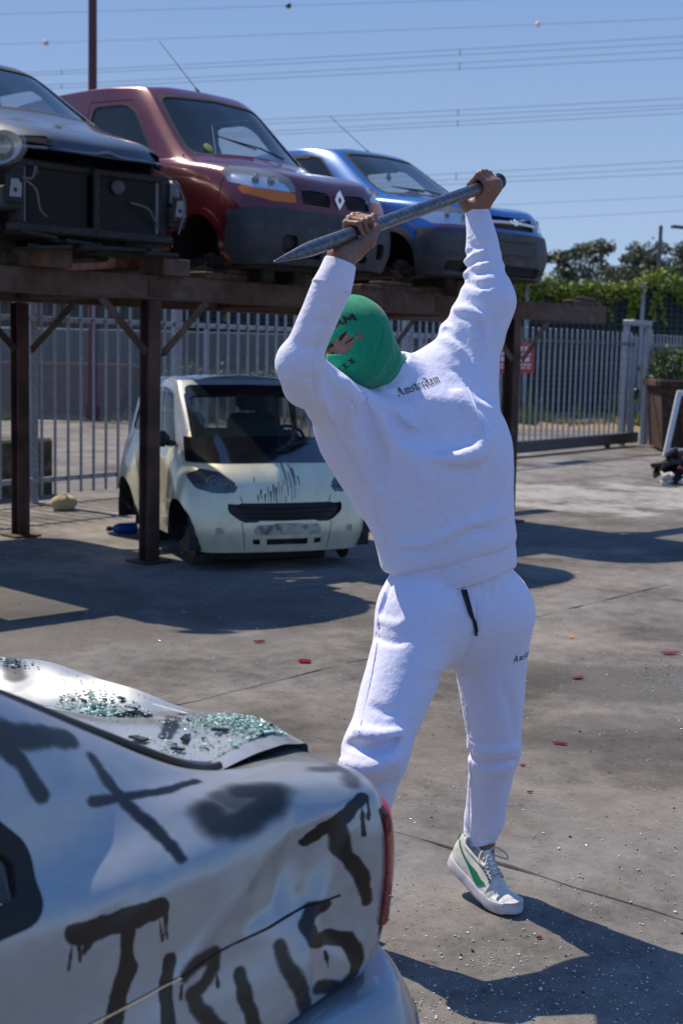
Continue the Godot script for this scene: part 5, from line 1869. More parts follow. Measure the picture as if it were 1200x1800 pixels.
func crease(sh: Shell, list: Array) -> void:
	# sharp folds of the sheet: line in (z, y), half width, depth (negative stands out)
	for k in sh.P.size():
		var q := sh.P[k]
		if q.x < 0.5:
			continue
		for c in list:
			var o: PackedVector2Array = c[0]
			var best := 10.0
			for i in o.size() - 1:
				var e := o[i + 1] - o[i]
				var w := Vector2(q.z, q.y) - o[i]
				best = minf(best, (w - e * clampf(w.dot(e) / e.length_squared(), 0.0, 1.0)).length())
			if best < c[1]:
				var t: float = 1.0 - best / c[1]
				q.x -= c[2] * t * (0.4 + 0.6 * t)
		sh.P[k] = q
	sh.smooth()

func spray_texture(w: int, h: int, base: Color, strokes: Array, seed_: int) -> Array:
	# strokes: [soft edge, coverage, [u, v, radius], [u, v, radius], ...] in the surface's own lengths
	var n := FastNoiseLite.new()
	n.seed = seed_
	n.frequency = 0.02
	n.fractal_octaves = 4
	var ni := n.get_image(w, h)
	ni.convert(Image.FORMAT_L8)
	var nd := ni.get_data()
	n.frequency = 0.35
	var fi := n.get_image(w, h)
	fi.convert(Image.FORMAT_L8)
	var fd := fi.get_data()
	var cover := PackedFloat32Array()
	cover.resize(w * h)
	var aspect := 1.3 / 1.12
	for s in strokes:
		for k in range(2, s.size() - 1):
			var a := Vector2(s[k][0], s[k][1])
			var b := Vector2(s[k + 1][0], s[k + 1][1])
			var ra: float = s[k][2]
			var rb: float = s[k + 1][2]
			var soft: float = s[0]
			var m := maxf(ra, rb) + soft
			var x0 := clampi(int((minf(a.x, b.x) - m) / 1.3 * w), 0, w - 1)
			var x1 := clampi(int((maxf(a.x, b.x) + m) / 1.3 * w), 0, w - 1)
			var y0 := clampi(int((minf(a.y, b.y) - m) / 1.12 * h), 0, h - 1)
			var y1 := clampi(int((maxf(a.y, b.y) + m) / 1.12 * h), 0, h - 1)
			var ba := b - a
			var inv := 1.0 / maxf(ba.length_squared(), 1e-9)
			for y in range(y0, y1 + 1):
				for x in range(x0, x1 + 1):
					var q := Vector2(x * 1.3 / w, y * 1.12 / h)
					var t := clampf((q - a).dot(ba) * inv, 0.0, 1.0)
					var i := y * w + x
					var d := (q - a - ba * t).length() - lerpf(ra, rb, t) + (nd[i] / 255.0 - 0.5) * 0.008
					if d < soft:
						var c := clampf(1.0 - d / soft, 0.0, 1.0)
						c = c * c * (3.0 - 2.0 * c) * float(s[1])
						if c < 0.9:
							c = clampf(c + (fd[i] / 255.0 - 0.5) * 0.5 * c, 0.0, 1.0)
						cover[i] = maxf(cover[i], c)
	var out := PackedByteArray()
	out.resize(w * h * 3)
	var ink := lin(0.006, 0.006, 0.007)
	for i in w * h:
		var g := 1.0 + (nd[i] / 255.0 - 0.5) * 0.06
		var c := cover[i]
		out[i * 3] = int(clampf(lerpf(base.r * g, ink.r, c), 0, 1) * 255)
		out[i * 3 + 1] = int(clampf(lerpf(base.g * g, ink.g, c), 0, 1) * 255)
		out[i * 3 + 2] = int(clampf(lerpf(base.b * g, ink.b, c), 0, 1) * 255)
	# lacquer shows only where there is no spray paint
	var bare := PackedByteArray()
	bare.resize(w * h)
	for i in w * h:
		bare[i] = int((1.0 - 0.85 * cover[i]) * 255)
	return [ImageTexture.create_from_image(Image.create_from_data(w, h, false, Image.FORMAT_RGB8, out)), ImageTexture.create_from_image(Image.create_from_data(w, h, false, Image.FORMAT_L8, bare))]

func lacquer(tex: Array) -> StandardMaterial3D:
	var m := StandardMaterial3D.new()
	m.albedo_texture = tex[0]
	if tex[0].get_width() > 100:
		m.clearcoat_texture = tex[1]
		m.metallic_texture = tex[1]
	m.metallic = 0.4
	m.roughness = 0.3
	m.clearcoat_enabled = true
	m.clearcoat = 0.8
	m.clearcoat_roughness = 0.05
	return m

func lid_point(u: float, v: float) -> Vector3:
	# boot lid: u across from the near edge (0) to the far edge (1), v from the window (0) to the rear edge (1)
	var x := lerpf(-0.655, 0.80, u)
	var rear := 0.135 - 0.105 * pow(absf(x) / 0.8, 3.0)
	var z := lerpf(-0.36, rear, v)
	var y := 0.953 + 0.01 * sin(PI * u)
	var near_edge := smoothstep(0.0, 0.08, u)
	# trodden in valley with the rear strip standing up behind it
	var zc := rear - 0.125 + 0.035 * sin(u * 6.0 + 0.6)
	var deep := 0.052 * smoothstep(0.1, 0.42, u) * (0.85 + 0.25 * sin(u * 13.0))
	if z < zc:
		y -= deep * exp(-pow((z - zc) / 0.10, 2.0))
	else:
		y -= deep * (1.0 - smoothstep(zc - 0.02, rear + 0.03, z)) * 1.05
	# folds running across
	y += 0.008 * near_edge * sin(u * 11.0 + z * 14.0) * smoothstep(-0.36, -0.1, z)
	y += 0.0035 * near_edge * sin(u * 31.0 - z * 26.0 + 1.0) * smoothstep(-0.3, 0.0, z)
	y += 0.010 * near_edge * (absf(fposmod(u * 3.1 + z * 2.4 + 0.3, 1.0) - 0.5) - 0.25) * smoothstep(-0.3, -0.05, z)
	# corner lifted off the wing
	y += 0.022 * exp(-pow((u - 0.06) / 0.08, 2.0)) * smoothstep(0.4, 0.75, v) * (1.0 - smoothstep(0.85, 1.0, v) * 0.8)
	return Vector3(x, y, z)

func build_sedan() -> void:
	var car := thing("smashed_sedan", "silver sedan with dented rear quarter, black spray painted letters and smashed boot", "car", Vector3(-0.618, 0, -2.727), atan2(0.62, -0.785))
	var silver := lin(0.36, 0.385, 0.40)
	var body_mat := lacquer(spray_texture(1300, 1120, silver, side_strokes(), 81))
	M.sedan = body_mat
	var sh := Shell.new()
	sh.by_length = true
	sh.zmin = -0.045
	sh.make(sedan_rings(), 12, 20)
	dent(sh, [[Vector3(0.80, 0.83, -0.14), Vector3(0.3, 0.11, 0.15), 0.020], [Vector3(0.80, 0.70, 0.0), Vector3(0.3, 0.09, 0.11), 0.014], [Vector3(0.82, 0.68, -0.3), Vector3(0.3, 0.10, 0.16), 0.012], [Vector3(0.82, 0.77, -0.23), Vector3(0.2, 0.022, 0.05), 0.006], [Vector3(0.7, 0.96, -0.45), Vector3(0.3, 0.08, 0.12), 0.004]])
	crease(sh, [[v2([-0.40, 0.745, -0.30, 0.80, -0.17, 0.865, -0.02, 0.915]), 0.045, -0.007], [v2([-0.10, 0.925, -0.13, 0.85, -0.17, 0.78]), 0.03, 0.006], [v2([-0.03, 0.87, -0.07, 0.79, -0.13, 0.70, -0.15, 0.64]), 0.03, -0.007], [v2([-0.115, 0.77, -0.08, 0.70, -0.02, 0.645]), 0.025, 0.006], [v2([-0.30, 0.93, -0.42, 0.90, -0.55, 0.86]), 0.03, 0.002]])
	# quarter window, lamp, lower edge
	cut_glass(sh, car, "s", v2([-0.665, 0.965, -0.672, 0.945, -1.35, 0.935, -1.35, 1.28, -1.02, 1.27, -0.9, 1.2]), 0.012, 0.034, "quarter_window", [-1], glass(0.01, 0.03, 0.025, 0.35), M.rubber)
	cut_part(sh, car, "s", v2([-0.64, 1.1, -0.665, 1.095, -0.66, 1.06, -0.635, 1.068]), 0.001, "old_sticker", [-1], mat(0.33, 0.35, 0.36, 0.6), -0.0008, 0.0008)
	var red := glass(0.30, 0.006, 0.012, 0.72)
	cut_lamp(sh, car, "f", v2([0.42, 0.70, 0.866, 0.695, 0.868, 0.78, 0.862, 0.84, 0.845, 0.868, 0.76, 0.88, 0.42, 0.88]), 0.004, "tail_lamp", [-1, 1], red, mat(0.22, 0.01, 0.012, 0.3, 0.3), 0.004, 0.009)
	for s in [-1, 1]:
		var edge := sh.take("f", v2([0.42, 0.70, 0.866, 0.695, 0.868, 0.78, 0.862, 0.84, 0.845, 0.868, 0.76, 0.88, 0.42, 0.88]), 0.004, 0.018)
		obj("lamp_seal", sh.piece(edge, s, 0.004), M.black, car)
		if s == -1:
			obj("lamp_seal", sh.piece(edge, 1, 0.004), M.black, car)
	sh.take("s", v2([-2.3, 0.2, 0.3, 0.2, 0.3, 0.60, -0.03, 0.615, -0.2, 0.595, -0.6, 0.50, -2.3, 0.3]), 0.0)
	sh.take("f", v2([-0.2, 0.2, 1.0, 0.2, 1.0, 0.615, -0.2, 0.62]), 0.0)
	var gaps := cut_gap(sh, [["s", v2([-1.3, 0.75, -0.68, 0.742, -0.45, 0.742, -0.2, 0.748, -0.05, 0.762]), 0.0022], ["s", v2([-1.25, 0.3, -1.25, 0.93])]])
	obj("panel_gap", sh.piece(gaps, -1, 0.006), M.black, car)
	obj("panel_gap", sh.piece(gaps, 1, 0.006), M.black, car)
	obj("body", sh.piece(sh.T, -1, 0.0), body_mat, car)
	obj("body", sh.piece(sh.T, 1, 0.0), lacquer(spray_texture(64, 64, silver, [], 82)), car)
	# dull grey filler smear behind the window
	# trim strip along the rear window opening
	var tr := Geo.new()
	tr.tube(curve([Vector3(-0.642, 0.958, -0.13), Vector3(-0.635, 0.972, -0.2), Vector3(-0.608, 1.066, -0.385), Vector3(-0.622, 1.16, -0.57), Vector3(-0.635, 1.265, -0.79), Vector3(-0.62, 1.34, -1.04)], 30), 0.0075, 8)
	obj("window_trim", tr, mat(0.05, 0.045, 0.042, 0.45, 0.2), car)
	var tr2 := Geo.new()
	tr2.tube(curve([Vector3(-0.636, 0.962, -0.145), Vector3(-0.622, 0.985, -0.22), Vector3(-0.596, 1.07, -0.4), Vector3(-0.608, 1.166, -0.59), Vector3(-0.616, 1.27, -0.81), Vector3(-0.6, 1.345, -1.06)], 30), 0.005, 6)
	obj("window_trim", tr2, mat(0.3, 0.3, 0.3, 0.3, 0.8), car)
	# boot lid
	var rows := []
	for r in 61:
		var row := PackedVector3Array()
		for c in 141:
			row.append(lid_point(c / 140.0, r / 60.0))
		rows.append(row)
	var lid := Geo.new()
	lid.grid(rows)
	lid.ix.reverse()
	var i0 := lid.ix.size()
	# turned down rear edge
	var er := []
	for q in [[0.0, 0.0], [0.008, -0.006], [0.010, -0.02], [0.004, -0.10], [-0.004, -0.2]]:
		var row := PackedVector3Array()
		for c in 141:
			var p := lid_point(c / 140.0, 1.0)
			row.append(p + Vector3(0, q[1], q[0]))
		er.append(row)
	var lg := Geo.new()
	lg.grid(er)
	lg.ix.reverse()
	var lm := lacquer(spray_texture(1024, 882, silver, lid_strokes(), 83))
	var b := obj("boot_lid", lid, lm, car)
	obj("lid_edge", lg, lacquer(spray_texture(64, 64, silver, [], 84)), b)
	var sf := Geo.new()
	sf.box(Vector3(0.07, 0.88, -0.15), Vector3(1.3, 0.02, 0.5), 0.005)
	sf.box(Vector3(0.0, 0.7, -0.9), Vector3(1.2, 0.5, 0.12), 0.03)
	sf.box(Vector3(0.0, 0.45, -1.3), Vector3(1.4, 0.1, 1.6), 0.02)
	obj("boot_frame", sf, M.dirt_black, car)
	# roof
	var rg := Geo.new()
	rows = []
	for r in 9:
		var row := PackedVector3Array()
		for c in 17:
			var x := lerpf(-1, 1, c / 16.0)
			var z := lerpf(-1.06, -2.2, r / 8.0)
			row.append(Vector3(x * lerpf(0.58, 0.55, r / 8.0), lerpf(1.362, 1.42, pow(r / 8.0, 0.6)) + 0.05 * (1 - x * x), z + 0.06 * (1 - x * x) * (1 - r / 8.0)))
		rows.append(row)
	rg.grid(rows)
	rg.ix.reverse()
	obj("roof", rg, lacquer(spray_texture(64, 64, silver, [], 85)), car)
	# bumper
	var bs := Shell.new()
	bs.make([ring("0 .34 .2; .45 .34 .18; .7 .34 .1; .83 .34 0; .84 .34 -.12; .84 .34 -.32; .84 .34 -.5; .84 .34 -.6"),
		ring("0 .42 .27; .45 .42 .255; .76 .42 .20; .935 .42 .05; .93 .42 -.12; .895 .42 -.32; .89 .42 -.5; .885 .42 -.6"),
		ring("0 .5 .275; .45 .5 .26; .765 .5 .205; .94 .5 .05; .935 .5 -.12; .9 .5 -.32; .89 .48 -.5; .885 .46 -.6"),
		ring("0 .56 .25; .45 .56 .235; .755 .56 .18; .92 .56 .04; .912 .555 -.12; .88 .54 -.32; .875 .52 -.5; .87 .48 -.6"),
		ring("0 .6 .22; .45 .6 .205; .735 .6 .155; .89 .598 .03; .885 .59 -.12; .865 .572 -.32; .862 .535 -.5; .86 .495 -.6"),
		ring("0 .605 .14; .45 .605 .13; .69 .605 .10; .82 .602 -.01; .82 .592 -.12; .82 .574 -.32; .82 .537 -.5; .82 .497 -.6")], 5, 10, 0.85)
	var side := bs.take("f", v2([0.80, 0.505, 0.875, 0.515, 0.875, 0.475, 0.80, 0.465]), 0.006)
	obj("bumper", bs.piece(bs.T, 0), lacquer(spray_texture(64, 64, lin(0.30, 0.34, 0.38), [], 86)), car)
	obj("side_marker", bs.piece(side, -1, -0.002, 0.01), glass(0.7, 0.2, 0.02, 0.8), car)
	obj("side_marker", bs.piece(side, 1, -0.002, 0.01), glass(0.7, 0.2, 0.02, 0.8), car)
	# unseen running gear that carries it
	for x in [-0.72, 0.72]:
		var w := Geo.new()
		w.lathe([[0.0, -0.09], [0.2, -0.1], [0.29, -0.09], [0.305, -0.05], [0.305, 0.05], [0.29, 0.09], [0.2, 0.1], [0.0, 0.09]], 28, Transform3D(Basis(Vector3(0, 0, 1), PI / 2), Vector3(x, 0.305, -0.95)))
		obj("wheel", w, M.rubber, car)
	# glass crumbs on the boot lid
	var chip := Geo.new()
	chip.box(Vector3(0, 0.3, 0), Vector3(1.0, 0.6, 0.8), 0.1)
	var pl := []
	var cl := []
	for q in [[0.365, 0.84, 0.035, 0.045, 420, 1.2], [0.30, 0.78, 0.03, 0.03, 300, 1.2], [0.055, 0.86, 0.035, 0.045, 1500, 0.8], [0.10, 0.80, 0.04, 0.06, 650, 0.75], [0.09, 0.58, 0.04, 0.09, 170, 0.85], [0.2, 0.65, 0.25, 0.25, 900, 0.45], [0.62, 0.95, 0.05, 0.02, 120, 1.0]]:
		for k in q[4]:
			var u := clampf(q[0] + rng.randfn() * q[2], 0.03, 0.98)
			var v := clampf(q[1] + rng.randfn() * q[3], 0.05, 0.97)
			var p := lid_point(u, v)
			var s: float = 0.0023 * q[5] * exp(rng.randfn() * 0.5)
			pl.append(Transform3D(Basis.from_euler(Vector3(rng.randf_range(-0.6, 0.6), rng.randf() * TAU, rng.randf_range(-0.6, 0.6))).scaled(Vector3(s * rng.randf_range(0.8, 2.2), s * 0.8, s)), p + Vector3(0, 0.001 + rng.randf() * 0.004 * q[5], 0)))
			var t := rng.randf()
			cl.append(Color(0.22, 0.42, 0.38) if t < 0.42 else (Color(0.58, 0.74, 0.71) if t < 0.78 else (Color(0.05, 0.13, 0.12) if t < 0.92 else Color(0.015, 0.02, 0.02))))
	var gm := mat(1, 1, 1, 0.06)
	gm.vertex_color_use_as_albedo = true
	var gl := multi("glass_crumbs", chip, gm, pl, cl)
	gl.transform = car.transform
	tag(gl, "green crumbs of broken window glass lying on the crushed boot lid", "broken glass")
	# a few larger dark slivers, each a thing
	var sl := [[0.150, 0.50, 0.020, "thin dark glass sliver near the window trim end"], [0.10, 0.60, 0.016, "dark glass sliver in the middle of the boot lid"], [0.085, 0.52, 0.013, "small dark square of glass on the boot lid's near part"], [0.27, 0.755, 0.030, "flat dark glass strip at the end of the far glass heap"], [0.245, 0.76, 0.026, "second flat dark glass strip beside the far glass heap"], [0.075, 0.72, 0.016, "dark glass corner among the near crumbs"]]
	for q in sl:
		var g := Geo.new()
		g.prism(PackedVector2Array([Vector2(-q[2], -q[2] * 0.3), Vector2(q[2] * 0.8, -q[2] * 0.4), Vector2(q[2], q[2] * 0.25), Vector2(-q[2] * 0.7, q[2] * 0.35)]), 0.0, 0.004, Transform3D(Basis(Vector3.RIGHT, -PI / 2), Vector3.ZERO))
		var p: Vector3 = car.transform * (lid_point(q[0], q[1]) + Vector3(0, 0.004, 0))
		one("glass_sliver", g, mat(0.012, 0.02, 0.02, 0.08), q[3], "glass shard", p, rng.randf() * TAU)

func side_strokes() -> Array:
	return [
		[0.0134, 0.96, [0.821, 0.907, 0.0109], [0.765, 0.907, 0.0104], [0.660, 0.921, 0.0109]],
		[0.0111, 0.93, [0.826, 0.907, 0.0116], [0.784, 0.875, 0.0110], [0.767, 0.830, 0.0095]],
		[0.0118, 0.93, [0.627, 0.886, 0.0051], [0.605, 0.801, 0.0085], [0.580, 0.693, 0.0085], [0.565, 0.592, 0.0059]],
		[0.0127, 0.93, [0.666, 0.798, 0.0074], [0.584, 0.795, 0.0077], [0.497, 0.795, 0.0071], [0.434, 0.809, 0.0055]],
		[0.0411, 0.85, [0.464, 0.686, 0.0124], [0.464, 0.637, 0.0141], [0.417, 0.630, 0.0197], [0.360, 0.655, 0.0182], [0.334, 0.700, 0.0148], [0.383, 0.721, 0.0128]],
		[0.0271, 0.60, [0.418, 0.718, 0.0162], [0.391, 0.665, 0.0217]],
		[0.0239, 0.55, [0.212, 0.788, 0.0048], [0.168, 0.763, 0.0049], [0.194, 0.700, 0.0057]],
		[0.0038, 1.00, [0.301, 0.543, 0.0092], [0.278, 0.564, 0.0130], [0.246, 0.592, 0.0131], [0.194, 0.651, 0.0133]],
		[0.0067, 0.97, [0.250, 0.571, 0.0122], [0.245, 0.518, 0.0122], [0.231, 0.494, 0.0103], [0.210, 0.455, 0.0104], [0.199, 0.389, 0.0076]],
		[0.0019, 1.00, [0.241, 0.539, 0.0019], [0.240, 0.497, 0.0023]],
		[0.0019, 1.00, [0.200, 0.634, 0.0028], [0.206, 0.549, 0.0028]],
		[0.0019, 1.00, [0.183, 0.651, 0.0019], [0.191, 0.585, 0.0024]],
		[0.0025, 1.00, [0.796, 0.529, 0.0153], [0.735, 0.522, 0.0157], [0.675, 0.522, 0.0161], [0.630, 0.518, 0.0156]],
		[0.0031, 1.00, [0.700, 0.511, 0.0127], [0.705, 0.476, 0.0119], [0.705, 0.452, 0.0175], [0.725, 0.420, 0.0158], [0.749, 0.371, 0.0171]],
		[0.0015, 1.00, [0.801, 0.518, 0.0023], [0.810, 0.487, 0.0023]],
		[0.0015, 1.00, [0.791, 0.515, 0.0023], [0.791, 0.490, 0.0023]],
		[0.0015, 1.00, [0.777, 0.511, 0.0019], [0.782, 0.501, 0.0019]],
		[0.0015, 1.00, [0.768, 0.511, 0.0015], [0.773, 0.504, 0.0015]],
		[0.0016, 1.00, [0.635, 0.504, 0.0020], [0.630, 0.469, 0.0021]],
		[0.0016, 1.00, [0.625, 0.501, 0.0016], [0.625, 0.476, 0.0016]],
		[0.0016, 1.00, [0.620, 0.501, 0.0021], [0.620, 0.469, 0.0021]],
		[0.0032, 1.00, [0.620, 0.431, 0.0107], [0.635, 0.399, 0.0123], [0.650, 0.304, 0.0146]],
		[0.0110, 0.97, [0.595, 0.396, 0.0067], [0.565, 0.406, 0.0101], [0.525, 0.403, 0.0103], [0.525, 0.374, 0.0086], [0.555, 0.354, 0.0084], [0.585, 0.350, 0.0100], [0.575, 0.315, 0.0109], [0.540, 0.252, 0.0119]],
		[0.0017, 1.00, [0.520, 0.364, 0.0021], [0.525, 0.333, 0.0021]],
		[0.0017, 1.00, [0.605, 0.382, 0.0021], [0.610, 0.357, 0.0021]],
		[0.0087, 1.00, [0.474, 0.340, 0.0078], [0.474, 0.291, 0.0104], [0.463, 0.207, 0.0105]],
		[0.0110, 0.88, [0.387, 0.361, 0.0072], [0.377, 0.308, 0.0099], [0.356, 0.238, 0.0109], [0.332, 0.147, 0.0110]],
		[0.0066, 0.98, [0.278, 0.410, 0.0075], [0.301, 0.406, 0.0120], [0.325, 0.382, 0.0110], [0.315, 0.343, 0.0129], [0.275, 0.333, 0.0140], [0.241, 0.315, 0.0132], [0.223, 0.259, 0.0133], [0.232, 0.228, 0.0095]],
		[0.0129, 0.95, [0.233, 0.224, 0.0085], [0.257, 0.200, 0.0113], [0.312, 0.231, 0.0102]],
		[0.0019, 1.00, [0.293, 0.308, 0.0028], [0.290, 0.270, 0.0023]]]

func lid_strokes() -> Array:
	return [
		[0.0101, 0.92, [0.284, 0.964, 0.0088], [0.197, 0.751, 0.0135], [0.164, 0.638, 0.0091]],
		[0.0099, 0.80, [0.284, 1.021, 0.0055], [0.284, 1.035, 0.0044]],
		[0.0294, 0.75, [0.513, 0.808, 0.0091], [0.437, 0.794, 0.0134], [0.448, 0.879, 0.0079]],
		[0.0270, 0.80, [0.797, 1.106, 0.0101], [0.721, 0.978, 0.0147]],
		[0.0166, 0.70, [0.131, 1.035, 0.0053], [0.076, 1.063, 0.0042]]]

# ------------------------------------------------------------------ soft bodies: tapered bones joined smoothly, meshed as surface nets
class Bone:
	var a: Vector3
	var ba: Vector3
	var ra: float
	var rb: float
	var k: float
	var sub := false
	var n := Vector3.ZERO
	var sq := 1.0
	var inv: float
	var amp := 0.0
	var freq := 0.0
	var ph := 0.0
	var side := Vector3.ZERO
	func _init(a_: Vector3, b_: Vector3, ra_: float, rb_: float, k_: float, sub_ := false) -> void:
		a = a_
		ba = b_ - a_
		ra = ra_
		rb = rb_
		k = k_
		sub = sub_
		inv = 1.0 / maxf(ba.length_squared(), 1e-9)
	# flatter along n
	func flat(n_: Vector3, sq_: float) -> Bone:
		n = n_.normalized()
		sq = sq_
		ba += n * (ba.dot(n) * (1.0 / sq - 1.0))
		inv = 1.0 / maxf(ba.length_squared(), 1e-9)
		return self
	# gathered cloth: rings along the bone, strongest on one side
	func rings(amp_: float, count: float, side_: Vector3, ph_ := 0.0) -> Bone:
		amp = amp_
		freq = count * TAU
		side = side_.normalized()
		ph = ph_
		return self
	func d(p: Vector3) -> float:
		var q := p - a
		if sq < 1.0:
			q += n * (q.dot(n) * (1.0 / sq - 1.0))
		var h := clampf(q.dot(ba) * inv, 0.0, 1.0)
		var w := q - ba * h
		var l := w.length()
		var r := lerpf(ra, rb, h)
		if amp > 0.0:
			var s := w.dot(side) / maxf(l, 1e-4)
			var e := sin(PI * clampf(h * 1.15 - 0.05, 0.0, 1.0))
			r += amp * e * (0.25 + 0.75 * maxf(s, 0.0)) * sin(freq * h + ph + 1.3 * s + 0.6 * sin(h * 9.0))
		return (l - r) * (1.0 if sq >= 1.0 else 0.5 + 0.5 * sq)

# a fold: one rope of cloth (or one furrow) along a line
class Cord extends Bone:
	var pts: PackedVector3Array
	var rad: PackedFloat32Array
	var mid := Vector3.ZERO
	var span := 0.0
	func _init(p_: PackedVector3Array, r_: PackedFloat32Array, k_: float, sub_: bool) -> void:
		super(p_[0], p_[p_.size() - 1], r_[0], r_[0], k_, sub_)
		pts = p_
		rad = r_
		for q in pts:
			mid += q / pts.size()
		for i in pts.size():
			span = maxf(span, mid.distance_to(pts[i]) + rad[i])
	func d(p: Vector3) -> float:
		var far := p.distance_to(mid) - span
		if far > k + 0.06:
			return far
		var best := 10.0
		for i in pts.size() - 1:
			var o := pts[i]
			var e := pts[i + 1] - o
			var h := clampf((p - o).dot(e) / maxf(e.length_squared(), 1e-9), 0.0, 1.0)
			best = minf(best, (p - o - e * h).length() - lerpf(rad[i], rad[i + 1], h))
		return best

static func field(p: Vector3, list: Array) -> float:
	var d := 10.0
	for b: Bone in list:
		var e := b.d(p)
		var k := b.k
		if b.sub:
			var h := maxf(k - absf(-d - e), 0.0) / k
			d = -(minf(-d, e) - h * h * k * 0.25)
		else:
			var h := maxf(k - absf(d - e), 0.0) / k
			d = minf(d, e) - h * h * k * 0.25
	return d

func chain(pts: Array, r0: float, r1: float, k: float, sub := false) -> Array:
	var o := []
	var n := pts.size() - 1
	for i in n:
		var u := lerpf(r0, r1, float(i) / n)
		var w := lerpf(r0, r1, float(i + 1) / n)
		o.append(Bone.new(pts[i], pts[i + 1], u, w, k, sub))
	return o

# surface nets of the field, cell by cell, only where the surface runs
func nets(g: Geo, list: Array, cell: float, wob := 0.0, wob_freq := 7.0, grow := 0.0, plain := 0) -> void:
	if plain == 0:
		plain = list.size()
	var lo := Vector3(INF, INF, INF)
	var hi := -lo
	for b: Bone in list:
		if b.sub:
			continue
		var bb := b.ba
		if b.sq < 1.0:
			bb += b.n * (bb.dot(b.n) * (b.sq - 1.0))
		var m := maxf(b.ra, b.rb) + b.amp + wob + grow + cell * 2.0
		for q in [b.a, b.a + bb]:
			lo = lo.min(q - Vector3.ONE * m)
			hi = hi.max(q + Vector3.ONE * m)
	var nb := Vector3i(((hi - lo) / (cell * 4.0)).ceil())
	var nx := nb.x * 4 + 1
	var ny := nb.y * 4 + 1
	var nz := nb.z * 4 + 1
	var val := PackedFloat32Array()
	val.resize(nx * ny * nz)
	val.fill(1.0)
	var noise := FastNoiseLite.new()
	noise.seed = 7
	noise.frequency = wob_freq
	noise.fractal_octaves = 2
	var active := []
	var half := cell * 2.0
	var reach := half * 1.7321
	for bx in nb.x:
		for by in nb.y:
			for bz in nb.z:
				var c := lo + Vector3(bx * 4 + 2, by * 4 + 2, bz * 4 + 2) * cell
				# cheap bound first
				var near := []
				var best := 10.0
				var ds := PackedFloat32Array()
				for i in plain:
					var b: Bone = list[i]
					var e := b.d(c)
					ds.append(e)
					if not b.sub and e < best:
						best = e
				if best > reach * 1.5 + (0.075 if plain < list.size() else 0.03) + grow or best < -reach * 1.5 - 0.09:
					continue
				for i in range(plain, list.size()):
					ds.append((list[i] as Bone).d(c))
				for i in list.size():
					var b: Bone = list[i]
					if ds[i] < reach * 1.7 + b.k + maxf(best if i < plain and not b.sub else 0.0, 0.0):
						near.append(b)
				active.append(Vector3i(bx, by, bz))
				for ix in 5:
					for iy in 5:
						var base := ((bx * 4 + ix) * ny + by * 4 + iy) * nz + bz * 4
						for iz in 5:
							if val[base + iz] == 1.0:
								var p := lo + Vector3(bx * 4 + ix, by * 4 + iy, bz * 4 + iz) * cell
								var v := field(p, near) - grow
								if wob > 0.0:
									v += noise.get_noise_3dv(p) * wob
								val[base + iz] = minf(v, 0.9)
	var vert := {}
	var corners := [Vector3i(0, 0, 0), Vector3i(1, 0, 0), Vector3i(0, 1, 0), Vector3i(1, 1, 0), Vector3i(0, 0, 1), Vector3i(1, 0, 1), Vector3i(0, 1, 1), Vector3i(1, 1, 1)]
	var off := PackedInt32Array()
	for c in corners:
		off.append((c.x * ny + c.y) * nz + c.z)
	var edges := [[0, 1], [2, 3], [4, 5], [6, 7], [0, 2], [1, 3], [4, 6], [5, 7], [0, 4], [1, 5], [2, 6], [3, 7]]
	var crossed := []
	for blk: Vector3i in active:
		for ix in 4:
			for iy in 4:
				for iz in 4:
					var x := blk.x * 4 + ix
					var y := blk.y * 4 + iy
					var z := blk.z * 4 + iz
					var id := (x * ny + y) * nz + z
					var m := 0
					for c in 8:
						if val[id + off[c]] < 0.0:
							m += 1
					if m == 0 or m == 8:
						continue
					var s := Vector3.ZERO
					var cnt := 0
					for e in edges:
						var va := val[id + off[e[0]]]
						var vb := val[id + off[e[1]]]
						if (va < 0.0) != (vb < 0.0):
							s += Vector3(corners[e[0]]).lerp(Vector3(corners[e[1]]), va / (va - vb))
							cnt += 1
					vert[id] = g.p(lo + (Vector3(x, y, z) + s / cnt) * cell)
					crossed.append(id)
	for id: int in crossed:
		var inside := val[id] < 0.0
		for ax in 3:
			var st := off[1] if ax == 0 else (off[2] if ax == 1 else off[4])
			if (val[id + st] < 0.0) == inside:
				continue
			var u := off[2] if ax == 0 else (off[4] if ax == 1 else off[1])
			var w := off[4] if ax == 0 else (off[1] if ax == 1 else off[2])
			if not (vert.has(id - u) and vert.has(id - w) and vert.has(id - u - w)):
				continue
			var a: int = vert[id]
			var b: int = vert[id - u]
			var c: int = vert[id - u - w]
			var d: int = vert[id - w]
			if inside:
				g.tri(a, b, c)
				g.tri(a, c, d)
			else:
				g.tri(a, c, b)
				g.tri(a, d, c)

# point where a ray from outside meets the field
func touch(from: Vector3, dir: Vector3, list: Array, lift := 0.0) -> Vector3:
	var p := from
	for k in 40:
		var d := field(p, list) - lift
		if absf(d) < 0.0004:
			break
		p += dir * d * 0.8
	return p

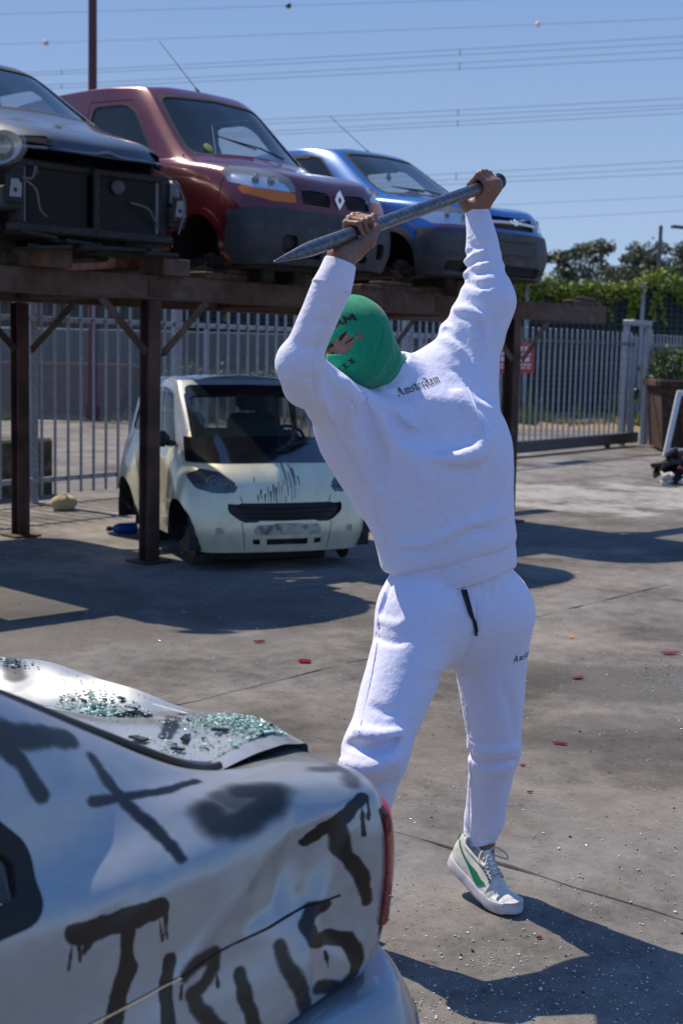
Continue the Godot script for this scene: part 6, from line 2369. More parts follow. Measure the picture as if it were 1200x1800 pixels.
# lettering drawn with a broad nib, laid on the surface
func letter_strokes(c: String) -> Array:
	match c:
		"A": return [0.86, [0.02, 0.12, 0.16, 0.02, 0.26, 0.2, 0.30, 0.8], [0.06, 0.74, 0.24, 0.96, 0.42, 0.86, 0.60, 0.10, 0.78, 0.04], [0.16, 0.40, 0.56, 0.42], [0.1, 0.3, 0.04, 0.55]]
		"m": return [0.86, [0.06, 0.54, 0.15, 0.64, 0.20, 0.55, 0.20, 0.08, 0.28, 0.02], [0.21, 0.5, 0.38, 0.64, 0.45, 0.54, 0.45, 0.08, 0.53, 0.02], [0.46, 0.5, 0.63, 0.64, 0.70, 0.54, 0.70, 0.08, 0.80, 0.04]]
		"s": return [0.56, [0.48, 0.60, 0.30, 0.64, 0.12, 0.50, 0.44, 0.26, 0.42, 0.08, 0.25, 0.0, 0.05, 0.08]]
		"t": return [0.46, [0.20, 0.86, 0.22, 0.10, 0.32, 0.0, 0.44, 0.07], [0.05, 0.60, 0.40, 0.60]]
		"e": return [0.52, [0.12, 0.30, 0.40, 0.42, 0.38, 0.56, 0.24, 0.64, 0.10, 0.50, 0.10, 0.12, 0.25, 0.0, 0.45, 0.10]]
		"r": return [0.5, [0.06, 0.54, 0.15, 0.64, 0.20, 0.55, 0.20, 0.08, 0.28, 0.0], [0.20, 0.48, 0.34, 0.63, 0.46, 0.56]]
		"d": return [0.6, [0.10, 0.98, 0.30, 0.86, 0.46, 0.60, 0.46, 0.12, 0.30, 0.0, 0.12, 0.12, 0.12, 0.48, 0.28, 0.60, 0.44, 0.52]]
		"a": return [0.6, [0.10, 0.56, 0.28, 0.64, 0.42, 0.53, 0.42, 0.08, 0.53, 0.02], [0.42, 0.33, 0.20, 0.30, 0.10, 0.15, 0.20, 0.02, 0.40, 0.10]]
		"D": return [0.82, [0.12, 0.0, 0.12, 0.95], [0.12, 0.92, 0.45, 0.90, 0.62, 0.62, 0.62, 0.32, 0.45, 0.04, 0.12, 0.04]]
		"M": return [1.0, [0.10, 0.0, 0.12, 0.95, 0.45, 0.25, 0.78, 0.95, 0.80, 0.0]]
		"Q": return [0.86, [0.08, 0.0, 0.40, 0.95, 0.72, 0.0], [0.2, 0.32, 0.6, 0.32]]
		"X": return [0.9, [0.10, 0.0, 0.70, 0.95], [0.10, 0.95, 0.70, 0.0]]
	return [0.5]

func lettering(word: String, at: Vector3, right: Vector3, up: Vector3, size: float, list: Array, nib: float, broad: bool, lift: float, space := 1.0) -> Geo:
	var g := Geo.new()
	var x := 0.0
	var dir := up.cross(right).normalized()
	at = touch(at, (at - Vector3(0, 1.65, 0)).normalized(), list)
	for c in word:
		var s := letter_strokes(c)
		for k in range(1, s.size()):
			var line: Array = s[k]
			var pts := []
			for q in range(0, line.size() - 2, 2):
				var a := Vector2(line[q], line[q + 1])
				var b := Vector2(line[q + 2], line[q + 3])
				for w in 3:
					pts.append(a.lerp(b, w / 3.0))
			pts.append(Vector2(line[line.size() - 2], line[line.size() - 1]))
			var rows := []
			var bad := false
			for i in pts.size():
				var t: Vector2 = (pts[mini(i + 1, pts.size() - 1)] - pts[maxi(i - 1, 0)]).normalized()
				var o := Vector2(0.77, 0.64) * nib if broad else Vector2(-t.y, t.x) * nib
				var row := PackedVector3Array()
				for sg in [-1.0, 1.0]:
					var q: Vector2 = pts[i] + o * sg
					var w := at + right * ((x + q.x) * size) + up * (q.y * size)
					var hit := touch(w - dir * 0.05, dir, list, lift)
					bad = bad or hit.distance_to(w) > 0.09
					row.append(hit)
				rows.append(row)
			if bad:
				continue
			var i0 := g.ix.size()
			g.grid(rows)
			# face outwards
			var c0 := (g.v[g.ix[i0 + 1]] - g.v[g.ix[i0]]).cross(g.v[g.ix[i0 + 2]] - g.v[g.ix[i0]])
			if c0.dot(dir) > 0:
				var tail := g.ix.slice(i0)
				tail.reverse()
				g.ix.resize(i0)
				g.ix.append_array(tail)
		x += s[0] * space
	return g

func fold(list: Array, folds: Array) -> void:
	var bare := list.duplicate()
	var eye := Vector3(0, 1.65, 0)
	for f in folds:
		var n: int = f[3].size()
		var line := curve(f[3], (n - 1) * 3)
		var pts := []
		var ok := true
		for q in line:
			var dir: Vector3 = (q - eye).normalized()
			var lift: float = f[1] - f[0] if f[0] > 0.0 else -(f[1] + f[0])
			var hit := touch(q, dir, bare, lift)
			if field(hit, bare) > lift + 0.02:
				ok = false
				continue
			pts.append(hit)
		if pts.size() < 2:
			continue
		var rad := PackedFloat32Array()
		for i in pts.size():
			rad.append(f[1] * (0.45 + 0.55 * sin(PI * clampf((i + 0.5) / pts.size(), 0.0, 1.0))))
		list.append(Cord.new(PackedVector3Array(pts), rad, f[2], f[0] > 0.0))

func seam(list: Array, pts: Array, r := 0.0017) -> Geo:
	var eye := Vector3(0, 1.65, 0)
	var g := Geo.new()
	var line := curve(pts, (pts.size() - 1) * 6)
	var o := PackedVector3Array()
	for q in line:
		var hit := touch(q, (q - eye).normalized(), list, 0.0002)
		if absf(field(hit, list)) < 0.004:
			o.append(hit)
	g.tube(o, r, 6)
	return g

func cloth(r: float, g: float, b: float, seed_: int) -> StandardMaterial3D:
	var m := tri_mat(ramp_tex(seed_, 0.025, [[0.0, [r * 0.93, g * 0.93, b * 0.95]], [0.5, [r, g, b]], [1.0, [r * 1.03, g * 1.03, b * 1.02]]]), 3.0, 0.95)
	m.metallic_specular = 0.2
	m.heightmap_enabled = true
	m.heightmap_texture = M.grit
	m.heightmap_scale = 0.22
	m.rim_enabled = true
	m.rim = 0.25
	m.rim_tint = 0.5
	return m

func build_person() -> void:
	var base := Vector3(0.32, 0, -3.85)
	var man := thing("person", "person in white sweatshirt and joggers with green balaclava raising a steel bar overhead", "person", base)
	var shift := func(g: Geo) -> Geo:
		for k in g.v.size():
			g.v[k] -= base
		return g
	var pel := Vector3(0.316, 0.949, -3.915)
	var waist := Vector3(0.300, 1.062, -3.895)
	var chest := Vector3(0.253, 1.365, -3.913)
	var upch := Vector3(0.197, 1.487, -4.008)
	var neck := Vector3(0.122, 1.589, -3.949)
	var rsh := Vector3(0.060, 1.420, -3.859)
	var lsh := Vector3(0.311, 1.555, -4.046)
	var relb := Vector3(-0.118, 1.620, -3.520)
	var rfo := Vector3(-0.069, 1.757, -3.486)
	var rcs := Vector3(-0.037, 1.815, -3.482)
	var rwr := Vector3(-0.015, 1.878, -3.490)
	var lelb := Vector3(0.417, 1.811, -4.066)
	var lfo := Vector3(0.392, 1.921, -3.877)
	var lcs := Vector3(0.397, 1.999, -4.118)
	var lwr := Vector3(0.383, 2.080, -4.137)
	var rhip := Vector3(0.226, 0.898, -3.850)
	var lhip := Vector3(0.440, 0.888, -3.958)
	var rknee := Vector3(0.107, 0.573, -3.620)
	var rank := Vector3(0.062, 0.112, -3.665)
	var lknee := Vector3(0.476, 0.472, -4.011)
	var lank := Vector3(0.457, 0.156, -4.095)
	var fwd := Vector3(0.12, 0.05, 0.99).normalized()
	var head := Vector3(0.023, 1.696, -3.831)
	var hf := Vector3(-0.72, -0.15, 0.68).normalized()
	var hl := Vector3(0.49, 0.59, 0.65).normalized()
	hl = (hl - hf * hl.dot(hf)).normalized()
	var hu := hf.cross(hl).normalized()
	var cloth_w := cloth(0.72, 0.745, 0.945, 91)
	# ---- sweatshirt
	var sw := []
	sw.append(Bone.new(Vector3(0.312, 1.085, -3.892), Vector3(0.262, 1.32, -3.885), 0.203, 0.205, 0.05).flat(fwd, 0.68))
	sw.append(Bone.new(chest, upch, 0.19, 0.15, 0.12).flat(fwd, 0.7))
	sw.append(Bone.new(rsh + Vector3(0.03, -0.005, 0), lsh + Vector3(-0.03, -0.01, 0), 0.104, 0.105, 0.08))
	sw.append(Bone.new(upch + Vector3(-0.005, -0.01, 0.0), neck + Vector3(0.006, -0.006, 0.016), 0.115, 0.084, 0.06))
	sw.append(Bone.new(rsh, relb, 0.104, 0.052, 0.045))
	sw.append(Bone.new(relb, rcs, 0.049, 0.050, 0.03))
	sw.append(Bone.new(relb + Vector3(0.014, -0.055, -0.07), relb, 0.058, 0.050, 0.03))
	sw.append(Bone.new(lsh, lelb, 0.112, 0.082, 0.06).rings(0.006, 3.5, Vector3(-0.7, 0.5, 0.4), 1.0))
	sw.append(Bone.new(lelb, lcs, 0.070, 0.046, 0.03).rings(0.009, 4.6, Vector3(-0.95, 0.1, 0.35), 0.5))
	sw.append(Bone.new(Vector3(0.345, 1.40, -3.95), Vector3(0.345, 1.56, -4.02), 0.10, 0.09, 0.08))
	sw.append(Bone.new(Vector3(0.10, 1.30, -3.87), Vector3(0.045, 1.42, -3.81), 0.085, 0.10, 0.08))
	# folds: depth (a ridge is negative), radius, softness, guide points before the cloth
	var plain := sw.size()
	fold(sw, [
		[-0.030, 0.030, 0.018, [Vector3(-0.007, 1.579, -3.364), Vector3(0.060, 1.521, -3.358), Vector3(0.121, 1.474, -3.352), Vector3(0.169, 1.443, -3.348), Vector3(0.227, 1.419, -3.346), Vector3(0.275, 1.408, -3.344), Vector3(0.326, 1.413, -3.345), Vector3(0.345, 1.450, -3.349), Vector3(0.333, 1.485, -3.353), Vector3(0.310, 1.517, -3.357), Vector3(0.281, 1.555, -3.362)]],
		[0.030, 0.055, 0.040, [Vector3(0.099, 1.526, -3.358), Vector3(0.163, 1.486, -3.353), Vector3(0.240, 1.456, -3.350), Vector3(0.296, 1.471, -3.352)]],
		[0.010, 0.045, 0.040, [Vector3(0.196, 1.538, -3.360), Vector3(0.260, 1.507, -3.356), Vector3(0.295, 1.485, -3.353)]],
		[-0.010, 0.014, 0.012, [Vector3(0.032, 1.586, -3.365), Vector3(0.077, 1.571, -3.363), Vector3(0.119, 1.560, -3.362), Vector3(0.144, 1.583, -3.365)]],
		[0.004, 0.007, 0.005, [Vector3(-0.028, 1.769, -3.386), Vector3(-0.057, 1.692, -3.377), Vector3(-0.077, 1.608, -3.368), Vector3(-0.053, 1.519, -3.357), Vector3(0.003, 1.423, -3.346), Vector3(0.054, 1.341, -3.337)]],
		[0.022, 0.022, 0.012, [Vector3(0.041, 1.544, -3.360), Vector3(0.068, 1.480, -3.353), Vector3(0.092, 1.404, -3.344), Vector3(0.094, 1.321, -3.334)]],
		[-0.014, 0.018, 0.014, [Vector3(0.052, 1.556, -3.362), Vector3(0.084, 1.508, -3.356), Vector3(0.111, 1.439, -3.348)]],
		[0.012, 0.020, 0.012, [Vector3(-0.040, 1.602, -3.367), Vector3(-0.026, 1.554, -3.361), Vector3(-0.011, 1.520, -3.357)]],
		[-0.014, 0.016, 0.014, [Vector3(-0.015, 1.623, -3.369), Vector3(0.010, 1.555, -3.361), Vector3(0.018, 1.458, -3.350)]],
		[0.009, 0.010, 0.008, [Vector3(0.011, 1.541, -3.360), Vector3(0.052, 1.445, -3.349), Vector3(0.065, 1.362, -3.339)]],
		[0.012, 0.014, 0.009, [Vector3(0.234, 1.740, -3.383), Vector3(0.269, 1.724, -3.381), Vector3(0.300, 1.697, -3.378)]],
		[0.012, 0.014, 0.009, [Vector3(0.209, 1.709, -3.379), Vector3(0.255, 1.713, -3.380), Vector3(0.287, 1.686, -3.377), Vector3(0.310, 1.647, -3.372)]],
		[0.012, 0.016, 0.009, [Vector3(0.284, 1.796, -3.390), Vector3(0.324, 1.770, -3.386), Vector3(0.363, 1.762, -3.386)]],
		[0.012, 0.014, 0.009, [Vector3(0.360, 1.759, -3.385), Vector3(0.370, 1.726, -3.381), Vector3(0.365, 1.698, -3.378)]],
		[-0.014, 0.016, 0.012, [Vector3(0.297, 1.741, -3.383), Vector3(0.323, 1.700, -3.378), Vector3(0.338, 1.631, -3.370)]],
		[0.012, 0.014, 0.009, [Vector3(0.321, 1.758, -3.385), Vector3(0.334, 1.687, -3.377), Vector3(0.336, 1.610, -3.368)]],
		[-0.014, 0.016, 0.012, [Vector3(0.240, 1.761, -3.385), Vector3(0.289, 1.762, -3.386), Vector3(0.331, 1.742, -3.383)]],
		[-0.014, 0.016, 0.012, [Vector3(0.200, 1.684, -3.376), Vector3(0.249, 1.685, -3.377), Vector3(0.292, 1.651, -3.373)]],
		[0.014, 0.011, 0.008, [Vector3(0.284, 1.930, -3.405), Vector3(0.312, 1.919, -3.404), Vector3(0.334, 1.922, -3.404)]],
		[0.014, 0.011, 0.008, [Vector3(0.285, 1.899, -3.402), Vector3(0.318, 1.891, -3.401), Vector3(0.343, 1.898, -3.401)]],
		[0.014, 0.011, 0.008, [Vector3(0.285, 1.864, -3.397), Vector3(0.325, 1.856, -3.396), Vector3(0.353, 1.862, -3.397)]],
		[0.014, 0.011, 0.008, [Vector3(0.283, 1.832, -3.394), Vector3(0.325, 1.822, -3.393), Vector3(0.359, 1.826, -3.393)]],
		[0.006, 0.010, 0.010, [Vector3(0.351, 1.923, -3.404), Vector3(0.372, 1.868, -3.398), Vector3(0.379, 1.799, -3.390)]],
		[0.004, 0.006, 0.005, [Vector3(0.288, 1.630, -3.370), Vector3(0.323, 1.548, -3.361), Vector3(0.356, 1.451, -3.349)]],
		[0.010, 0.012, 0.008, [Vector3(0.128, 1.162, -3.316), Vector3(0.177, 1.173, -3.317), Vector3(0.214, 1.168, -3.317)]],
		[0.011, 0.012, 0.008, [Vector3(0.301, 1.207, -3.321), Vector3(0.333, 1.229, -3.324), Vector3(0.375, 1.219, -3.322)]],
		[-0.009, 0.014, 0.020, [Vector3(0.141, 1.190, -3.319), Vector3(0.225, 1.199, -3.320), Vector3(0.321, 1.249, -3.326), Vector3(0.391, 1.265, -3.328)]],
		[0.004, 0.020, 0.040, [Vector3(0.137, 1.377, -3.341), Vector3(0.167, 1.295, -3.331), Vector3(0.171, 1.211, -3.322)]],
		[0.004, 0.020, 0.040, [Vector3(0.375, 1.368, -3.340), Vector3(0.373, 1.313, -3.333), Vector3(0.349, 1.271, -3.328)]],
		[0.010, 0.012, 0.010, [Vector3(0.133, 1.557, -3.362), Vector3(0.176, 1.517, -3.357), Vector3(0.218, 1.497, -3.355)]],
		[-0.008, 0.014, 0.014, [Vector3(0.088, 1.556, -3.362), Vector3(0.134, 1.509, -3.356), Vector3(0.184, 1.472, -3.352)]],
		[0.010, 0.014, 0.010, [Vector3(0.076, 1.306, -3.333), Vector3(0.101, 1.224, -3.323), Vector3(0.128, 1.148, -3.314)]],
		[-0.008, 0.016, 0.014, [Vector3(0.094, 1.321, -3.334), Vector3(0.119, 1.238, -3.325), Vector3(0.149, 1.169, -3.317)]],
		[0.008, 0.012, 0.010, [Vector3(0.271, 1.616, -3.369), Vector3(0.326, 1.562, -3.362), Vector3(0.368, 1.549, -3.361)]],
		[-0.009, 0.015, 0.014, [Vector3(0.265, 1.595, -3.366), Vector3(0.322, 1.531, -3.359), Vector3(0.369, 1.514, -3.357)]],
		[0.008, 0.011, 0.008, [Vector3(0.362, 1.673, -3.375), Vector3(0.342, 1.604, -3.367), Vector3(0.337, 1.548, -3.361)]],
		[0.007, 0.010, 0.008, [Vector3(-0.121, 1.677, -3.376), Vector3(-0.081, 1.661, -3.374), Vector3(-0.048, 1.670, -3.375)]],
		[0.009, 0.011, 0.008, [Vector3(-0.140, 1.607, -3.368), Vector3(-0.105, 1.583, -3.365), Vector3(-0.063, 1.589, -3.365)]],
		[0.006, 0.010, 0.008, [Vector3(-0.094, 1.733, -3.382), Vector3(-0.059, 1.722, -3.381), Vector3(-0.031, 1.734, -3.382)]],
		[-0.007, 0.012, 0.012, [Vector3(-0.062, 1.553, -3.361), Vector3(-0.026, 1.485, -3.353), Vector3(0.022, 1.416, -3.345)]],
		[0.006, 0.012, 0.012, [Vector3(-0.089, 1.511, -3.356), Vector3(-0.039, 1.443, -3.348), Vector3(0.014, 1.381, -3.341)]]])
	# neck hole
	sw.append(Bone.new(neck + Vector3(-0.005, -0.005, 0.005), neck + Vector3(-0.05, 0.12, 0.07), 0.072, 0.085, 0.010, true))
	# cut off straight where the hem band begins
	sw.append(Bone.new(Vector3(0.318, 1.072, -3.9) - Vector3(-0.24, 0.97, 0.0).normalized() * 3.0, Vector3(0.318, 1.072, -3.9) - Vector3(-0.24, 0.97, 0.0).normalized() * 3.0, 3.0, 3.0, 0.035, true))
	var g := Geo.new()
	nets(g, sw, 0.008, 0.0015, 10.0, 0.0, plain)
	var shirt := obj("sweatshirt", shift.call(g), cloth_w, man)
	for q in [[Vector3(-0.028, 1.773, -3.387), Vector3(-0.057, 1.692, -3.377), Vector3(-0.077, 1.608, -3.368), Vector3(-0.053, 1.519, -3.357), Vector3(0.003, 1.423, -3.346), Vector3(0.054, 1.337, -3.336)], [Vector3(0.049, 1.556, -3.362), Vector3(0.091, 1.459, -3.350), Vector3(0.123, 1.363, -3.339)], [Vector3(0.271, 1.630, -3.370), Vector3(0.309, 1.561, -3.362), Vector3(0.347, 1.465, -3.351)]]:
		obj("seam", shift.call(seam(sw, q)), cloth_w, shirt)
	# hem band
	var hem := []
	hem.append(Bone.new(Vector3(0.327, 1.022, -3.908), Vector3(0.322, 1.05, -3.907), 0.188, 0.19, 0.02).flat(fwd, 0.68))
	var band := Geo.new()
	var hax := Vector3(0.96, 0.20, -0.15).normalized()
	var hfw := Vector3(0.18, 0.0, 0.98).normalized()
	hfw = (hfw - hax * hfw.dot(hax)).normalized()
	var hup := hfw.cross(hax).normalized()
	if hup.y < 0:
		hup = -hup
	var rows := []
	for q in [[-0.040, 0.150, 0.095], [-0.046, 0.166, 0.112], [-0.044, 0.178, 0.126], [-0.034, 0.182, 0.131], [-0.01, 0.184, 0.134], [0.014, 0.186, 0.136], [0.03, 0.188, 0.137], [0.042, 0.186, 0.134], [0.06, 0.17, 0.12]]:
		var row := PackedVector3Array()
		for k in 72:
			var an := -TAU * k / 72.0
			var wv := 0.004 * sin(an * 5.0 + 1.0) + 0.003 * sin(an * 9.0 + q[0] * 40.0)
			row.append(Vector3(0.322, 1.050, -3.906) + hax * cos(an) * (q[1] + wv) + hfw * sin(an) * (q[2] + wv) + hup * (q[0] + 0.006 * sin(an * 2.0 + 0.5)))
		rows.append(row)
	band.grid(rows, true)
	obj("hem_band", shift.call(band), cloth_w, shirt)
	# cuffs
	for q in [[rcs, rwr, 0.051, 0.043], [lcs, lwr, 0.045, 0.037]]:
		var c := Geo.new()
		var ax: Vector3 = (q[1] - q[0]).normalized()
		var sx := ax.cross(Vector3(0, 0, 1)).normalized()
		var sy := sx.cross(ax).normalized()
		rows = []
		var len: float = (q[1] - q[0]).length()
		for w in [[-0.12, 0.93], [-0.04, 1.02], [0.02, 1.0], [0.5, 0.98], [0.93, 0.97], [1.0, 0.95], [1.01, 0.9], [0.97, 0.84], [0.6, 0.82]]:
			var row := PackedVector3Array()
			for k in 32:
				var an := TAU * k / 32.0
				var r: float = lerpf(q[2], q[3], clampf(w[0], 0, 1)) * w[1] * (1.0 + 0.025 * sin(an * 3.0 + w[0] * 5.0))
				row.append(q[0] + ax * len * w[0] + (sx * cos(an) + sy * sin(an)) * r)
			rows.append(row)
		c.grid(rows, true)
		obj("cuff", shift.call(c), cloth_w, shirt)
	# ---- joggers
	var pt := []
	pt.append(Bone.new(Vector3(0.322, 1.02, -3.91), Vector3(0.326, 0.93, -3.915), 0.172, 0.185, 0.05).flat(fwd, 0.7))
	pt.append(Bone.new(rhip + Vector3(0.012, 0.02, 0.0), lhip + Vector3(0.0, 0.02, 0.0), 0.120, 0.122, 0.06))
	pt.append(Bone.new(rhip + Vector3(0.008, 0, 0), rknee, 0.120, 0.083, 0.05))
	pt.append(Bone.new(rknee, Vector3(0.088, 0.43, -3.645), 0.086, 0.07, 0.04))
	pt.append(Bone.new(Vector3(0.088, 0.43, -3.645), Vector3(0.066, 0.16, -3.66), 0.060, 0.048, 0.02))
	pt.append(Bone.new(lhip, lknee, 0.124, 0.076, 0.05))
	pt.append(Bone.new(lknee, Vector3(0.462, 0.23, -4.085), 0.072, 0.060, 0.03))
	pt.append(Bone.new(Vector3(0.462, 0.23, -4.085), Vector3(0.458, 0.185, -4.093), 0.058, 0.050, 0.02))
	var plain_p := pt.size()
	fold(pt, [
		[0.005, 0.008, 0.006, [Vector3(0.132, 1.094, -3.308), Vector3(0.130, 1.058, -3.304)]],
		[0.005, 0.008, 0.006, [Vector3(0.159, 1.100, -3.309), Vector3(0.160, 1.052, -3.303)]],
		[0.005, 0.008, 0.006, [Vector3(0.185, 1.095, -3.308), Vector3(0.189, 1.059, -3.304)]],
		[0.005, 0.008, 0.006, [Vector3(0.212, 1.101, -3.309), Vector3(0.210, 1.053, -3.303)]],
		[0.005, 0.008, 0.006, [Vector3(0.238, 1.096, -3.308), Vector3(0.239, 1.060, -3.304)]],
		[0.005, 0.008, 0.006, [Vector3(0.265, 1.103, -3.309), Vector3(0.269, 1.054, -3.303)]],
		[0.005, 0.008, 0.006, [Vector3(0.291, 1.098, -3.308), Vector3(0.289, 1.062, -3.304)]],
		[0.005, 0.008, 0.006, [Vector3(0.318, 1.104, -3.309), Vector3(0.319, 1.055, -3.303)]],
		[0.005, 0.008, 0.006, [Vector3(0.344, 1.099, -3.308), Vector3(0.348, 1.063, -3.304)]],
		[0.005, 0.008, 0.006, [Vector3(0.371, 1.105, -3.309), Vector3(0.369, 1.056, -3.304)]],
		[0.005, 0.008, 0.006, [Vector3(0.397, 1.100, -3.309), Vector3(0.398, 1.064, -3.304)]],
		[0.012, 0.011, 0.007, [Vector3(0.132, 1.111, -3.310), Vector3(0.108, 1.046, -3.302), Vector3(0.097, 0.977, -3.294)]],
		[0.009, 0.011, 0.010, [Vector3(0.083, 0.963, -3.293), Vector3(0.130, 0.950, -3.291), Vector3(0.163, 0.953, -3.292)]],
		[-0.008, 0.014, 0.014, [Vector3(0.101, 1.002, -3.297), Vector3(0.146, 0.989, -3.296), Vector3(0.168, 1.010, -3.298)]],
		[0.005, 0.010, 0.008, [Vector3(0.337, 1.046, -3.302), Vector3(0.336, 0.979, -3.295), Vector3(0.309, 0.909, -3.286)]],
		[0.008, 0.012, 0.011, [Vector3(0.296, 0.892, -3.285), Vector3(0.260, 0.864, -3.281), Vector3(0.219, 0.852, -3.280)]],
		[0.007, 0.014, 0.014, [Vector3(0.304, 0.882, -3.283), Vector3(0.330, 0.854, -3.280), Vector3(0.340, 0.785, -3.272)]],
		[-0.022, 0.022, 0.015, [Vector3(0.051, 0.730, -3.266), Vector3(0.101, 0.716, -3.264), Vector3(0.154, 0.728, -3.265)]],
		[0.022, 0.018, 0.010, [Vector3(0.029, 0.698, -3.262), Vector3(0.097, 0.686, -3.260), Vector3(0.144, 0.709, -3.263)]],
		[-0.027, 0.026, 0.017, [Vector3(0.019, 0.653, -3.257), Vector3(0.081, 0.641, -3.255), Vector3(0.145, 0.664, -3.258)]],
		[0.016, 0.014, 0.008, [Vector3(0.054, 0.599, -3.250), Vector3(0.106, 0.594, -3.250), Vector3(0.148, 0.612, -3.252)]],
		[0.008, 0.012, 0.011, [Vector3(0.080, 0.793, -3.273), Vector3(0.122, 0.778, -3.271), Vector3(0.150, 0.788, -3.272)]],
		[0.015, 0.014, 0.008, [Vector3(0.320, 0.685, -3.260), Vector3(0.363, 0.653, -3.257), Vector3(0.446, 0.668, -3.258)]],
		[-0.011, 0.014, 0.010, [Vector3(0.328, 0.716, -3.264), Vector3(0.376, 0.686, -3.261), Vector3(0.448, 0.702, -3.262)]],
		[0.007, 0.008, 0.004, [Vector3(0.306, 0.805, -3.274), Vector3(0.329, 0.674, -3.259), Vector3(0.325, 0.577, -3.248), Vector3(0.330, 0.480, -3.237)]],
		[-0.007, 0.010, 0.007, [Vector3(0.329, 0.660, -3.258), Vector3(0.339, 0.577, -3.248), Vector3(0.341, 0.487, -3.237)]],
		[0.004, 0.007, 0.003, [Vector3(0.095, 0.946, -3.291), Vector3(0.079, 0.849, -3.279), Vector3(0.051, 0.730, -3.266)]],
		[0.008, 0.016, 0.014, [Vector3(0.400, 0.856, -3.280), Vector3(0.432, 0.787, -3.272), Vector3(0.438, 0.732, -3.266)]],
		[0.005, 0.010, 0.007, [Vector3(0.338, 0.508, -3.240), Vector3(0.373, 0.492, -3.238), Vector3(0.415, 0.510, -3.240)]]])
	g = Geo.new()
	nets(g, pt, 0.008, 0.0015, 10.0, 0.0, plain_p)
	var trousers := obj("joggers", shift.call(g), cloth_w, man)
	for q in [[Vector3(0.337, 1.063, -3.304), Vector3(0.336, 0.979, -3.295), Vector3(0.304, 0.902, -3.286)], [Vector3(0.110, 1.071, -3.305), Vector3(0.095, 1.016, -3.299), Vector3(0.099, 0.960, -3.292)], [Vector3(0.094, 0.946, -3.291), Vector3(0.079, 0.849, -3.279), Vector3(0.054, 0.730, -3.266)], [Vector3(0.315, 0.799, -3.274), Vector3(0.331, 0.674, -3.259), Vector3(0.328, 0.577, -3.248), Vector3(0.330, 0.487, -3.237)], [Vector3(0.304, 0.882, -3.283), Vector3(0.261, 0.811, -3.275), Vector3(0.208, 0.713, -3.264)]]:
		obj("seam", shift.call(seam(pt, q)), cloth_w, trousers)
	# leg hem of the raised foot
	var c2 := Geo.new()
	rows = []
	for w in [[0.05, 0.056], [0.02, 0.0565], [-0.012, 0.0555], [-0.018, 0.052], [-0.01, 0.047]]:
		var row := PackedVector3Array()
		for k in 36:
			var an := -TAU * k / 36.0
			row.append(Vector3(0.456, 0.180 + w[0] + 0.016 * cos(an + 0.3), -4.093) + Vector3(cos(an) * w[1], 0, sin(an) * w[1]))
		rows.append(row)
	rows.reverse()
	c2.grid(rows, true)
	obj("leg_hem", shift.call(c2), cloth_w, trousers)
	# drawstring
	var ds := Geo.new()
	for q in [[0.0, 0.0], [0.010, 0.012]]:
		var pp := []
		for w in [[0.352, 1.0], [0.362, 0.965], [0.372, 0.93], [0.383, 0.895], [0.387, 0.868]]:
			pp.append(touch(Vector3(w[0] - q[0] * (w[1] - 0.88) * 8.0, w[1] + (q[1] if w[1] < 0.9 else 0.0), -3.55), Vector3(0, 0, -1), pt, 0.005))
		ds.tube(curve(pp, 16), 0.0042, 7)
	obj("drawstring", shift.call(ds), mat(0.012, 0.02, 0.025, 0.8), trousers)
	var ink := mat(0.02, 0.022, 0.03, 0.8)
	var lt := lettering("Amsterdam", Vector3(0.135, 1.546, -3.411), Vector3(0.93, 0.34, -0.12).normalized(), Vector3(-0.31, 0.95, 0.0).normalized(), 0.0245, sw, 0.07, true, 0.0016, 0.92)
	obj("print", shift.call(lt), ink, shirt)
	lt = lettering("Amsterdam", Vector3(0.436, 0.894, -3.335), Vector3(0.84, 0.13, -0.50).normalized(), Vector3(-0.1, 0.99, 0.0).normalized(), 0.021, pt, 0.07, true, 0.0016, 1.05)
	obj("print", shift.call(lt), ink, trousers)
	# ---- head, balaclava
	var hd := []
	hd.append(Bone.new(head + hu * 0.024 - hf * 0.008, head + hu * 0.026 + hf * 0.014, 0.091, 0.087, 0.05))
	hd.append(Bone.new(head - hu * 0.03 + hf * 0.02, head - hu * 0.045 + hf * 0.042, 0.070, 0.062, 0.06))
	hd.append(Bone.new(head - hu * 0.085 + hf * 0.058, head - hu * 0.082 + hf * 0.064, 0.034, 0.032, 0.05))
	hd.append(Bone.new(head - hu * 0.015 - hf * 0.022, neck + Vector3(0.0, -0.015, 0.0), 0.072, 0.052, 0.05))
	hd.append(Bone.new(head - hu * 0.075 + hf * 0.02, neck + Vector3(-0.014, -0.01, 0.012), 0.052, 0.048, 0.07))
	var bal := hd.duplicate()
	# cloth bunched at the neck
	for q in [[0.3, 0.066], [0.6, 0.062]]:
		var a := (head - hf * 0.03 - hu * 0.03).lerp(neck + Vector3(0.0, -0.02, 0.0), q[0])
		bal.append(Bone.new(a, a + Vector3(0.006, -0.006, 0), q[1], q[1], 0.016))
	bal.append(Bone.new(head + hf * 0.100 - hu * 0.05, head + hf * 0.106 - hu * 0.056, 0.014, 0.013, 0.035))
	var eye := touch(Vector3(-0.015, 1.667, -3.526), (Vector3(-0.015, 1.667, -3.526) - Vector3(0, 1.65, 0)).normalized(), hd)
	var plain_b := bal.size()
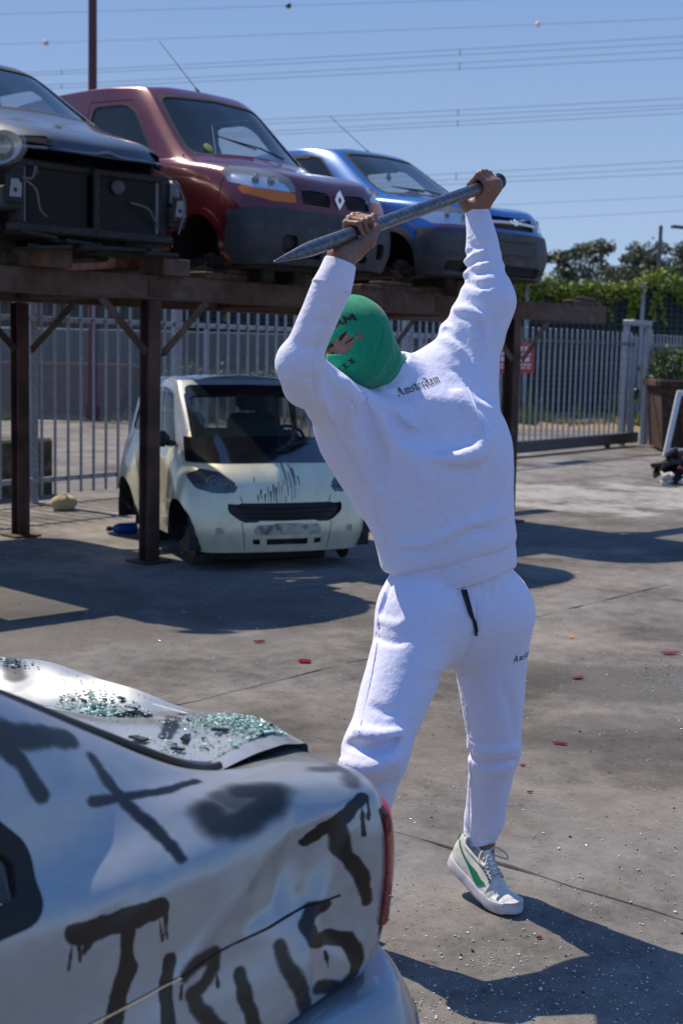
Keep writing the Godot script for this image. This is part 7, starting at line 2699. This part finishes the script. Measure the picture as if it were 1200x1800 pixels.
	fold(bal, [[0.006, 0.012, 0.010, [Vector3(0.092, 1.717, -3.431), Vector3(0.087, 1.668, -3.425), Vector3(0.063, 1.618, -3.419)]], [0.005, 0.011, 0.010, [Vector3(0.118, 1.675, -3.426), Vector3(0.116, 1.640, -3.422), Vector3(0.089, 1.597, -3.417)]], [-0.006, 0.011, 0.012, [Vector3(0.104, 1.696, -3.428), Vector3(0.102, 1.654, -3.423), Vector3(0.077, 1.608, -3.418)]], [-0.006, 0.010, 0.010, [Vector3(0.130, 1.647, -3.423), Vector3(0.120, 1.619, -3.419), Vector3(0.095, 1.592, -3.416)]]])
	var hole := Bone.new(eye - hl * 0.052 - hf * 0.006, eye + hl * 0.050 - hf * 0.004, 0.031, 0.028, 0.006, true)
	bal.append(hole)
	g = Geo.new()
	nets(g, bal, 0.006, 0.0010, 20.0, 0.006, plain_b)
	var green := tri_mat(ramp_tex(92, 0.03, [[0.0, [0.0, 0.20, 0.10]], [0.5, [0.0, 0.26, 0.135]], [1.0, [0.004, 0.31, 0.16]]]), 5.0, 0.95)
	green.rim_enabled = true
	green.rim = 0.3
	green.rim_tint = 0.6
	var ribs := Image.create_empty(64, 64, false, Image.FORMAT_RGB8)
	for y in 64:
		for x in 64:
			var v := 0.5 + 0.5 * sin(TAU * x / 8.0)
			v = v * (0.8 + 0.2 * sin(TAU * y / 8.0))
			ribs.set_pixel(x, y, Color(v, v, v))
	var bm := obj("balaclava", shift.call(g), green, man)
	var yarn := mat(0.012, 0.02, 0.018, 0.9)
	var rt := (hl * 0.93 + hf * 0.36).normalized()
	lt = lettering("DQM", Vector3(-0.033, 1.702, -3.429), (hl * 0.95 - hf * 0.1).normalized(), (hu * 0.98 - hf * 0.2).normalized(), 0.024, bal, 0.10, false, 0.0075, 1.0)
	obj("knitted_word", shift.call(lt), yarn, bm)
	lt = lettering("XXX", Vector3(-0.003, 1.599, -3.417), (hl * 0.95 - hf * 0.1).normalized(), (hu + hf * 0.1).normalized(), 0.017, bal, 0.10, false, 0.0075, 1.35)
	obj("knitted_word", shift.call(lt), yarn, bm)
	# ---- the body itself, one mesh
	var bd := []
	bd.append(Bone.new(pel + Vector3(0, -0.02, 0), waist + Vector3(0, 0.05, 0), 0.135, 0.125, 0.06).flat(fwd, 0.75))
	bd.append(Bone.new(waist, chest, 0.115, 0.13, 0.06).flat(fwd, 0.7))
	bd.append(Bone.new(chest, upch, 0.12, 0.085, 0.04).flat(fwd, 0.7))
	bd.append(Bone.new(rsh, lsh, 0.05, 0.05, 0.04))
	bd.append(Bone.new(upch + Vector3(0, 0, -0.01), head - hu * 0.05 - hf * 0.02, 0.055, 0.05, 0.05))
	bd.append(Bone.new(rsh, relb, 0.048, 0.032, 0.02))
	bd.append(Bone.new(relb, rwr, 0.032, 0.028, 0.01))
	bd.append(Bone.new(lsh, lelb, 0.045, 0.036, 0.02))
	bd.append(Bone.new(lelb, lwr, 0.034, 0.028, 0.01))
	bd.append(Bone.new(rhip, rknee, 0.08, 0.048, 0.04))
	bd.append(Bone.new(rknee, rank, 0.045, 0.032, 0.02))
	bd.append(Bone.new(rank, Vector3(0.0, 0.06, -3.53), 0.036, 0.026, 0.03))
	bd.append(Bone.new(lhip, lknee, 0.08, 0.046, 0.04))
	bd.append(Bone.new(lknee, lank, 0.045, 0.036, 0.02))
	bd.append(Bone.new(lank, Vector3(0.480, 0.062, -3.985), 0.034, 0.020, 0.03))
	g = Geo.new()
	nets(g, bd, 0.012)
	# face
	var fc := hd.duplicate()
	var er := eye - hf * 0.023 - (eye - Vector3(0, 1.65, 0)).normalized() * -0.004
	fc.append_array(chain([er - hl * 0.038 + hu * 0.016 - hf * 0.022, er - hl * 0.018 + hu * 0.015 - hf * 0.004, er + hl * 0.016 + hu * 0.015 - hf * 0.004, er + hl * 0.034 + hu * 0.016 - hf * 0.024], 0.008, 0.008, 0.016))
	fc.append(Bone.new(er + hu * 0.012 - hf * 0.006, er - hu * 0.036 + hf * 0.016, 0.010, 0.013, 0.014))
	for s in [-1.0, 1.0]:
		fc.append(Bone.new(er + hl * s * 0.034 - hf * 0.016 - hu * 0.002, er + hl * s * 0.040 - hf * 0.018 - hu * 0.002, 0.0135, 0.0125, 0.008))
		fc.append(Bone.new(er + hl * s * 0.026 - hu * 0.024 - hf * 0.012, er + hl * s * 0.034 - hu * 0.022 - hf * 0.022, 0.009, 0.008, 0.02))
		# narrowed eyes and frown lines
		fc.append_array(chain([er + hl * s * 0.018 - hu * 0.004 - hf * 0.002, er + hl * s * 0.034 - hu * 0.001 + hf * 0.002, er + hl * s * 0.052 + hu * 0.001 - hf * 0.012], 0.0022, 0.0016, 0.003, true))
		fc.append_array(chain([er + hl * s * 0.006 + hu * 0.028, er + hl * s * 0.007 + hu * 0.008 + hf * 0.008], 0.0025, 0.0018, 0.005, true))
		fc.append_array(chain([er + hl * s * 0.012 + hu * 0.006 + hf * 0.002, er + hl * s * 0.02 - hu * 0.012 + hf * 0.002], 0.003, 0.002, 0.005, true))
	nets(g, fc, 0.004)
	# hands
	var bar0 := Vector3(-0.171, 1.860, -3.256)
	var bar1 := Vector3(0.439, 2.167, -4.168)
	var be := (bar1 - bar0).normalized()
	var bc := Vector3(-0.00862, -0.0874, 0.99614).normalized()
	bc = (bc - be * bc.dot(be)).normalized()
	var bn := bc.cross(be).normalized()
	if bn.y < 0:
		bn = -bn
	for hand in [[rwr, 0.331, -1.0, 1.0, rcs], [lwr, 0.935, 1.0, -1.0, lcs]]:
		var w: Vector3 = hand[0]
		var centre := bar0.lerp(bar1, hand[1])
		var cs: float = hand[2]
		var hb := []
		hb.append(Bone.new(hand[4], w, 0.029, 0.027, 0.01))
		hb.append(Bone.new(w, w + (centre - w).normalized() * 0.02, 0.027, 0.026, 0.01))
		for i in 4:
			# i 0 is the index finger, beside the thumb
			var o: float = (0.032 - 0.0205 * i) * hand[3]
			var b := centre + be * o
			var big := [1.0, 1.06, 1.0, 0.84][i] as float
			var mcp := b + bc * cs * 0.030 + bn * (0.004 - 0.002 * i)
			var pip := b + bn * (0.037 * big) + bc * cs * 0.012
			var dip := b + bn * 0.019 - bc * cs * (0.028 * big)
			var tip := b - bn * 0.010 - bc * cs * 0.0265
			hb.append(Bone.new(w + be * o * 0.35 + bc * cs * 0.006, mcp, 0.0175, 0.0125, 0.014))
			hb.append(Bone.new(mcp, pip, 0.0112 * big, 0.0100 * big, 0.005))
			hb.append(Bone.new(pip, dip, 0.0098 * big, 0.0088 * big, 0.004))
			hb.append(Bone.new(dip, tip, 0.0086 * big, 0.0074 * big, 0.004))
			hb.append(Bone.new(pip, pip + bn * 0.001, 0.0108 * big, 0.0105 * big, 0.003))
		if cs < 0:
			var th := [Vector3(0.020, 1.906, -3.523), Vector3(0.057, 1.933, -3.526), Vector3(0.073, 1.967, -3.540), Vector3(0.065, 2.000, -3.554)]
			hb.append(Bone.new(w, th[0], 0.024, 0.021, 0.02))
			hb.append(Bone.new(th[0], th[1], 0.020, 0.0155, 0.014))
			hb.append(Bone.new(th[1], th[2], 0.0135, 0.0118, 0.006))
			hb.append(Bone.new(th[2], th[3], 0.0116, 0.0088, 0.005))
			hb.append(Bone.new(w + Vector3(-0.012, 0.02, 0.0), centre - be * 0.03 - bn * 0.028 - bc * 0.012, 0.022, 0.019, 0.02))
		else:
			var th := [Vector3(0.356, 2.091, -4.128), Vector3(0.335, 2.106, -4.125), Vector3(0.336, 2.130, -4.148), Vector3(0.361, 2.152, -4.186)]
			hb.append(Bone.new(w, th[0], 0.022, 0.018, 0.016))
			hb.append(Bone.new(th[0], th[1], 0.0155, 0.0128, 0.008))
			hb.append(Bone.new(th[1], th[2], 0.0122, 0.0112, 0.006))
			hb.append(Bone.new(th[2], th[3], 0.0108, 0.0085, 0.005))
			hb.append(Bone.new(w + Vector3(0.006, 0.02, 0.0), centre + be * 0.012 - bn * 0.012 + bc * 0.026, 0.024, 0.021, 0.02))
		nets(g, hb, 0.0039)
	var skin := tri_mat(ramp_tex(93, 0.02, [[0.0, [0.17, 0.082, 0.056]], [0.5, [0.235, 0.120, 0.083]], [1.0, [0.30, 0.16, 0.115]]]), 6.0, 0.55)
	skin.subsurf_scatter_enabled = true
	skin.subsurf_scatter_strength = 0.08
	obj("body", shift.call(g), skin, man)
	# brows and lashes
	for s in [-1.0, 1.0]:
		var br := Geo.new()
		var pp := []
		for q in [[0.010, 0.012], [0.024, 0.019], [0.038, 0.023], [0.052, 0.020]]:
			pp.append(touch(er + hl * s * q[0] + hu * q[1] + hf * 0.05, -hf, fc, 0.0006))
		br.tube(curve(pp, 12), [0.003, 0.0036, 0.004, 0.0042, 0.0042, 0.004, 0.0038, 0.0035, 0.0032, 0.0028, 0.0022, 0.0018, 0.001], 7)
		obj("eyebrow", shift.call(br), mat(0.012, 0.009, 0.008, 0.8), man)
		var la := Geo.new()
		pp = []
		for q in [[0.018, -0.004], [0.034, -0.002], [0.050, 0.0]]:
			pp.append(touch(er + hl * s * q[0] + hu * q[1] + hf * 0.05, -hf, fc, 0.0))
		la.tube(curve(pp, 10), 0.0019, 6)
		obj("eyelashes", shift.call(la), mat(0.01, 0.008, 0.008, 0.7), man)
	# a white and tan ring on the middle finger
	var ring_g := Geo.new()
	var rc := bar0.lerp(bar1, 0.331) + be * 0.016 - bc * -0.0405 + bn * 0.002
	ring_g.lathe([[0.0, -0.016], [0.0062, -0.015], [0.0066, -0.009], [0.0066, 0.009], [0.0062, 0.015], [0.0, 0.016]], 14, Transform3D(Basis(bn.cross(bc), bn, bc).orthonormalized(), rc))
	obj("cigarette_butt", shift.call(ring_g), mat(0.72, 0.68, 0.58, 0.8), man)
	var rg2 := Geo.new()
	rg2.lathe([[0.0068, -0.006], [0.0072, -0.005], [0.0072, 0.007], [0.0068, 0.008]], 14, Transform3D(Basis(bn.cross(bc), bn, bc).orthonormalized(), rc))
	obj("cigarette_tip", shift.call(rg2), mat(0.5, 0.27, 0.08, 0.8), man)
	# ---- shoes
	trainer(man, base, Vector3(0.362, 0.088, -4.105), Vector3(0.492, 0.004, -3.958), Vector3(0.552, 0.006, -3.888), false)
	trainer(man, base, Vector3(0.092, 0.002, -3.735), Vector3(-0.075, 0.002, -3.565), Vector3(-0.14, 0.006, -3.50), true)
	# ---- the bar
	var bar := thing("steel_bar", "pointed steel digging bar with ball end held overhead in both hands", "steel bar", base)
	var bg := Geo.new()
	var ln := (bar1 - bar0).length()
	var bt := Transform3D(Basis(be.cross(bc), be, bc).orthonormalized(), bar0)
	bg.lathe([[0.0, 0.0], [0.003, 0.0015], [0.0145, 0.105], [0.0180, 0.145], [0.0186, 0.165], [0.0178, ln - 0.03], [0.0178, ln - 0.012]], 28, bt)
	var brm := tri_mat(ramp_tex(94, 0.03, [[0.0, [0.05, 0.055, 0.065]], [0.5, [0.12, 0.13, 0.145]], [0.7, [0.20, 0.20, 0.21]], [1.0, [0.34, 0.33, 0.33]]]), 4.0, 0.38, 0.85)
	obj("shaft", shift.call(bg), brm, bar)
	var ball := Geo.new()
	var prof := []
	for k in 17:
		var a := -PI * 0.42 + (PI * 0.92) * k / 16.0
		prof.append([0.0255 * cos(a), ln + 0.012 + 0.0255 * sin(a)])
	prof.append([0.0, ln + 0.0375])
	ball.lathe(prof, 28, bt)
	obj("ball_end", shift.call(ball), tri_mat(ramp_tex(95, 0.015, [[0.0, [0.012, 0.02, 0.022]], [0.6, [0.03, 0.045, 0.048]], [1.0, [0.2, 0.2, 0.2]]]), 4.0, 0.35, 0.5), bar)

# a low leather trainer along a bent sole line heel - ball - toe
func trainer(man: Node, base: Vector3, heel: Vector3, ball: Vector3, toe: Vector3, right_foot: bool) -> void:
	var sd := -1.0 if right_foot else 1.0
	var flat := Vector3(toe.x - heel.x, 0, toe.z - heel.z).normalized()
	var side := Vector3.UP.cross(flat).normalized()      # towards the wearer's left
	var l1 := (ball - heel).length()
	var l2 := (toe - ball).length()
	var total := l1 + l2
	var frame := func(t: float) -> Array:
		var s := t * total
		var d1 := (ball - heel) / l1
		var d2 := (toe - ball) / l2
		var b := smoothstep(l1 - 0.05, l1 + 0.03, s)
		var p: Vector3 = heel + d1 * s if s < l1 else ball + d2 * (s - l1)
		var dd: Vector3 = d1.lerp(d2, b).normalized()
		var u := dd.cross(side).normalized()
		if u.y < 0:
			u = -u
		p += Vector3(0, 0.006 * b * (1.0 - b) * 4.0, 0)
		return [p, u]
	var white := tri_mat(ramp_tex(96, 0.01, [[0.0, [0.36, 0.36, 0.32]], [0.5, [0.60, 0.61, 0.57]], [1.0, [0.70, 0.71, 0.68]]]), 5.0, 0.42)
	var rubber := tri_mat(ramp_tex(97, 0.01, [[0.0, [0.30, 0.30, 0.32]], [0.5, [0.55, 0.55, 0.60]], [1.0, [0.66, 0.66, 0.72]]]), 5.0, 0.6)
	var half_w := func(t: float) -> float:
		return 0.047 * pow(clampf(1.0 - pow(absf(t * 2.0 - 1.0), 5.0), 0.0, 1.0), 0.5) * (0.80 + 0.24 * smoothstep(0.3, 0.72, t))
	var n := 40
	var rows := []
	var prof := [[-0.86, 0.0], [-0.99, 0.004], [-1.0, 0.012], [-0.985, 0.024], [-0.97, 0.034], [-0.9, 0.036], [0.0, 0.036], [0.9, 0.036], [0.97, 0.034], [0.985, 0.024], [1.0, 0.012], [0.99, 0.004], [0.86, 0.0], [0.0, 0.0]]
	for k in n + 1:
		var t := lerpf(0.004, 0.996, float(k) / n)
		var fr: Array = frame.call(t)
		var w: float = half_w.call(t) + 0.004
		var row := PackedVector3Array()
		for q in prof:
			row.append((fr[0] as Vector3) + side * q[0] * w + (fr[1] as Vector3) * (q[1] + (0.004 if t > 0.9 else 0.0)) - base)
		rows.append(row)
	var g := Geo.new()
	g.grid(rows, true)
	var first := PackedVector3Array(rows[0])
	var last := PackedVector3Array(rows[n])
	last.reverse()
	g.poly(first)
	g.poly(last)
	var shoe := obj("trainer", g, rubber, man)
	# fix which way the faces look
	# upper
	var top := func(t: float) -> float:
		return lerpf(0.112, 0.102, smoothstep(0.0, 0.4, t)) if t < 0.4 else lerpf(0.102, 0.046, smoothstep(0.4, 0.86, t))
	var upper := func(t: float, a: float) -> Vector3:
		# a from -1 (one side) over the top 0 to 1
		var fr: Array = frame.call(t)
		var w: float = half_w.call(t)
		var h: float = top.call(t) * (1.0 - 0.35 * smoothstep(0.86, 1.0, t))
		var ang := a * PI * 0.5
		var x := signf(sin(ang)) * pow(absf(sin(ang)), 0.7) * w * (1.0 - 0.36 * pow(maxf(cos(ang), 0.0), 1.5) * (1.0 - smoothstep(0.5, 0.9, t)))
		var y := 0.03 + pow(maxf(cos(ang), 0.0), 0.75) * (h - 0.03)
		# toe creases
		y += 0.0035 * sin(t * 95.0 + absf(a) * 4.0) * smoothstep(0.58, 0.64, t) * (1.0 - smoothstep(0.74, 0.8, t)) * (0.4 + 0.6 * absf(sin(ang)))
		return (fr[0] as Vector3) + side * x + (fr[1] as Vector3) * y - base
	rows = []
	for k in 49:
		var t := lerpf(0.012, 0.985, k / 48.0)
		var row := PackedVector3Array()
		for c in 33:
			var a := lerpf(-1.0, 1.0, c / 32.0)
			# opening for the ankle
			var lim := 0.40 * smoothstep(0.06, 0.14, t) * (1.0 - smoothstep(0.40, 0.52, t))
			a = signf(a) * lerpf(lim, 1.0, absf(a)) if absf(a) > 0.001 else 0.0
			if c == 16 and lim > 0.02:
				var fr: Array = frame.call(t)
				row.append((upper.call(t, 0.0) as Vector3) - (fr[1] as Vector3) * 0.045)
			else:
				row.append(upper.call(t, a))
		rows.append(row)
	g = Geo.new()
	g.grid(rows)
	obj("upper", g, white, shoe)
	# collar roll
	g = Geo.new()
	var col := PackedVector3Array()
	for k in 29:
		var an := TAU * k / 28.0
		var t := 0.27 - 0.185 * cos(an)
		var lim := 0.40 * smoothstep(0.06, 0.14, t) * (1.0 - smoothstep(0.40, 0.52, t))
		col.append(upper.call(clampf(t, 0.05, 0.47), lim * (1.0 if sin(an) > 0 else -1.0) * minf(1.0, absf(sin(an)) * 2.5)))
	g.tube(col, 0.0055, 8, false)
	obj("collar", g, white, shoe)
	# tongue
	g = Geo.new()
	rows = []
	for k in 13:
		var t := lerpf(0.62, 0.36, k / 12.0)
		var fr: Array = frame.call(t)
		var row := PackedVector3Array()
		for c in 9:
			var a := lerpf(-0.3, 0.3, c / 8.0)
			row.append((upper.call(t, a) as Vector3) + (fr[1] as Vector3) * (0.004 + 0.026 * pow(k / 12.0, 2.0)))
		rows.append(row)
	g.grid(rows)
	obj("tongue", g, white, shoe)
	# swoosh on both flanks and heel tab
	var gr := mat(0.0, 0.16, 0.075, 0.45)
	for s in [-1.0, 1.0]:
		g = Geo.new()
		rows = []
		for k in 33:
			var u := k / 32.0
			var t := lerpf(0.045, 0.60, u)
			var mid := lerpf(0.42, 0.90, pow(u, 0.55)) - 0.20 * smoothstep(0.78, 1.0, u)
			var wd := 0.035 + 0.13 * pow(sin(PI * clampf(u * 0.93 + 0.05, 0.0, 1.0)), 1.0) * smoothstep(0.35, 0.85, u)
			if u > 0.9:
				wd *= (1.0 - u) / 0.1 + 0.03
			var row := PackedVector3Array()
			for c in 5:
				var a := mid + wd * (c / 4.0 - 0.5) * 2.0
				var p: Vector3 = upper.call(t, s * minf(a, 0.985))
				var q: Vector3 = upper.call(t, 0.0)
				row.append(p + side * s * 0.0016 + (p - q).normalized() * 0.0006)
			rows.append(row)
		g.grid(rows, false, s > 0)
		obj("flank_mark", g, gr, shoe)
	g = Geo.new()
	rows = []
	for k in 9:
		var row := PackedVector3Array()
		var a := lerpf(-0.55, 0.55, k / 8.0)
		for t in [0.008, 0.03]:
			row.append((upper.call(t, a) as Vector3) - flat * 0.003 + Vector3(0, 0.002, 0))
		rows.append(row)
	g.grid(rows)
	obj("heel_tab", g, gr, shoe)
	# laces and a loose loop
	var lace := mat(0.50, 0.49, 0.46, 0.9)
	for k in 6:
		var t := lerpf(0.40, 0.60, k / 5.0)
		g = Geo.new()
		var pp := []
		var fr: Array = frame.call(t)
		for c in 7:
			pp.append((upper.call(t + 0.012 * (c / 6.0), lerpf(-0.42, 0.42, c / 6.0)) as Vector3) + (fr[1] as Vector3) * (0.007 + 0.012 * pow(1.0 - k / 5.0, 2.0)))
		g.tube(curve(pp, 14), 0.0034, 6)
		obj("lace", g, lace, shoe)
		for s in [-1.0, 1.0]:
			g = Geo.new()
			var p: Vector3 = upper.call(t, s * 0.46)
			g.lathe([[0.0, 0.002], [0.003, 0.0015], [0.0035, -0.002]], 8, Transform3D(Basis.IDENTITY, p + (fr[1] as Vector3) * 0.001))
			obj("eyelet", g, M.black, shoe)
	for q in [[1.0, 0.05], [-1.0, 0.035]]:
		g = Geo.new()
		var p0: Vector3 = (upper.call(0.40, 0.0) as Vector3) + Vector3(0, 0.02, 0)
		var o: Vector3 = side * q[0] * q[1]
		g.tube(curve([p0, p0 + o * 0.7 + Vector3(0, 0.012, 0), p0 + o * 1.35 + flat * 0.012 - Vector3(0, 0.008, 0), p0 + o * 1.2 + flat * 0.028 - Vector3(0, 0.022, 0), p0 + o * 0.3 + flat * 0.01 - Vector3(0, 0.002, 0)], 24), 0.0028, 6)
		obj("lace_loop", g, lace, shoe)
